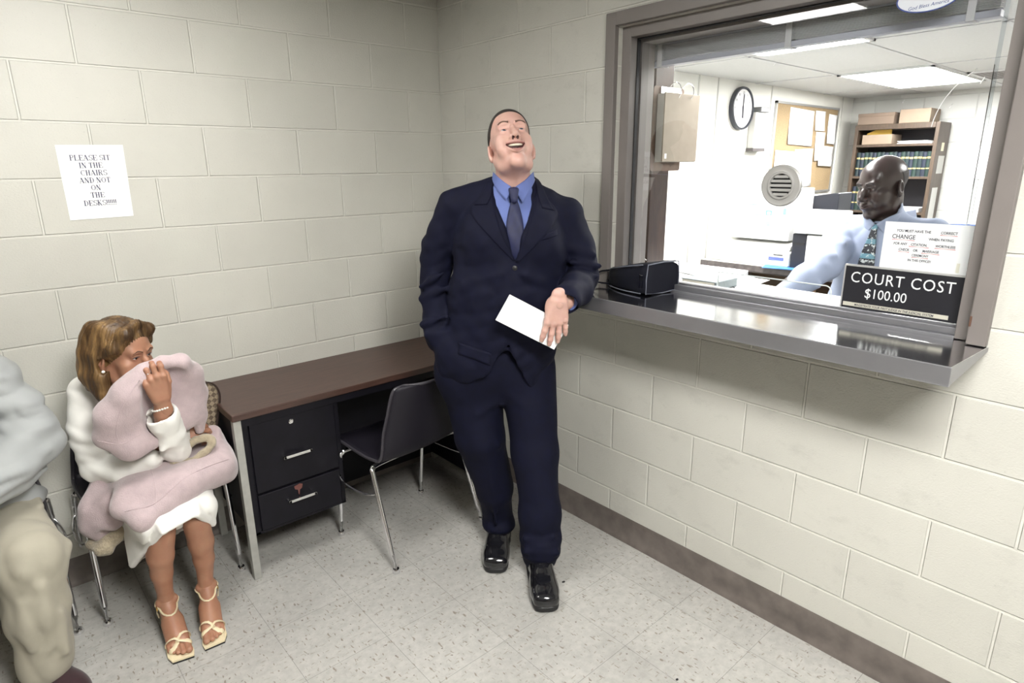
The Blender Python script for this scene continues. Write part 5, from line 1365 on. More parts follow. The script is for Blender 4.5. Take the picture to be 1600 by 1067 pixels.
TL.D = np.maximum(TL.D, -(T.ax[2][None, None, :] - 0.050 + 0.10 * (T.ax[1][None, :, None] + 0.07)))
LG = T.blank(); LG.D = smin(TR.D, TL.D, 0.006); T.merge(LG, 0.05)
for x, y in ((-0.150, 0.0), (0.050, -0.13)): pass
T.cone((-0.175, -0.02, 0.80), (-0.118, 0.035, 0.16), 0.006, 0.004, 0.022); T.cone((0.03, -0.02, 0.80), (0.068, -0.135, 0.24), 0.006, 0.004, 0.022)
for a, b in (((-0.07, -0.02, 0.80), (0.03, -0.05, 0.74)), ((-0.08, -0.01, 0.77), (-0.18, -0.03, 0.70)), ((-0.22, 0.0, 0.60), (-0.10, 0.0, 0.55)), ((0.0, -0.06, 0.52), (0.10, -0.06, 0.56))): T.cone(a, b, 0.008, 0.004, 0.03)
T.warp(fold_noise(9, 0.0022, (20, 20, 16))); T.warp(crease_noise(10, 0.004, (18, 12, 10)))
V, F = T.mesh(2); trousers = npmesh('trousers', V, F, SUIT, man)
# shirt front and collar
SH_ = Field((-0.22, -0.16, 1.20), (0.16, 0.16, 1.65), 0.005)
SH_.ell((-0.045, 0.065, 1.38), (0.190, 0.128, 0.22), 0); SH_.ell((-0.125, -0.005, 1.38), (0.085, 0.068, 0.11), 0.05); SH_.ell((0.04, -0.005, 1.36), (0.085, 0.068, 0.11), 0.05)
SH_.cone((-0.035, 0.075, 1.50), (-0.033, 0.078, 1.575), 0.085, 0.074, 0.04)
SH_.cone((-0.033, 0.075, 1.56), (-0.033, 0.08, 1.66), 0.064, 0.064, 0.004, '-')
prism_cut(SH_, [(-0.033, 1.566), (0.020, 1.598), (0.06, 1.70), (-0.13, 1.70), (-0.088, 1.600)], -0.4, 0.075, 0.003)
V, F = SH_.mesh(2); shirt = npmesh('shirt', V, F, SHIRTB, man)
NK = Field((-0.17, -0.14, 1.42), (0.11, 0.20, 1.70), 0.005)   # form under the collar
NK.cone((-0.033, 0.058, 1.54), (-0.033, 0.075, 1.68), 0.088, 0.072, 0); NK.ell((-0.035, 0.03, 1.47), (0.12, 0.100, 0.08), 0.05)
on(NK, [(-0.107, 0, 1.628), (-0.075, 0, 1.600), (-0.034, 0, 1.572)], [(-0.112, 0, 1.598), (-0.088, 0, 1.562), (-0.058, 0, 1.532)], 18, 8, 0.003, 'collar_point', SHIRTB, shirt, 0.005)
on(NK, [(0.042, 0, 1.628), (0.010, 0, 1.600), (-0.032, 0, 1.572)], [(0.047, 0, 1.595), (0.026, 0, 1.560), (-0.001, 0, 1.522)], 18, 8, 0.003, 'collar_point', SHIRTB, shirt, 0.005)
# tie: knot and blade
tie = Field((-0.08, -0.16, 1.48), (0.03, 0.06, 1.60), 0.003)
tie.cone((-0.032, -0.040, 1.566), (-0.030, -0.058, 1.532), 0.0190, 0.0125, 0.004, '+', (0, 1, 0, 1.4)); tie.plane((-0.032, -0.05, 1.573), (0, -0.2, 1), 0.006)
V, F = tie.mesh(1); tk = npmesh('tie', V, F, TIE, man)
P, Q = drape(SH_, [(-0.040, 0, 1.533), (-0.054, 0, 1.48), (-0.060, 0, 1.42), (-0.058, 0, 1.30)], [(-0.020, 0, 1.533), (-0.004, 0, 1.48), (0.004, 0, 1.42), (0.006, 0, 1.30)], 30, 8, 0.012, fwd, 0.35)
P[:, 1] += 0.006 * (np.abs(np.linspace(-1, 1, 9))[None, :] ** 3).repeat(len(P) // 9, 0).ravel() + 0.0015 * np.sin(P[:, 2] * 60 + P[:, 0] * 90)
P, Q = slab(P, Q, 0.006, (0, 1, 0)); npmesh('tie_blade', P, Q, TIE, tk)
# shirt cuffs
bm = B(); tube(bm, [(-0.316, 0.033, 0.985), (-0.306, 0.030, 0.945)], 0.040, 20); obj('shirt_cuff', bm, SHIRTB, shirt)
bm = B(); tube(bm, [(0.165, -0.145, 1.193), (0.155, -0.178, 1.190)], 0.0375, 20); obj('shirt_cuff', bm, SHIRTB, shirt)

# body: head and neck, trunk and limbs under the clothes, both hands
RH = rotm(6, -37, -5); TH = (-0.040, 0.035, 1.713); HS = 1.0
opt = dict(smile=1.0, open=0.0165, eye=0.0030, fold=1.6, neck=0.0645, fat=-0.002, neck_to=tuple(RH.T @ (np.array((-0.034, 0.082, 1.525)) - np.array(TH))))
hf, hv, hfc, hmi = head_parts(opt); HS = np.array((0.965, 1.0, 1.10))
inner = Field((-0.42, -0.26, 0.05), (0.32, 0.30, 1.66), 0.012)
inner.ell((-0.045, 0.07, 1.36), (0.15, 0.09, 0.20), 0); inner.ell((-0.06, 0.06, 1.05), (0.14, 0.09, 0.22), 0.05); inner.cone((-0.035, 0.075, 1.50), (-0.035, 0.078, 1.62), 0.05, 0.05, 0.02)
inner.chain([(-0.16, 0.08, 0.9), (-0.165, 0.07, 0.56), (-0.110, 0.150, 0.08)], [0.075, 0.055, 0.035], 0.03); inner.chain([(0.02, 0.07, 0.9), (0.045, 0.0, 0.52), (0.066, -0.07, 0.08)], [0.075, 0.055, 0.035], 0.03)
inner.chain([(-0.22, 0.085, 1.47), (-0.322, 0.115, 1.345), (-0.345, 0.112, 1.215), (-0.32, 0.035, 0.97)], [0.042, 0.042, 0.036, 0.028], 0.02); inner.chain([(0.14, 0.085, 1.44), (0.21, 0.085, 1.335), (0.232, 0.06, 1.225), (0.160, -0.160, 1.192)], [0.042, 0.04, 0.038, 0.028], 0.02)
iv, if_ = inner.mesh(1)
# left hand: hangs from the shelf edge, back of the hand toward the viewer, fingers down over the envelope
hl = hand_field(dict(bend=[(2, 7, 5), (0, 7, 5), (1, 7, 5), (2, 8, 5)], spread=[9, 3, -3, -9], arm=0.02, scale=1.0, thumb=[(0.018, 0.018, -0.014), (0.026, 0.045, -0.036), (0.022, 0.075, -0.044), (0.016, 0.098, -0.044)]))
hlV, hlF = hl.mesh(1)
HLR = hand_axes((-0.10, 0.02, -1.0), (0.10, -1.0, -0.02)); HLT = np.array((0.121, -0.205, 1.198))
hlV = xf(hlV * np.array((1.0, 0.93, 1.0)), HLR, HLT)
wr = Field((0.08, -0.27, 1.10), (0.22, -0.08, 1.26), 0.004); wr.chain([(0.170, -0.10, 1.195), (0.150, -0.165, 1.188), (0.122, -0.202, 1.185)], [0.029, 0.030, 0.026], 0.02); wv, wf = wr.mesh(2)
hr = hand_field(dict(bend=[(20, 30, 20)] * 4)); hrV, hrF = hr.mesh(1); hrV = xf(hrV, hand_axes((0.35, -0.15, -0.9), (-0.8, -0.5, -0.2)), (-0.300, 0.035, 0.955))
BV, BF, BM = join([(xf(hv * HS, RH, TH), hfc, hmi), (iv, if_), (wv, wf), (hlV, hlF), (hrV, hrF)])
body = npmesh('body', BV, BF, [SKIN1, LIP1, M_MOUTH], man, BM, local=True)
for s in (-1, 1): eyeball((s * 0.032, -0.0735, 0.008), 0.0122, (0.12, -1, 0.45), [M_EYEW, M_IRISB, M_PUP], body, RH, TH, HS)
# teeth: curved upper row
bm = B(); W_ = 0.030
tv = []
for k in range(21):
    t = -0.86 + 1.72 * k / 20
    tv.append((t * W_, -0.1012 + 0.021 * t * t, -0.0545 + 0.0125 * t * t, -0.0655 + 0.0150 * t * t))
g0 = [bm.verts.new((a, b, c)) for a, b, c, d in tv]; g1 = [bm.verts.new((a, b + 0.0005, d - 0.0012 * (abs(math.sin(k * 1.2)) ** 6) * 0)) for k, (a, b, c, d) in enumerate(tv)]
for k in range(20): bm.faces.new((g0[k], g0[k + 1], g1[k + 1], g1[k]))
for v in bm.verts: v.co = Vector(xf(np.array(v.co) * HS, RH, TH))
o = obj('teeth', bm, M_TEETH, body); s = o.modifiers.new('t', 'SOLIDIFY'); s.thickness = 0.003
# cropped hair and eyebrows
hh = hair_field(hf, 0.0036, [-0.13, -0.098, -0.085, -0.060, -0.045, -0.012, 0.0, 0.036, 0.046, 0.06, 0.12], [0.105, 0.098, 0.088, 0.078, 0.055, 0.034, 0.034, 0.034, 0.0, -0.030, -0.035])
V, F = hh.mesh(1); npmesh('hair', xf(V * HS, RH, TH), F, HAIR1, man)
for s in (-1, 1):
    P, Q = drape(hf, [(s * 0.012, 0, 0.0335), (s * 0.032, 0, 0.0400), (s * 0.052, 0, 0.0300)], [(s * 0.014, 0, 0.0262), (s * 0.032, 0, 0.0335), (s * 0.050, 0, 0.0265)], 12, 3, 0.0012, fwd, 0.14)
    P, Q = slab(P, Q, 0.0015, (0, 1, 0)); npmesh('eyebrow', xf(P * HS, RH, TH), Q, BROW1, body)
# shoes
def dress_shoe(parent, heel, ang, name='shoe'):
    f = Field((-0.07, -0.20, -0.004), (0.07, 0.14, 0.16), 0.0032)
    f.rbox((0, -0.005, 0.050), (0.047, 0.140, 0.038), 0.030, 0); f.rbox((0, -0.105, 0.042), (0.0505, 0.078, 0.026), 0.022, 0.02)
    f.ell((0, -0.10, 0.042), (0.053, 0.085, 0.040), 0.02); f.ell((0, 0.06, 0.060), (0.044, 0.075, 0.060), 0.03); f.cone((0, -0.03, 0.075), (0, 0.06, 0.11), 0.036, 0.042, 0.03)
    f.plane((0, 0, 0.022), (0, 0, -1), 0.003)
    f.chain([(-0.036, -0.02, 0.082), (-0.041, -0.10, 0.066), (-0.030, -0.150, 0.060), (0, -0.160, 0.060), (0.030, -0.150, 0.060), (0.041, -0.10, 0.066), (0.036, -0.02, 0.082)], [0.0028] * 7, 0.004)
    V, F = f.mesh(2)
    g = Field((-0.07, -0.21, -0.004), (0.07, 0.15, 0.05), 0.0032)
    g.rbox((0, -0.021, 0.014), (0.0535, 0.166, 0.014), 0.012, 0); g.rbox((0, 0.085, 0.016), (0.046, 0.055, 0.016), 0.012, 0.02); g.plane((-0.05, -0.17, 0), (-1, -0.8, 0), 0.02); g.plane((0.05, -0.17, 0), (1, -0.8, 0), 0.02)
    V2, F2 = g.mesh(1)
    R_ = rotm(ang); t = np.array((heel[0], heel[1], 0.0))
    o = npmesh(name, xf(V + np.array((0, -0.10, 0)), R_, t), F, SHOE, parent)
    npmesh('sole', xf(V2 + np.array((0, -0.10, 0)), R_, t), F2, SOLE, o)
    for k in range(3):
        bm = B(); zz_ = 0.108 + 0.010 * k; yy_ = -0.105 - 0.018 + 0.02 * k
        tube(bm, [xf(np.array(p), R_, t) for p in ((-0.022, yy_ + 0.008, zz_ - 0.008), (0, yy_, zz_ + 0.002), (0.022, yy_ + 0.008, zz_ - 0.008))], 0.002, 6); obj('lace', bm, SOLE, o)
    return o
dress_shoe(man, (-0.112, 0.205), -2); dress_shoe(man, (0.062, -0.035), 4)
man.location = (-0.45, -1.13, 0); man.rotation_euler = (0, 0, math.atan2(-0.66063, 0.75071))

# the envelope under his fingers
ENV = thing('envelope', 'blank white envelope held against the navy suit by the standing man', 'envelope', (0, 0, 0))
e0 = np.array((-0.063, -0.2035, 1.2239)); e1 = np.array((-0.100, -0.2030, 1.1284)); e3 = np.array((0.1116, -0.1785, 1.0091))
uu = nz(e3 - e1); vv = nz((e0 - e1) - uu * ((e0 - e1) @ uu)); nn_ = np.cross(uu, vv)
bm = B(); Mx = axes(tuple(e1), tuple(uu), tuple(vv), tuple(nn_))
prism(bm, rrect(0.241, 0.104, 0.0008, 1), 0.0016, Mx); obj('envelope_body', bm, M_WHITE, ENV, smooth=False)
bm = B(); prism(bm, [(0.002, 0.102), (0.239, 0.102), (0.15, 0.045), (0.09, 0.045)], 0.0004, axes(tuple(e1 - nn_ * 0.0006), tuple(uu), tuple(vv), tuple(nn_))); obj('flap', bm, M_WHITE, ENV, smooth=False)
ENV.location = man.location; ENV.rotation_euler = man.rotation_euler
# ------------------------------------------------------------------ the seated woman in white
SKIN2 = skin_mat('skin_tan', (0.365, 0.185, 0.115)); LIP2 = simple('lips_rose', (0.40, 0.13, 0.12), 0.4)
WHITE_S = cloth_mat('cream_white_suit', (0.83, 0.82, 0.78), 0.7, 800, 0.03, 20, 0.1)
COAT = cloth_mat('mauve_wool', (0.47, 0.375, 0.385), 0.95, 260, 0.07, 40, 0.4, 0.5, 0.003)
FLEECE = cloth_mat('tan_shearling', (0.38, 0.32, 0.225), 0.95, 130, 0.14, 70, 0.4, 0.9, 0.006)
SANDAL = simple('cream_leather', (0.72, 0.62, 0.42), 0.4); GOLD = simple('gold_metal', (0.75, 0.52, 0.16), 0.25, 1.0); PEARL = simple('pearl', (0.82, 0.80, 0.75), 0.2, coat=0.5)
def hair_mat(name, dark, mid, light):
    m, nt, bs = new_mat(name)
    n1 = noise(nt, coords(nt, (85, 85, 5)), 1.0, 3, 0.6); n2 = noise(nt, coords(nt, (24, 24, 2)), 1.0, 2)
    c = mixc(nt, ramp(nt, n2, [(0.42, 0.0), (0.62, 1.0)]), ramp(nt, n1, [(0.3, dark), (0.6, mid)]), ramp(nt, n1, [(0.3, mid), (0.65, light)]))
    nt.links.new(c, bs.inputs['Base Color']); bs.inputs['Roughness'].default_value = 0.42
    bump(nt, bs, n1, 0.5, 0.003)
    return m
HAIR2 = hair_mat('highlighted_brown_hair', (0.028, 0.014, 0.006), (0.078, 0.042, 0.017), (0.25, 0.15, 0.06))
HAIR2.node_tree.nodes['Principled BSDF'].inputs['Specular IOR Level'].default_value = 0.35
wom = thing('person', 'seated woman in a white suit hiding her face behind a pink coat', 'person', (-1.62, -0.30, 0))
RW = rotm(38, 7, 3); TW_ = np.array((-1.672, -0.415, 1.032)); SW = 0.93
hf2, hv2, hfc2, hmi2 = head_parts(dict(smile=0.6, eye=0.0036, neck=0.046, nose=0.86, fat=-0.004, neck_to=tuple(RW.T @ (np.array((-1.650, -0.30, 0.86)) - TW_) / SW)))
inn = Field((-1.90, -0.75, 0.15), (-1.38, -0.02, 0.98), 0.010)
inn.ell((-1.64, -0.26, 0.75), (0.12, 0.08, 0.17), 0); inn.ell((-1.62, -0.20, 0.53), (0.14, 0.12, 0.10), 0.05)
inn.chain([(-1.68, -0.20, 0.52), (-1.685, -0.60, 0.47)], [0.07, 0.05], 0.03); inn.chain([(-1.56, -0.20, 0.52), (-1.572, -0.59, 0.465)], [0.07, 0.05], 0.03)
inn.chain([(-1.765, -0.27, 0.87), (-1.795, -0.33, 0.63), (-1.66, -0.46, 0.64)], [0.035, 0.032, 0.022], 0.01); inn.chain([(-1.53, -0.28, 0.87), (-1.578, -0.49, 0.67), (-1.618, -0.57, 0.83)], [0.035, 0.03, 0.022], 0.01)
iv2, if2 = inn.mesh(1)
# bare legs, finer
lg_ = Field((-1.78, -0.74, 0.15), (-1.48, -0.46, 0.54), 0.0042)
for kn, cf, cf2, an in (((-1.683, -0.622, 0.452), (-1.697, -0.600, 0.34), (-1.700, -0.580, 0.26), (-1.6985, -0.5605, 0.165)), ((-1.572, -0.612, 0.448), (-1.562, -0.590, 0.33), (-1.559, -0.575, 0.25), (-1.562, -0.568, 0.165))):
    one = lg_.blank(); one.chain([kn, cf, cf2, an], [0.046, 0.0425, 0.035, 0.0265], 0.012); one.ell((cf[0], cf[1] + 0.012, cf[2] + 0.01), (0.036, 0.036, 0.075), 0.012)
    lg_.merge(one, 0.0)
lv, lf = lg_.mesh(2)
ft = foot_field(heel=0.055); fv, ff = ft.mesh(1)
FEET = [(rotm(-3), np.array((-1.702, -0.632, 0.014)), 1), (rotm(-12), np.array((-1.579, -0.639, 0.014)), -1)]
feet = []
for R_, t_, s_ in FEET:
    v = fv * np.array((s_ * 0.95, 0.95, 0.95)); f_ = ff if s_ > 0 else ff[:, ::-1]
    feet.append((xf(v, R_, t_), f_))
# left hand up at the face, right hand by her side on the coat
hw = hand_field(dict(bend=[(16, 70, 45), (18, 70, 45), (20, 70, 45), (22, 68, 45)], spread=[4, 0, -4, -9], arm=0.05, len=[0.080, 0.088, 0.082, 0.064], thumb=[(0.020, 0.02, -0.012), (0.040, 0.05, -0.022), (0.042, 0.078, -0.030), (0.034, 0.098, -0.040)]))
WHR = hand_axes((-0.16, -0.12, 1.0), (-0.10, -1.0, -0.12)); WHT = np.array((-1.612, -0.606, 0.908)); WS = 0.90
hwv, hwf = hw.mesh(1); hwv = xf(hwv * WS, WHR, WHT)
fa = Field((-1.72, -0.66, 0.74), (-1.54, -0.48, 0.96), 0.004); fa.chain([(-1.600, -0.545, 0.76), (-1.614, -0.588, 0.85), (-1.612, -0.602, 0.912)], [0.030, 0.0245, 0.0225], 0.01); fav, faf = fa.mesh(2)
hq = hand_field(dict(bend=[(35, 45, 30), (35, 45, 30), (38, 45, 30), (40, 45, 30)], arm=0.06)); hqv, hqf = hq.mesh(1)
hqv = xf(hqv * 0.88, hand_axes((1.0, -0.25, 0.12), (0.1, -0.6, 0.8)), (-1.545, -0.475, 0.672)) if False else xf((hqv * 0.88) * np.array((-1, 1, 1)), hand_axes((1.0, -0.15, 0.10), (0.05, -0.75, 0.65)), (-1.560, -0.455, 0.690)); hqf = hqf[:, ::-1]
BV, BF, BM = join([(xf(hv2 * SW, RW, TW_), hfc2, hmi2), (iv2, if2), (lv, lf)] + feet + [(hwv, hwf), (fav, faf), (hqv, hqf)])
wbody = npmesh('body', BV, BF, [SKIN2, LIP2, M_MOUTH], wom, BM)
for s in (-1, 1): eyeball((s * 0.032, -0.0735, 0.008), 0.0122, (0.25, -1, 0.25), [M_EYEW, M_IRISD, M_PUP], wbody, RW, TW_ - np.array((-1.62, -0.30, 0)), SW)
BROW2 = simple('eyebrow_dark', (0.07, 0.035, 0.02), 0.8)
for s in (-1, 1):
    P, Q = drape(hf2, [(s * 0.013, 0, 0.0315), (s * 0.032, 0, 0.0375), (s * 0.050, 0, 0.0285)], [(s * 0.014, 0, 0.0282), (s * 0.032, 0, 0.0345), (s * 0.050, 0, 0.0272)], 12, 2, 0.001, fwd, 0.14)
    P, Q = slab(P, Q, 0.0012, (0, 1, 0)); npmesh('eyebrow', xf(P * SW, RW, TW_), Q, BROW2, wbody)
    # dark upper lash line
    P, Q = drape(hf2, [(s * 0.019, 0, 0.0128), (s * 0.032, 0, 0.0152), (s * 0.046, 0, 0.0120)], [(s * 0.019, 0, 0.0108), (s * 0.032, 0, 0.0125), (s * 0.047, 0, 0.0098)], 10, 2, 0.0012, fwd, 0.14)
    P, Q = slab(P, Q, 0.001, (0, 1, 0)); npmesh('eyelash', xf(P * SW, RW, TW_), Q, M_INK, wbody)
# hair: parted in the middle, falling behind the near ear to the shoulder
H = Field((-0.15, -0.14, -0.29), (0.14, 0.16, 0.17), 0.0032)
H.ell((0, 0.014, 0.048), (0.083, 0.102, 0.098), 0)
for s in (-1, 1):
    H.chain([(s * 0.010, -0.058, 0.128), (s * 0.056, -0.062, 0.100), (s * 0.077, -0.035, 0.048), (s * 0.080, 0.018, 0.010)], [0.014, 0.019, 0.017, 0.016], 0.02)
    for dy, zz_, rr in ((0.012, -0.205, 0.024), (0.032, -0.19, 0.026), (0.055, -0.155, 0.026), (0.078, -0.135, 0.024)):
        H.chain([(s * 0.052, dy, 0.10), (s * 0.074, dy + 0.008, 0.01), (s * 0.078, dy + 0.004, -0.07), (s * 0.074, dy - 0.012, zz_ * 0.7), (s * 0.066, dy - 0.030, zz_)], [0.026, 0.022, 0.023, rr * 0.85, 0.010], 0.018)
for x in (-0.05, 0, 0.05): H.chain([(x, 0.085, 0.06), (x, 0.100, -0.04), (x, 0.095, -0.13)], [0.030, 0.027, 0.016], 0.03)
H.ell((0.0, -0.120, -0.012), (0.066, 0.083, 0.098), 0.012, '-')
for s in (-1, 1): H.ell((s * 0.086, 0.004, -0.022), (0.022, 0.020, 0.030), 0.008, '-') if s < 0 else None
H.cone((0, -0.09, 0.145), (0, 0.06, 0.155), 0.0028, 0.002, 0.006, '-')
def strands(x, y, z):
    a = np.arctan2(x, y + 0.25 * np.abs(x)); return 0.0010 * np.sin(a * 46 + 3 * z) + 0.0009 * np.sin(a * 83 - 4 * z + 1)
H.warp(strands)
V, F = H.mesh(1, 0.3); npmesh('hair', xf(V * SW, RW, TW_), F, HAIR2, wom)
bm = B(); e_ = xf(np.array((-0.086, 0.004, -0.044)) * SW, RW, TW_); lathe(bm, [(0, -0.006), (0.0045, -0.0035), (0.006, 0), (0.0045, 0.0035), (0, 0.006)], 14, Matrix.Translation(tuple(e_))); tube(bm, [tuple(e_ + np.array((0, 0, 0.004))), tuple(e_ + np.array((0, 0.002, 0.015)))], 0.0018, 6); obj('earring', bm, PEARL, wom)

# white jacket
WJ = Field((-1.92, -0.68, 0.44), (-1.38, -0.08, 1.02), 0.0055)
WJ.ell((-1.645, -0.27, 0.74), (0.148, 0.110, 0.20), 0); WJ.cone((-1.775, -0.275, 0.888), (-1.53, -0.285, 0.895), 0.056, 0.054, 0.04); WJ.cone((-1.65, -0.29, 0.89), (-1.655, -0.31, 0.93), 0.075, 0.055, 0.03)
WJ.ell((-1.62, -0.20, 0.55), (0.165, 0.135, 0.12), 0.05)
WJ.cone((-1.655, -0.34, 0.90), (-1.655, -0.34, 1.0), 0.046, 0.058, 0.004, '-')
A_ = WJ.blank()
A_.chain([(-1.782, -0.275, 0.884), (-1.808, -0.305, 0.775), (-1.800, -0.335, 0.630)], [0.058, 0.052, 0.050], 0.01)
A_.chain([(-1.800, -0.335, 0.625), (-1.735, -0.425, 0.618), (-1.655, -0.485, 0.652)], [0.052, 0.047, 0.037], 0.012)
for a, b in (((-1.865, -0.31, 0.72), (-1.78, -0.36, 0.75)), ((-1.86, -0.32, 0.66), (-1.77, -0.39, 0.70)), ((-1.84, -0.36, 0.59), (-1.74, -0.42, 0.67)), ((-1.80, -0.40, 0.58), (-1.70, -0.45, 0.665)), ((-1.85, -0.34, 0.61), (-1.78, -0.38, 0.685))): A_.cone((a[0] + 0.014, a[1] - 0.006, a[2]), b, 0.006, 0.004, 0.03)
A2 = WJ.blank()
A2.chain([(-1.525, -0.285, 0.888), (-1.530, -0.36, 0.79), (-1.572, -0.495, 0.672)], [0.054, 0.048, 0.045], 0.01)
A2.chain([(-1.572, -0.500, 0.670), (-1.592, -0.545, 0.75), (-1.618, -0.578, 0.852)], [0.046, 0.046, 0.050], 0.012)
A2.chain([(-1.60, -0.56, 0.80), (-1.652, -0.588, 0.838)], [0.040, 0.022], 0.02); A2.cone((-1.590, -0.58, 0.73), (-1.56, -0.53, 0.80), 0.008, 0.005, 0.014); A2.cone((-1.63, -0.58, 0.72), (-1.58, -0.585, 0.76), 0.008, 0.005, 0.014); A2.cone((-1.64, -0.60, 0.80), (-1.58, -0.60, 0.79), 0.006, 0.004, 0.012)
A2.plane((-1.617, -0.576, 0.852), (-0.25, -0.30, 1.0), 0.003, (-1.72, -0.68, 0.80), (-1.52, -0.48, 0.95)); A2.cone((-1.612, -0.568, 0.83), (-1.622, -0.590, 0.90), 0.041, 0.046, 0.002, '-')
WJ.merge(A_, 0.012); WJ.merge(A2, 0.010)
WJ.warp(fold_noise(21, 0.0018, (30, 30, 38))); WJ.warp(crease_noise(22, 0.0045, (16, 18, 30)))
V, F = WJ.mesh(2); npmesh('jacket', V, F, WHITE_S, wom)
# white skirt falling over the knees
SK = Field((-1.84, -0.74, 0.24), (-1.40, -0.05, 0.66), 0.0055)
SK.ell((-1.62, -0.20, 0.53), (0.165, 0.14, 0.105), 0)
SK.chain([(-1.69, -0.25, 0.525), (-1.690, -0.60, 0.478)], [0.095, 0.074], 0.03); SK.chain([(-1.555, -0.25, 0.525), (-1.568, -0.59, 0.478)], [0.095, 0.074], 0.04)
SK.cone((-1.69, -0.50, 0.47), (-1.57, -0.50, 0.47), 0.07, 0.07, 0.05)
T0, T1, P0, Q0 = (np.array(q) for q in ((-1.752, -0.40, 0.50), (-1.728, -0.655, 0.470), (-1.772, -0.500, 0.288), (-1.735, -0.620, 0.398)))
for k_ in range(11):
    q_ = k_ / 10; SK.cone(T0 + (T1 - T0) * q_, P0 + (Q0 - P0) * q_, 0.016, 0.0085, 0.012)
SK.chain([(-1.530, -0.605, 0.465), (-1.524, -0.600, 0.385)], [0.034, 0.016], 0.03)
S0, S1 = np.array((-1.535, -0.47, 0.362)), np.array((-1.545, -0.40, 0.47))
for k_ in range(13):
    q_ = k_ / 12; SK.cone(T0 + (S1 - T0) * q_, P0 + (S0 - P0) * q_, 0.016, 0.0085, 0.012)
SK.cone((-1.683, -0.70, 0.400), (-1.70, -0.55, 0.385), 0.052, 0.060, 0.012, '-'); SK.cone((-1.572, -0.70, 0.405), (-1.560, -0.55, 0.385), 0.050, 0.056, 0.012, '-')
SK.cone((-1.683, -0.76, 0.46), (-1.683, -0.655, 0.435), 0.05, 0.048, 0.01, '-'); SK.cone((-1.572, -0.76, 0.46), (-1.572, -0.645, 0.430), 0.05, 0.048, 0.01, '-')
def sheet(A0, A1, B0, B1, n, ra, rb):
    A0, A1, B0, B1 = (np.array(q) for q in (A0, A1, B0, B1))
    for k_ in range(n + 1): SK.cone(A0 + (A1 - A0) * k_ / n, B0 + (B1 - B0) * k_ / n, ra, rb, 0.010)
sheet((-1.745, -0.44, 0.50), (-1.690, -0.640, 0.525), (-1.772, -0.505, 0.288), (-1.692, -0.700, 0.478), 22, 0.014, 0.0075)
sheet((-1.690, -0.640, 0.525), (-1.570, -0.615, 0.530), (-1.692, -0.700, 0.478), (-1.582, -0.690, 0.500), 14, 0.014, 0.0075)
sheet((-1.570, -0.615, 0.530), (-1.495, -0.45, 0.50), (-1.582, -0.690, 0.500), (-1.516, -0.600, 0.392), 30, 0.015, 0.0095)
SK.warp(fold_noise(33, 0.0012, (35, 25, 25)))
V, F = SK.mesh(2); npmesh('skirt', V, F, WHITE_S, wom)
# jewellery
bm = B()
for k in range(22):
    a = 2 * PI * k / 22; c = Vector((-1.6135, -0.592, 0.872)) + Vector((0.0285 * math.cos(a), 0.0285 * math.sin(a), 0.006 * math.cos(a + 0.8))); lathe(bm, [(0, -0.0042), (0.0036, -0.0021), (0.0042, 0), (0.0036, 0.0021), (0, 0.0042)], 8, Matrix.Translation(c))
obj('pearl_bracelet', bm, PEARL, wom)
rp_ = xf(np.array((-0.0135, 0.106, -0.010)) * WS, WHR, WHT); fd = Vector(WHR @ nz((-0.05, math.cos(0.52), -math.sin(0.52)))); u_, v_ = frame_of(fd)
bm = B(); tube(bm, [Vector(rp_) + (u_ * math.cos(a) + v_ * math.sin(a)) * 0.0098 for a in [2 * PI * k / 20 for k in range(20)]], 0.0014, 6, closed=True)
sp = Vector(rp_) + (Vector(WHR[:, 2]) - fd * fd.dot(Vector(WHR[:, 2]))).normalized() * 0.0105; lathe(bm, [(0, -0.003), (0.003, 0), (0, 0.003)], 8, Matrix.Translation(sp)); obj('finger_ring', bm, M_CHROME, wom)
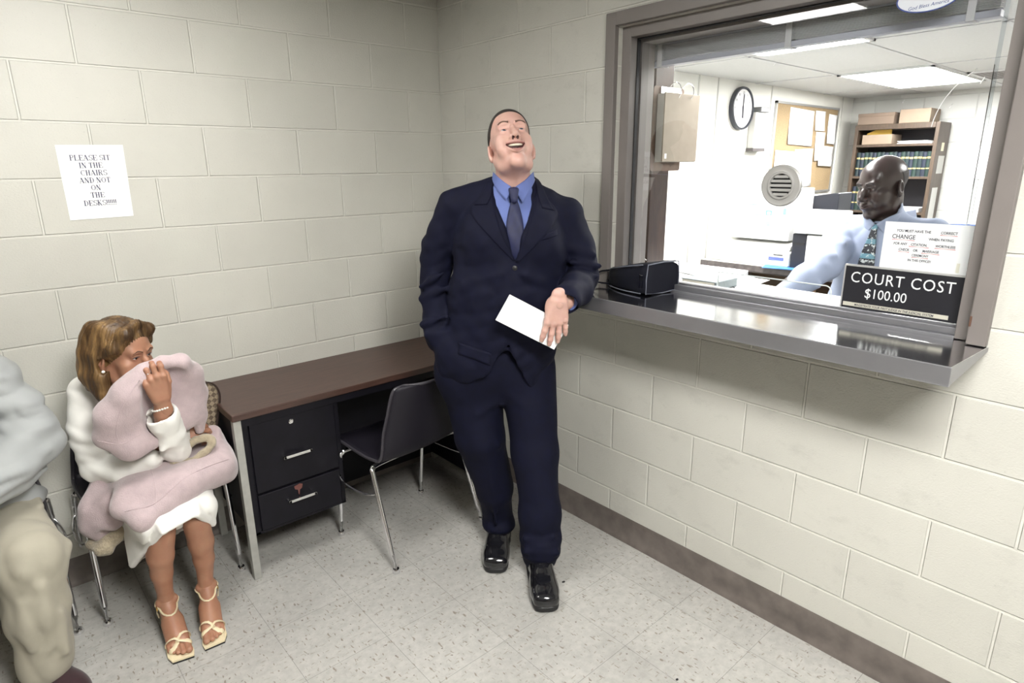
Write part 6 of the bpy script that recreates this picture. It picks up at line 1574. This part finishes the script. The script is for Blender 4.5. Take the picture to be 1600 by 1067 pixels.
# strappy heeled sandals
def sandal(R_, t_, s_):
    k = 0.95; tr = lambda p: tuple(xf(np.array((p[0] * s_, p[1], p[2])) * k, R_, t_))
    out = [(-0.030, 0.115), (0.030, 0.115), (0.033, 0.06), (0.028, 0.0), (0.040, -0.06), (0.042, -0.105), (0.036, -0.132), (-0.034, -0.122), (-0.044, -0.09), (-0.042, -0.05), (-0.030, 0.0), (-0.032, 0.06)]
    def zs(y): return float(np.interp(y, [-0.14, -0.035, 0.045, 0.12], [0.0, 0.004, 0.036, 0.054]))
    bm = B(); up, dn = [], []
    for x, y in out: up.append(bm.verts.new(tr((x, y, zs(y) - 0.001)))); dn.append(bm.verts.new(tr((x, y, zs(y) - 0.0075))))
    n = len(out); bm.faces.new(up); bm.faces.new(dn)
    for i in range(n): bm.faces.new((up[i], up[(i + 1) % n], dn[(i + 1) % n], dn[i]))
    so = obj('sandal', bm, SANDAL, wom, smooth=False)
    bm = B(); up, dn = [], []
    for x, y in out: up.append(bm.verts.new(tr((x * 0.98, y, zs(y) - 0.0077)))); dn.append(bm.verts.new(tr((x * 0.98, y, zs(y) - 0.0145))))
    bm.faces.new(up); bm.faces.new(dn)
    for i in range(n): bm.faces.new((up[i], up[(i + 1) % n], dn[(i + 1) % n], dn[i]))
    tube(bm, [tr((0, 0.095, 0.05)), tr((0, 0.100, -0.0145))], [0.019 * k, 0.0075 * k], 12); obj('dark_outsole', bm, SOLE, so, smooth=False)
    def arch(y0, y1, w):
        pts = []
        for q in range(15):
            a = PI * q / 14; c = np.array((0, y0 + (y1 - y0) * (1 - math.cos(a)) / 2, 0.006)); d = np.array((-math.cos(a), 0, math.sin(a)))
            pts.append(ft.march((c + d * 0.09)[None, :], -d)[0] + d * 0.0018)
        bm = B(); tube(bm, [tr(p) for p in pts], 0.003, 8, flat=(w, 0.0028, lambda p: Vector(p) - Vector(tr((0, (y0 + y1) / 2, 0.0))))); obj('strap', bm, SANDAL, so)
    arch(-0.045, -0.085, 0.0165); arch(-0.088, -0.040, 0.0165)
    pts = []
    for q in range(24):
        a = 2 * PI * q / 24; d = np.array((math.cos(a), math.sin(a), 0)); c = np.array((0, 0.062, 0.116 + 0.016 * math.sin(a)))
        pts.append(ft.march((c + d * 0.09)[None, :], -d)[0] + d * 0.0018)
    bm = B(); tube(bm, [tr(p) for p in pts], 0.0034, 8, closed=True); obj('ankle_strap', bm, SANDAL, so)
    pb = pts[12]; bm = B(); tube(bm, [tr(pb), tr((pb[0] * 1.05, pb[1] + 0.012, 0.088)), tr((-0.034, 0.085, 0.056))], 0.003, 8); obj('side_strap', bm, SANDAL, so)
    bm = B(); q = Vector(tr(pb + np.array((-0.002, -0.004, 0)))); tube(bm, [q + Vector((0, -0.006, -0.006)), q + Vector((0, 0.006, -0.006)), q + Vector((0, 0.006, 0.006)), q + Vector((0, -0.006, 0.006))], 0.0014, 6, closed=True); obj('buckle', bm, GOLD, so)
for a in FEET: sandal(*a)

# ------------------------------------------------------------------ the coat she holds to her face
ct = thing('coat', 'pale pink wool coat with shearling cuffs bundled on the lap of the woman in white', 'coat', (-1.62, -0.45, 0.45))
U = Field((-1.92, -0.78, 0.24), (-1.32, -0.20, 1.12), 0.0058)
U.chain([(-1.640, -0.580, 1.000), (-1.700, -0.565, 0.935), (-1.748, -0.540, 0.865), (-1.765, -0.520, 0.800)], [0.026, 0.044, 0.052, 0.042], 0.03)
U.chain([(-1.770, -0.520, 0.795), (-1.715, -0.540, 0.745), (-1.655, -0.545, 0.745)], [0.042, 0.044, 0.030], 0.03)
U.chain([(-1.660, -0.570, 0.975), (-1.690, -0.550, 0.88), (-1.700, -0.535, 0.79)], [0.030, 0.045, 0.045], 0.04)
U.chain([(-1.640, -0.578, 1.010), (-1.585, -0.572, 1.024), (-1.530, -0.560, 1.008), (-1.488, -0.520, 0.950), (-1.468, -0.480, 0.860)], [0.024, 0.022, 0.029, 0.030, 0.031], 0.018)
U.ell((-1.535, -0.505, 0.875), (0.070, 0.038, 0.135), 0.03)
U.chain([(-1.470, -0.480, 0.86), (-1.480, -0.480, 0.775), (-1.484, -0.480, 0.715)], [0.031, 0.024, 0.016], 0.02)
U.ell((-1.620, -0.490, 0.86), (0.10, 0.040, 0.14), 0.03)
U.cone((-1.610, -0.63, 0.93), (-1.615, -0.60, 0.82), 0.040, 0.052, 0.03, '-')
U.ell((-1.645, -0.605, 0.865), (0.026, 0.055, 0.095), 0.016, '-')
U.ell((-1.550, -0.572, 0.955), (0.032, 0.028, 0.045), 0.02, '-')
U.chain([(-1.660, -0.612, 0.962), (-1.642, -0.575, 0.90), (-1.640, -0.548, 0.82), (-1.668, -0.555, 0.765)], [0.012, 0.018, 0.016, 0.008], 0.014, '-')
# lap part
L_ = U.blank()
L_.ell((-1.585, -0.455, 0.575), (0.200, 0.170, 0.062), 0)
L_.chain([(-1.775, -0.560, 0.535), (-1.735, -0.640, 0.520), (-1.660, -0.632, 0.545), (-1.570, -0.595, 0.566), (-1.480, -0.535, 0.545), (-1.415, -0.490, 0.522)], [0.034, 0.030, 0.026, 0.026, 0.028, 0.034], 0.04)
L_.chain([(-1.745, -0.54, 0.56), (-1.60, -0.59, 0.575), (-1.46, -0.52, 0.575)], [0.045, 0.048, 0.045], 0.05)
L_.ell((-1.430, -0.43, 0.560), (0.060, 0.12, 0.085), 0.04); L_.chain([(-1.425, -0.37, 0.62), (-1.43, -0.42, 0.665)], [0.045, 0.032], 0.03)
L_.ell((-1.432, -0.452, 0.685), (0.020, 0.024, 0.022), 0.01, '-')
# hanging side by the chair
L_.chain([(-1.790, -0.36, 0.56), (-1.835, -0.385, 0.49), (-1.842, -0.385, 0.43), (-1.830, -0.385, 0.390)], [0.045, 0.045, 0.044, 0.040], 0.03); L_.chain([(-1.79, -0.43, 0.52), (-1.800, -0.42, 0.45), (-1.795, -0.40, 0.415)], [0.045, 0.044, 0.035], 0.03)
L_.cone((-1.82, -0.44, 0.50), (-1.825, -0.435, 0.38), 0.006, 0.006, 0.018, '-')
U.merge(L_, 0.016)
U.warp(fold_noise(41, 0.0024, (20, 20, 24))); U.warp(crease_noise(42, 0.004, (12, 12, 16)))
V, F = U.mesh(2); ctc = npmesh('coat_cloth', V, F, COAT, ct)
def seam(fld, pts, d, r, nm, m, parent):
    P = np.array([tuple(p) for p in smooth_path(pts, 8)]); P = fld.march(P - nz(d) * 0.12, d)
    for _ in range(3): P[1:-1] = (P[:-2] + P[1:-1] * 2 + P[2:]) / 4
    bm = B(); tube(bm, [tuple(p) for p in P], r, 8); obj(nm, bm, m, parent)
dv = (0.1, 0.75, -0.65)
seam(U, [(-1.775, -0.615, 0.555), (-1.70, -0.650, 0.562), (-1.60, -0.615, 0.590), (-1.50, -0.555, 0.580), (-1.415, -0.510, 0.560)], dv, 0.0026, 'hem_seam', COAT, ctc)
seam(U, [(-1.690, -0.655, 0.565), (-1.672, -0.59, 0.61), (-1.665, -0.50, 0.64)], dv, 0.0019, 'seam', COAT, ctc)
seam(U, [(-1.665, -0.60, 0.985), (-1.728, -0.60, 0.905), (-1.752, -0.58, 0.825), (-1.750, -0.57, 0.79)], (0.1, 0.95, -0.3), 0.0018, 'seam', COAT, ctc)
seam(U, [(-1.805, -0.56, 0.800), (-1.75, -0.60, 0.782), (-1.69, -0.60, 0.800)], (0.1, 0.95, -0.3), 0.0020, 'seam', COAT, ctc)
fl = Field((-1.92, -0.62, 0.26), (-1.42, -0.28, 0.76), 0.005)
fl.chain([(-1.868, -0.385, 0.352), (-1.835, -0.425, 0.350), (-1.775, -0.438, 0.395)], [0.022, 0.027, 0.024], 0.02); V, F = fl.warp(fold_noise(44, 0.003, (110, 110, 110))).mesh(1); npmesh('shearling_cuff', V, F, FLEECE, ct)
fl2 = fl.blank()
cc = np.array((-1.525, -0.515, 0.655)); ax1 = nz((0.93, 0.05, 0.30)); ax2 = nz((-0.1, 0.42, 0.85))
rp2 = [cc + ax1 * 0.070 * math.cos(a) + ax2 * 0.030 * math.sin(a) for a in [2 * PI * k / 16 for k in range(17)]]
fl2.chain(rp2, [0.0155] * 17, 0.004); V, F = fl2.warp(fold_noise(45, 0.003, (110, 110, 110))).mesh(1); npmesh('shearling_cuff', V, F, FLEECE, ct)

# ------------------------------------------------------------------ her patterned handbag on the chair beside her
def bag_mat():
    m, nt, bs = new_mat('checked_canvas')
    v = coords(nt, (1, 1, 1), (0, math.radians(45), 0))
    c = nd(nt, 'ShaderNodeTexChecker', Scale=62.0); nt.links.new(v, c.inputs[0])
    c.inputs['Color1'].default_value = (0.30, 0.24, 0.165, 1); c.inputs['Color2'].default_value = (0.105, 0.075, 0.05, 1)
    c2 = nd(nt, 'ShaderNodeTexVoronoi', Scale=95.0); nt.links.new(coords(nt), c2.inputs['Vector'])
    nt.links.new(mixc(nt, ramp(nt, c2.outputs['Distance'], [(0.28, 0.55), (0.40, 0.0)]), c.outputs[0], (0.20, 0.155, 0.105)), bs.inputs['Base Color'])
    bs.inputs['Roughness'].default_value = 0.7
    bump(nt, bs, noise(nt, coords(nt), 700, 2), 0.2, 0.001)
    return m
HB = thing('handbag', 'brown checked canvas handbag on the chair beside the woman in white, next to the desk', 'handbag', (-1.42, -0.25, 0.47))
hbM = axes((-1.52, -0.305, 0.47), (1, 0.10, 0), (0, 0, 1), (-0.10, 1, 0) if False else (0.10, -1, 0))
hbM = axes((-1.52, -0.235, 0.475), (0.995, 0.10, 0), (0, 0, 1), (0.10, -0.995, 0))
ol = [(0.0, 0.0), (0.085, 0.0), (0.098, 0.02), (0.134, 0.18), (0.158, 0.275), (0.158, 0.315), (0.144, 0.345), (0.11, 0.362), (0.0, 0.37)]
bm = B(); prism(bm, ol, 0.085, hbM); obj('bag_body', bm, bag_mat(), HB, bevel=0.012)
bm = B(); tube(bm, smooth_path([hbM @ Vector((x, y, 0.085)) for x, y in ol[1:]], 4), 0.004, 6); obj('dark_piping', bm, simple('dark_brown_leather', (0.035, 0.022, 0.018), 0.4), HB)
bm = B(); tube(bm, smooth_path([hbM @ Vector(p) for p in ((0.02, 0.35, 0.04), (0.05, 0.42, 0.035), (0.09, 0.42, 0.03), (0.11, 0.345, 0.03))], 6), 0.006, 8); obj('handle', bm, simple('dark_brown_leather', (0.035, 0.022, 0.018), 0.4), HB)
# ------------------------------------------------------------------ the man at the left edge, mostly outside the frame
GREYJ = cloth_mat('grey_windbreaker', (0.33, 0.345, 0.345), 0.6, 500, 0.04, 10, 0.05)
KHAKI = cloth_mat('khaki_twill', (0.37, 0.345, 0.275), 0.8, 700, 0.05, 14, 0.1)
MAROON = cloth_mat('dark_maroon_suede', (0.030, 0.008, 0.012), 0.8, 300, 0.2, 40, 0.2)
lm = thing('person', 'seated man at the left edge in a light grey jacket and khaki trousers', 'person', (-2.20, -0.25, 0))
GJ = Field((-2.50, -0.72, 0.48), (-1.80, 0.0, 1.14), 0.0062)
GJ.ell((-2.20, -0.27, 0.82), (0.195, 0.135, 0.24), 0); GJ.cone((-2.36, -0.26, 0.985), (-2.04, -0.26, 0.985), 0.075, 0.075, 0.05); GJ.cone((-2.20, -0.26, 1.0), (-2.20, -0.28, 1.08), 0.09, 0.07, 0.03)
GJ.ell((-2.19, -0.25, 0.62), (0.205, 0.17, 0.11), 0.06); GJ.chain([(-2.05, -0.36, 0.62), (-2.00, -0.36, 0.585), (-1.975, -0.30, 0.565)], [0.05, 0.03, 0.02], 0.03); GJ.chain([(-2.15, -0.42, 0.60), (-2.04, -0.40, 0.575), (-1.985, -0.33, 0.57)], [0.02, 0.014, 0.012], 0.02)
GJ.cone((-2.20, -0.29, 1.06), (-2.20, -0.29, 1.14), 0.055, 0.065, 0.004, '-')
GA = GJ.blank()
GA.chain([(-2.035, -0.275, 0.985), (-1.985, -0.31, 0.88), (-1.965, -0.35, 0.785)], [0.080, 0.078, 0.078], 0.01); GA.chain([(-1.965, -0.36, 0.775), (-2.04, -0.46, 0.735), (-2.14, -0.545, 0.715)], [0.080, 0.072, 0.058], 0.02)
GA.chain([(-2.365, -0.275, 0.985), (-2.41, -0.33, 0.78)], [0.080, 0.075], 0.01); GA.chain([(-2.41, -0.33, 0.775), (-2.28, -0.53, 0.71)], [0.075, 0.055], 0.02)
for a, b in (((-1.93, -0.38, 0.84), (-2.04, -0.43, 0.80)), ((-1.92, -0.36, 0.88), (-2.03, -0.38, 0.86)), ((-1.93, -0.43, 0.77), (-2.05, -0.50, 0.78)), ((-1.95, -0.33, 0.94), (-2.03, -0.35, 0.92)), ((-1.93, -0.40, 0.72), (-2.02, -0.48, 0.69))): GA.cone(a, b, 0.007, 0.005, 0.03)
GJ.merge(GA, 0.014); GJ.warp(fold_noise(51, 0.003, (18, 22, 26))); GJ.warp(crease_noise(52, 0.012, (13, 17, 32)))
V, F = GJ.mesh(2); npmesh('jacket', V, F, GREYJ, lm)
KT = Field((-2.46, -0.86, 0.03), (-1.86, -0.04, 0.70), 0.0062)
KT.ell((-2.20, -0.20, 0.54), (0.19, 0.15, 0.11), 0)
k1 = KT.blank(); k1.chain([(-2.09, -0.22, 0.540), (-2.045, -0.575, 0.485)], [0.098, 0.088], 0.02); k1.chain([(-2.045, -0.580, 0.475), (-2.055, -0.585, 0.30), (-2.062, -0.580, 0.105)], [0.086, 0.080, 0.078], 0.04)
k2 = KT.blank(); k2.chain([(-2.31, -0.22, 0.540), (-2.36, -0.575, 0.485)], [0.098, 0.088], 0.02); k2.chain([(-2.36, -0.58, 0.475), (-2.36, -0.60, 0.30), (-2.36, -0.60, 0.10)], [0.086, 0.078, 0.076], 0.04)
k1.chain([(-1.985, -0.50, 0.50), (-1.955, -0.56, 0.475), (-1.965, -0.60, 0.47)], [0.016, 0.014, 0.008], 0.025); k1.cone((-2.00, -0.33, 0.60), (-1.985, -0.42, 0.57), 0.01, 0.008, 0.02)
KT.merge(k1, 0.04); KT.merge(k2, 0.04)
for a, b in (((-2.03, -0.665, 0.42), (-2.045, -0.665, 0.20)), ((-2.00, -0.65, 0.30), (-2.01, -0.65, 0.16)), ((-2.08, -0.66, 0.38), (-2.09, -0.66, 0.22))): KT.cone(a, b, 0.008, 0.006, 0.03)
KT.plane((0, 0, 0.062), (0, 0.12, -1), 0.004); KT.warp(fold_noise(53, 0.0025, (18, 18, 14))); KT.warp(crease_noise(54, 0.009, (26, 18, 9)))
V, F = KT.mesh(2); npmesh('trousers', V, F, KHAKI, lm)
def plain_shoe(parent, heel, ang, m):
    f = Field((-0.075, -0.24, -0.004), (0.075, 0.12, 0.14), 0.004)
    f.ell((0, -0.10, 0.035), (0.054, 0.11, 0.045), 0); f.ell((0, 0.01, 0.048), (0.045, 0.08, 0.055), 0.03); f.cone((0, -0.01, 0.07), (0, 0.03, 0.105), 0.04, 0.042, 0.03); f.plane((0, 0, 0.016), (0, 0, -1), 0.003)
    V, F = f.mesh(2); R_ = rotm(ang); t = np.array((heel[0], heel[1], 0)); o = npmesh('shoe', xf(V, R_, t), F, m, parent)
    g = Field((-0.075, -0.24, -0.004), (0.075, 0.12, 0.04), 0.004); g.ell((0, -0.10, 0.010), (0.058, 0.118, 0.03), 0); g.ell((0, 0.015, 0.010), (0.048, 0.08, 0.03), 0.03); g.plane((0, 0, 0.020), (0, 0, 1), 0.002); g.plane((0, 0, 0.001), (0, 0, -1), 0.002)
    V, F = g.mesh(1); npmesh('sole', xf(V, R_, t), F, SOLE, o)
plain_shoe(lm, (-2.066, -0.560), 22, MAROON); plain_shoe(lm, (-2.36, -0.58), -8, MAROON)
RL = rotm(8, 4, 0); TL_ = np.array((-2.20, -0.30, 1.26))
hf3, hv3, hfc3, hmi3 = head_parts(dict(smile=0.2, eye=0.0042, neck=0.058, neck_to=(0, 0.03, -0.25)), 0, 1, 2)
il = Field((-2.46, -0.62, 0.08), (-1.90, -0.05, 1.06), 0.012)
il.ell((-2.20, -0.26, 0.84), (0.14, 0.09, 0.2), 0); il.ell((-2.2, -0.2, 0.55), (0.14, 0.11, 0.09), 0.05)
for kx_ in (-2.055, -2.36): il.chain([(-2.2 + (kx_ + 2.2) * 0.7, -0.22, 0.54), (kx_, -0.575, 0.48), (kx_, -0.585, 0.10)], [0.07, 0.055, 0.035], 0.02)
il.chain([(-2.05, -0.275, 0.97), (-1.97, -0.35, 0.785), (-2.15, -0.55, 0.715)], [0.045, 0.04, 0.028], 0.01); il.chain([(-2.35, -0.275, 0.97), (-2.41, -0.33, 0.78), (-2.28, -0.53, 0.71)], [0.045, 0.04, 0.028], 0.01)
iv3, if3 = il.mesh(1)
hm = hand_field(dict(bend=[(20, 30, 20)] * 4, arm=0.05)); hmV, hmF = hm.mesh(1)
lh1 = xf(hmV * np.array((-1, 1, 1)), hand_axes((-0.75, -0.6, -0.25), (0.1, -0.3, 1)), (-2.17, -0.565, 0.705)); lh2 = xf(hmV, hand_axes((0.7, -0.65, -0.3), (0, -0.3, 1)), (-2.27, -0.545, 0.70))
BV, BF, BM = join([(hv3 @ RL.T + TL_, hfc3, hmi3), (iv3, if3), (lh1, hmF[:, ::-1]), (lh2, hmF)])
lb = npmesh('body', BV, BF, [SKIN1, LIP1, M_MOUTH], lm, BM)
for s in (-1, 1): eyeball((s * 0.032, -0.0735, 0.008), 0.0122, (0.2, -1, 0), [M_EYEW, M_IRISD, M_PUP], lb, RL, TL_ - np.array((-2.20, -0.25, 0)), 1.0)
hh3 = hair_field(hf3, 0.006, [-0.13, -0.098, -0.085, -0.060, -0.045, -0.012, 0.0, 0.036, 0.046, 0.06, 0.12], [0.105, 0.098, 0.088, 0.078, 0.055, 0.034, 0.034, 0.034, 0.0, -0.030, -0.035])
V, F = hh3.mesh(1); npmesh('hair', xf(V, RL, TL_), F, HAIR1, lm)

# ------------------------------------------------------------------ the clerk behind the glass
SKIN3 = skin_mat('skin_deep', (0.030, 0.018, 0.017), 0.12, 0.32); LIP3 = simple('lips_deep', (0.04, 0.02, 0.02), 0.45)
PALES = cloth_mat('pale_blue_shirt', (0.25, 0.29, 0.40), 0.7, 900, 0.03, 14, 0.05)
HAIR3 = simple('grey_cropped_hair', (0.05, 0.045, 0.045), 0.85, bscale=600, bstr=0.4)
BROW3 = simple('eyebrow_black', (0.012, 0.009, 0.008), 0.8)
DTROU = cloth_mat('charcoal_trousers', (0.02, 0.02, 0.024), 0.8, 700)
cl = thing('person', 'bald clerk in a pale blue shirt and patterned tie behind the window', 'person', (0.98, -1.92, 0))
# trunk frame: he faces the window (-x), right arm on the counter
CS = Field((0.36, -2.30, 0.88), (1.24, -1.48, 1.52), 0.0062)
CS.ell((0.985, -1.92, 1.22), (0.125, 0.185, 0.21), 0); CS.ell((0.965, -1.915, 1.02), (0.150, 0.185, 0.18), 0.06); CS.cone((0.985, -1.755, 1.355), (1.00, -2.085, 1.355), 0.072, 0.072, 0.05); CS.cone((0.985, -1.92, 1.36), (0.965, -1.915, 1.455), 0.085, 0.064, 0.04)
CS.cone((0.955, -1.915, 1.41), (0.935, -1.910, 1.54), 0.055, 0.066, 0.004, '-')
ca = CS.blank()
ca.chain([(0.985, -1.745, 1.345), (0.85, -1.775, 1.285), (0.72, -1.800, 1.232)], [0.072, 0.068, 0.062], 0.01); ca.chain([(0.72, -1.800, 1.230), (0.61, -1.765, 1.185), (0.515, -1.730, 1.130)], [0.061, 0.053, 0.044], 0.02)
ca.chain([(1.00, -2.095, 1.345), (0.98, -2.15, 1.15), (0.93, -2.14, 1.02)], [0.070, 0.060, 0.055], 0.01); ca.chain([(0.93, -2.14, 1.02), (0.70, -2.05, 1.06)], [0.055, 0.045], 0.02)
for a, b in (((0.70, -1.84, 1.28), (0.76, -1.74, 1.27)), ((0.66, -1.83, 1.24), (0.74, -1.74, 1.23)), ((0.80, -1.83, 1.32), (0.86, -1.73, 1.33)), ((0.60, -1.83, 1.17), (0.66, -1.74, 1.17))): ca.cone(a, b, 0.008, 0.005, 0.025)
CS.merge(ca, 0.014); CS.warp(fold_noise(61, 0.0026, (22, 22, 18))); CS.warp(crease_noise(62, 0.005, (14, 20, 16)))
CS.cone((0.85, -1.80, 1.33), (0.845, -1.83, 1.10), 0.006, 0.005, 0.02, '-')
V, F = CS.mesh(2); cshirt = npmesh('shirt', V, F, PALES, cl)
# collar points and tie on the chest, dropped along +x
CNK = Field((0.80, -2.05, 1.28), (1.10, -1.78, 1.54), 0.005); CNK.cone((0.965, -1.915, 1.36), (0.945, -1.912, 1.48), 0.078, 0.068, 0)
bk = (1, 0, 0)
on(CNK, [(0.9, -1.835, 1.455), (0.9, -1.875, 1.43), (0.9, -1.910, 1.402)], [(0.9, -1.825, 1.415), (0.9, -1.850, 1.385), (0.9, -1.872, 1.352)], 16, 6, 0.004, 'collar_point', PALES, cshirt, 0.004, bk, 0.4)
on(CNK, [(0.9, -1.990, 1.455), (0.9, -1.950, 1.43), (0.9, -1.915, 1.402)], [(0.9, -1.995, 1.415), (0.9, -1.975, 1.385), (0.9, -1.955, 1.352)], 16, 6, 0.004, 'collar_point', PALES, cshirt, 0.004, bk, 0.4)
def tie_mat():
    m, nt, bs = new_mat('patterned_tie')
    v = coords(nt, (1, 1, 1))
    s = nt.nodes.new('ShaderNodeSeparateXYZ'); nt.links.new(v, s.inputs[0])
    w = mth(nt, 'SINE', mth(nt, 'MULTIPLY', s.outputs[2], 105.0)); n = noise(nt, v, 62, 3, 0.6)
    base = mixc(nt, ramp(nt, w, [(0.40, 0.0), (0.55, 1.0)]), (0.012, 0.014, 0.022), (0.10, 0.22, 0.28))
    nt.links.new(mixc(nt, ramp(nt, n, [(0.56, 0.0), (0.60, 0.85)]), base, (0.55, 0.58, 0.58)), bs.inputs['Base Color'])
    bs.inputs['Roughness'].default_value = 0.45
    return m
TIEP = tie_mat()
P, Q = drape(CS, [(0.9, -1.893, 1.405), (0.9, -1.898, 1.375), (0.9, -1.880, 1.28), (0.9, -1.868, 1.15), (0.9, -1.868, 0.98)], [(0.9, -1.930, 1.405), (0.9, -1.920, 1.375), (0.9, -1.935, 1.28), (0.9, -1.945, 1.15), (0.9, -1.945, 0.98)], 32, 6, 0.008, bk, 0.4)
P, Q = slab(P, Q, 0.006, np.array(bk)); npmesh('tie', P, Q, TIEP, cl)
CT = Field((0.80, -2.14, 0.03), (1.16, -1.70, 1.02), 0.009)
CT.ell((0.975, -1.92, 0.90), (0.13, 0.175, 0.13), 0); CT.chain([(0.98, -1.835, 0.85), (0.985, -1.83, 0.48), (1.0, -1.825, 0.07)], [0.105, 0.082, 0.068], 0.04); CT.chain([(0.98, -2.005, 0.85), (0.985, -2.01, 0.48), (1.0, -2.015, 0.07)], [0.105, 0.082, 0.068], 0.04); CT.plane((0, 0, 0.045), (0, 0, -1), 0.003)
V, F = CT.mesh(2); npmesh('trousers', V, F, DTROU, cl)
plain_shoe(cl, (1.02, -1.825), -88, SOLE); plain_shoe(cl, (1.02, -2.015), -92, SOLE)
RC = rotm(-116, 10, -3); TC = np.array((0.945, -1.895, 1.548)); SCL = 0.95
hf4, hv4, hfc4, hmi4 = head_parts(dict(smile=0.45, eye=0.0026, neck=0.060, nose=1.18, fat=0.004, neck_to=tuple(RC.T @ (np.array((0.975, -1.918, 1.36)) - TC) / 0.95)))
ic = Field((0.36, -2.26, 0.05), (1.20, -1.56, 1.46), 0.014)
ic.ell((0.985, -1.92, 1.22), (0.08, 0.13, 0.18), 0); ic.ell((0.975, -1.92, 0.95), (0.09, 0.13, 0.15), 0.05); ic.cone((0.98, -1.918, 1.34), (0.965, -1.915, 1.42), 0.05, 0.05, 0.02)
for sy in (-1.832, -2.01): ic.chain([(0.98, sy, 0.9), (0.985, sy, 0.48), (1.0, sy, 0.06)], [0.07, 0.05, 0.035], 0.02)
ic.chain([(0.985, -1.76, 1.33), (0.72, -1.80, 1.225), (0.515, -1.730, 1.130)], [0.045, 0.038, 0.027], 0.01); ic.chain([(1.0, -2.08, 1.33), (0.95, -2.14, 1.05), (0.70, -2.05, 1.06)], [0.045, 0.036, 0.027], 0.01)
ivc, ifc = ic.mesh(1)
hc = hand_field(dict(bend=[(12, 25, 15)] * 4, arm=0.06)); hcV, hcF = hc.mesh(1)
c1_ = xf(hcV * np.array((-1, 1, 1)), hand_axes((-0.5, 0.1, -0.8), (-0.8, 0, 0.5)), (0.510, -1.727, 1.122)); c2_ = xf(hcV, hand_axes((-0.9, 0.3, -0.1), (0, 0, 1)), (0.70, -2.05, 1.06))
BV, BF, BM = join([((hv4 * SCL) @ RC.T + TC, hfc4, hmi4), (ivc, ifc), (c1_, hcF[:, ::-1]), (c2_, hcF)])
cb_ = npmesh('body', BV, BF, [SKIN3, LIP3, M_MOUTH], cl, BM)
for s in (-1, 1):
    eyeball((s * 0.032, -0.0735, 0.008), 0.0122, (0.1, -1, -0.5), [M_EYEW, M_IRISD, M_PUP], cb_, RC, TC - np.array((0.98, -1.92, 0)), SCL)
    P, Q = drape(hf4, [(s * 0.013, 0, 0.0325), (s * 0.032, 0, 0.0375), (s * 0.050, 0, 0.0285)], [(s * 0.014, 0, 0.0272), (s * 0.032, 0, 0.0325), (s * 0.050, 0, 0.0255)], 12, 2, 0.001, fwd, 0.14)
    P, Q = slab(P, Q, 0.0012, (0, 1, 0)); npmesh('eyebrow', xf(P * SCL, RC, TC), Q, BROW3, cb_)
hh4 = hair_field(hf4, 0.0016, [-0.13, 0.0, 0.036, 0.046, 0.06, 0.12], [0.30, 0.20, 0.045, 0.0, -0.02, -0.03])
hh4.D = np.maximum(hh4.D, (hh4.ax[2][None, None, :] - 0.058)); V, F = hh4.mesh(1); npmesh('hair', xf(V * SCL, RC, TC), F, HAIR3, cl)
cl.location = (0.98 - 0.034, -1.92 + 0.030, 0)
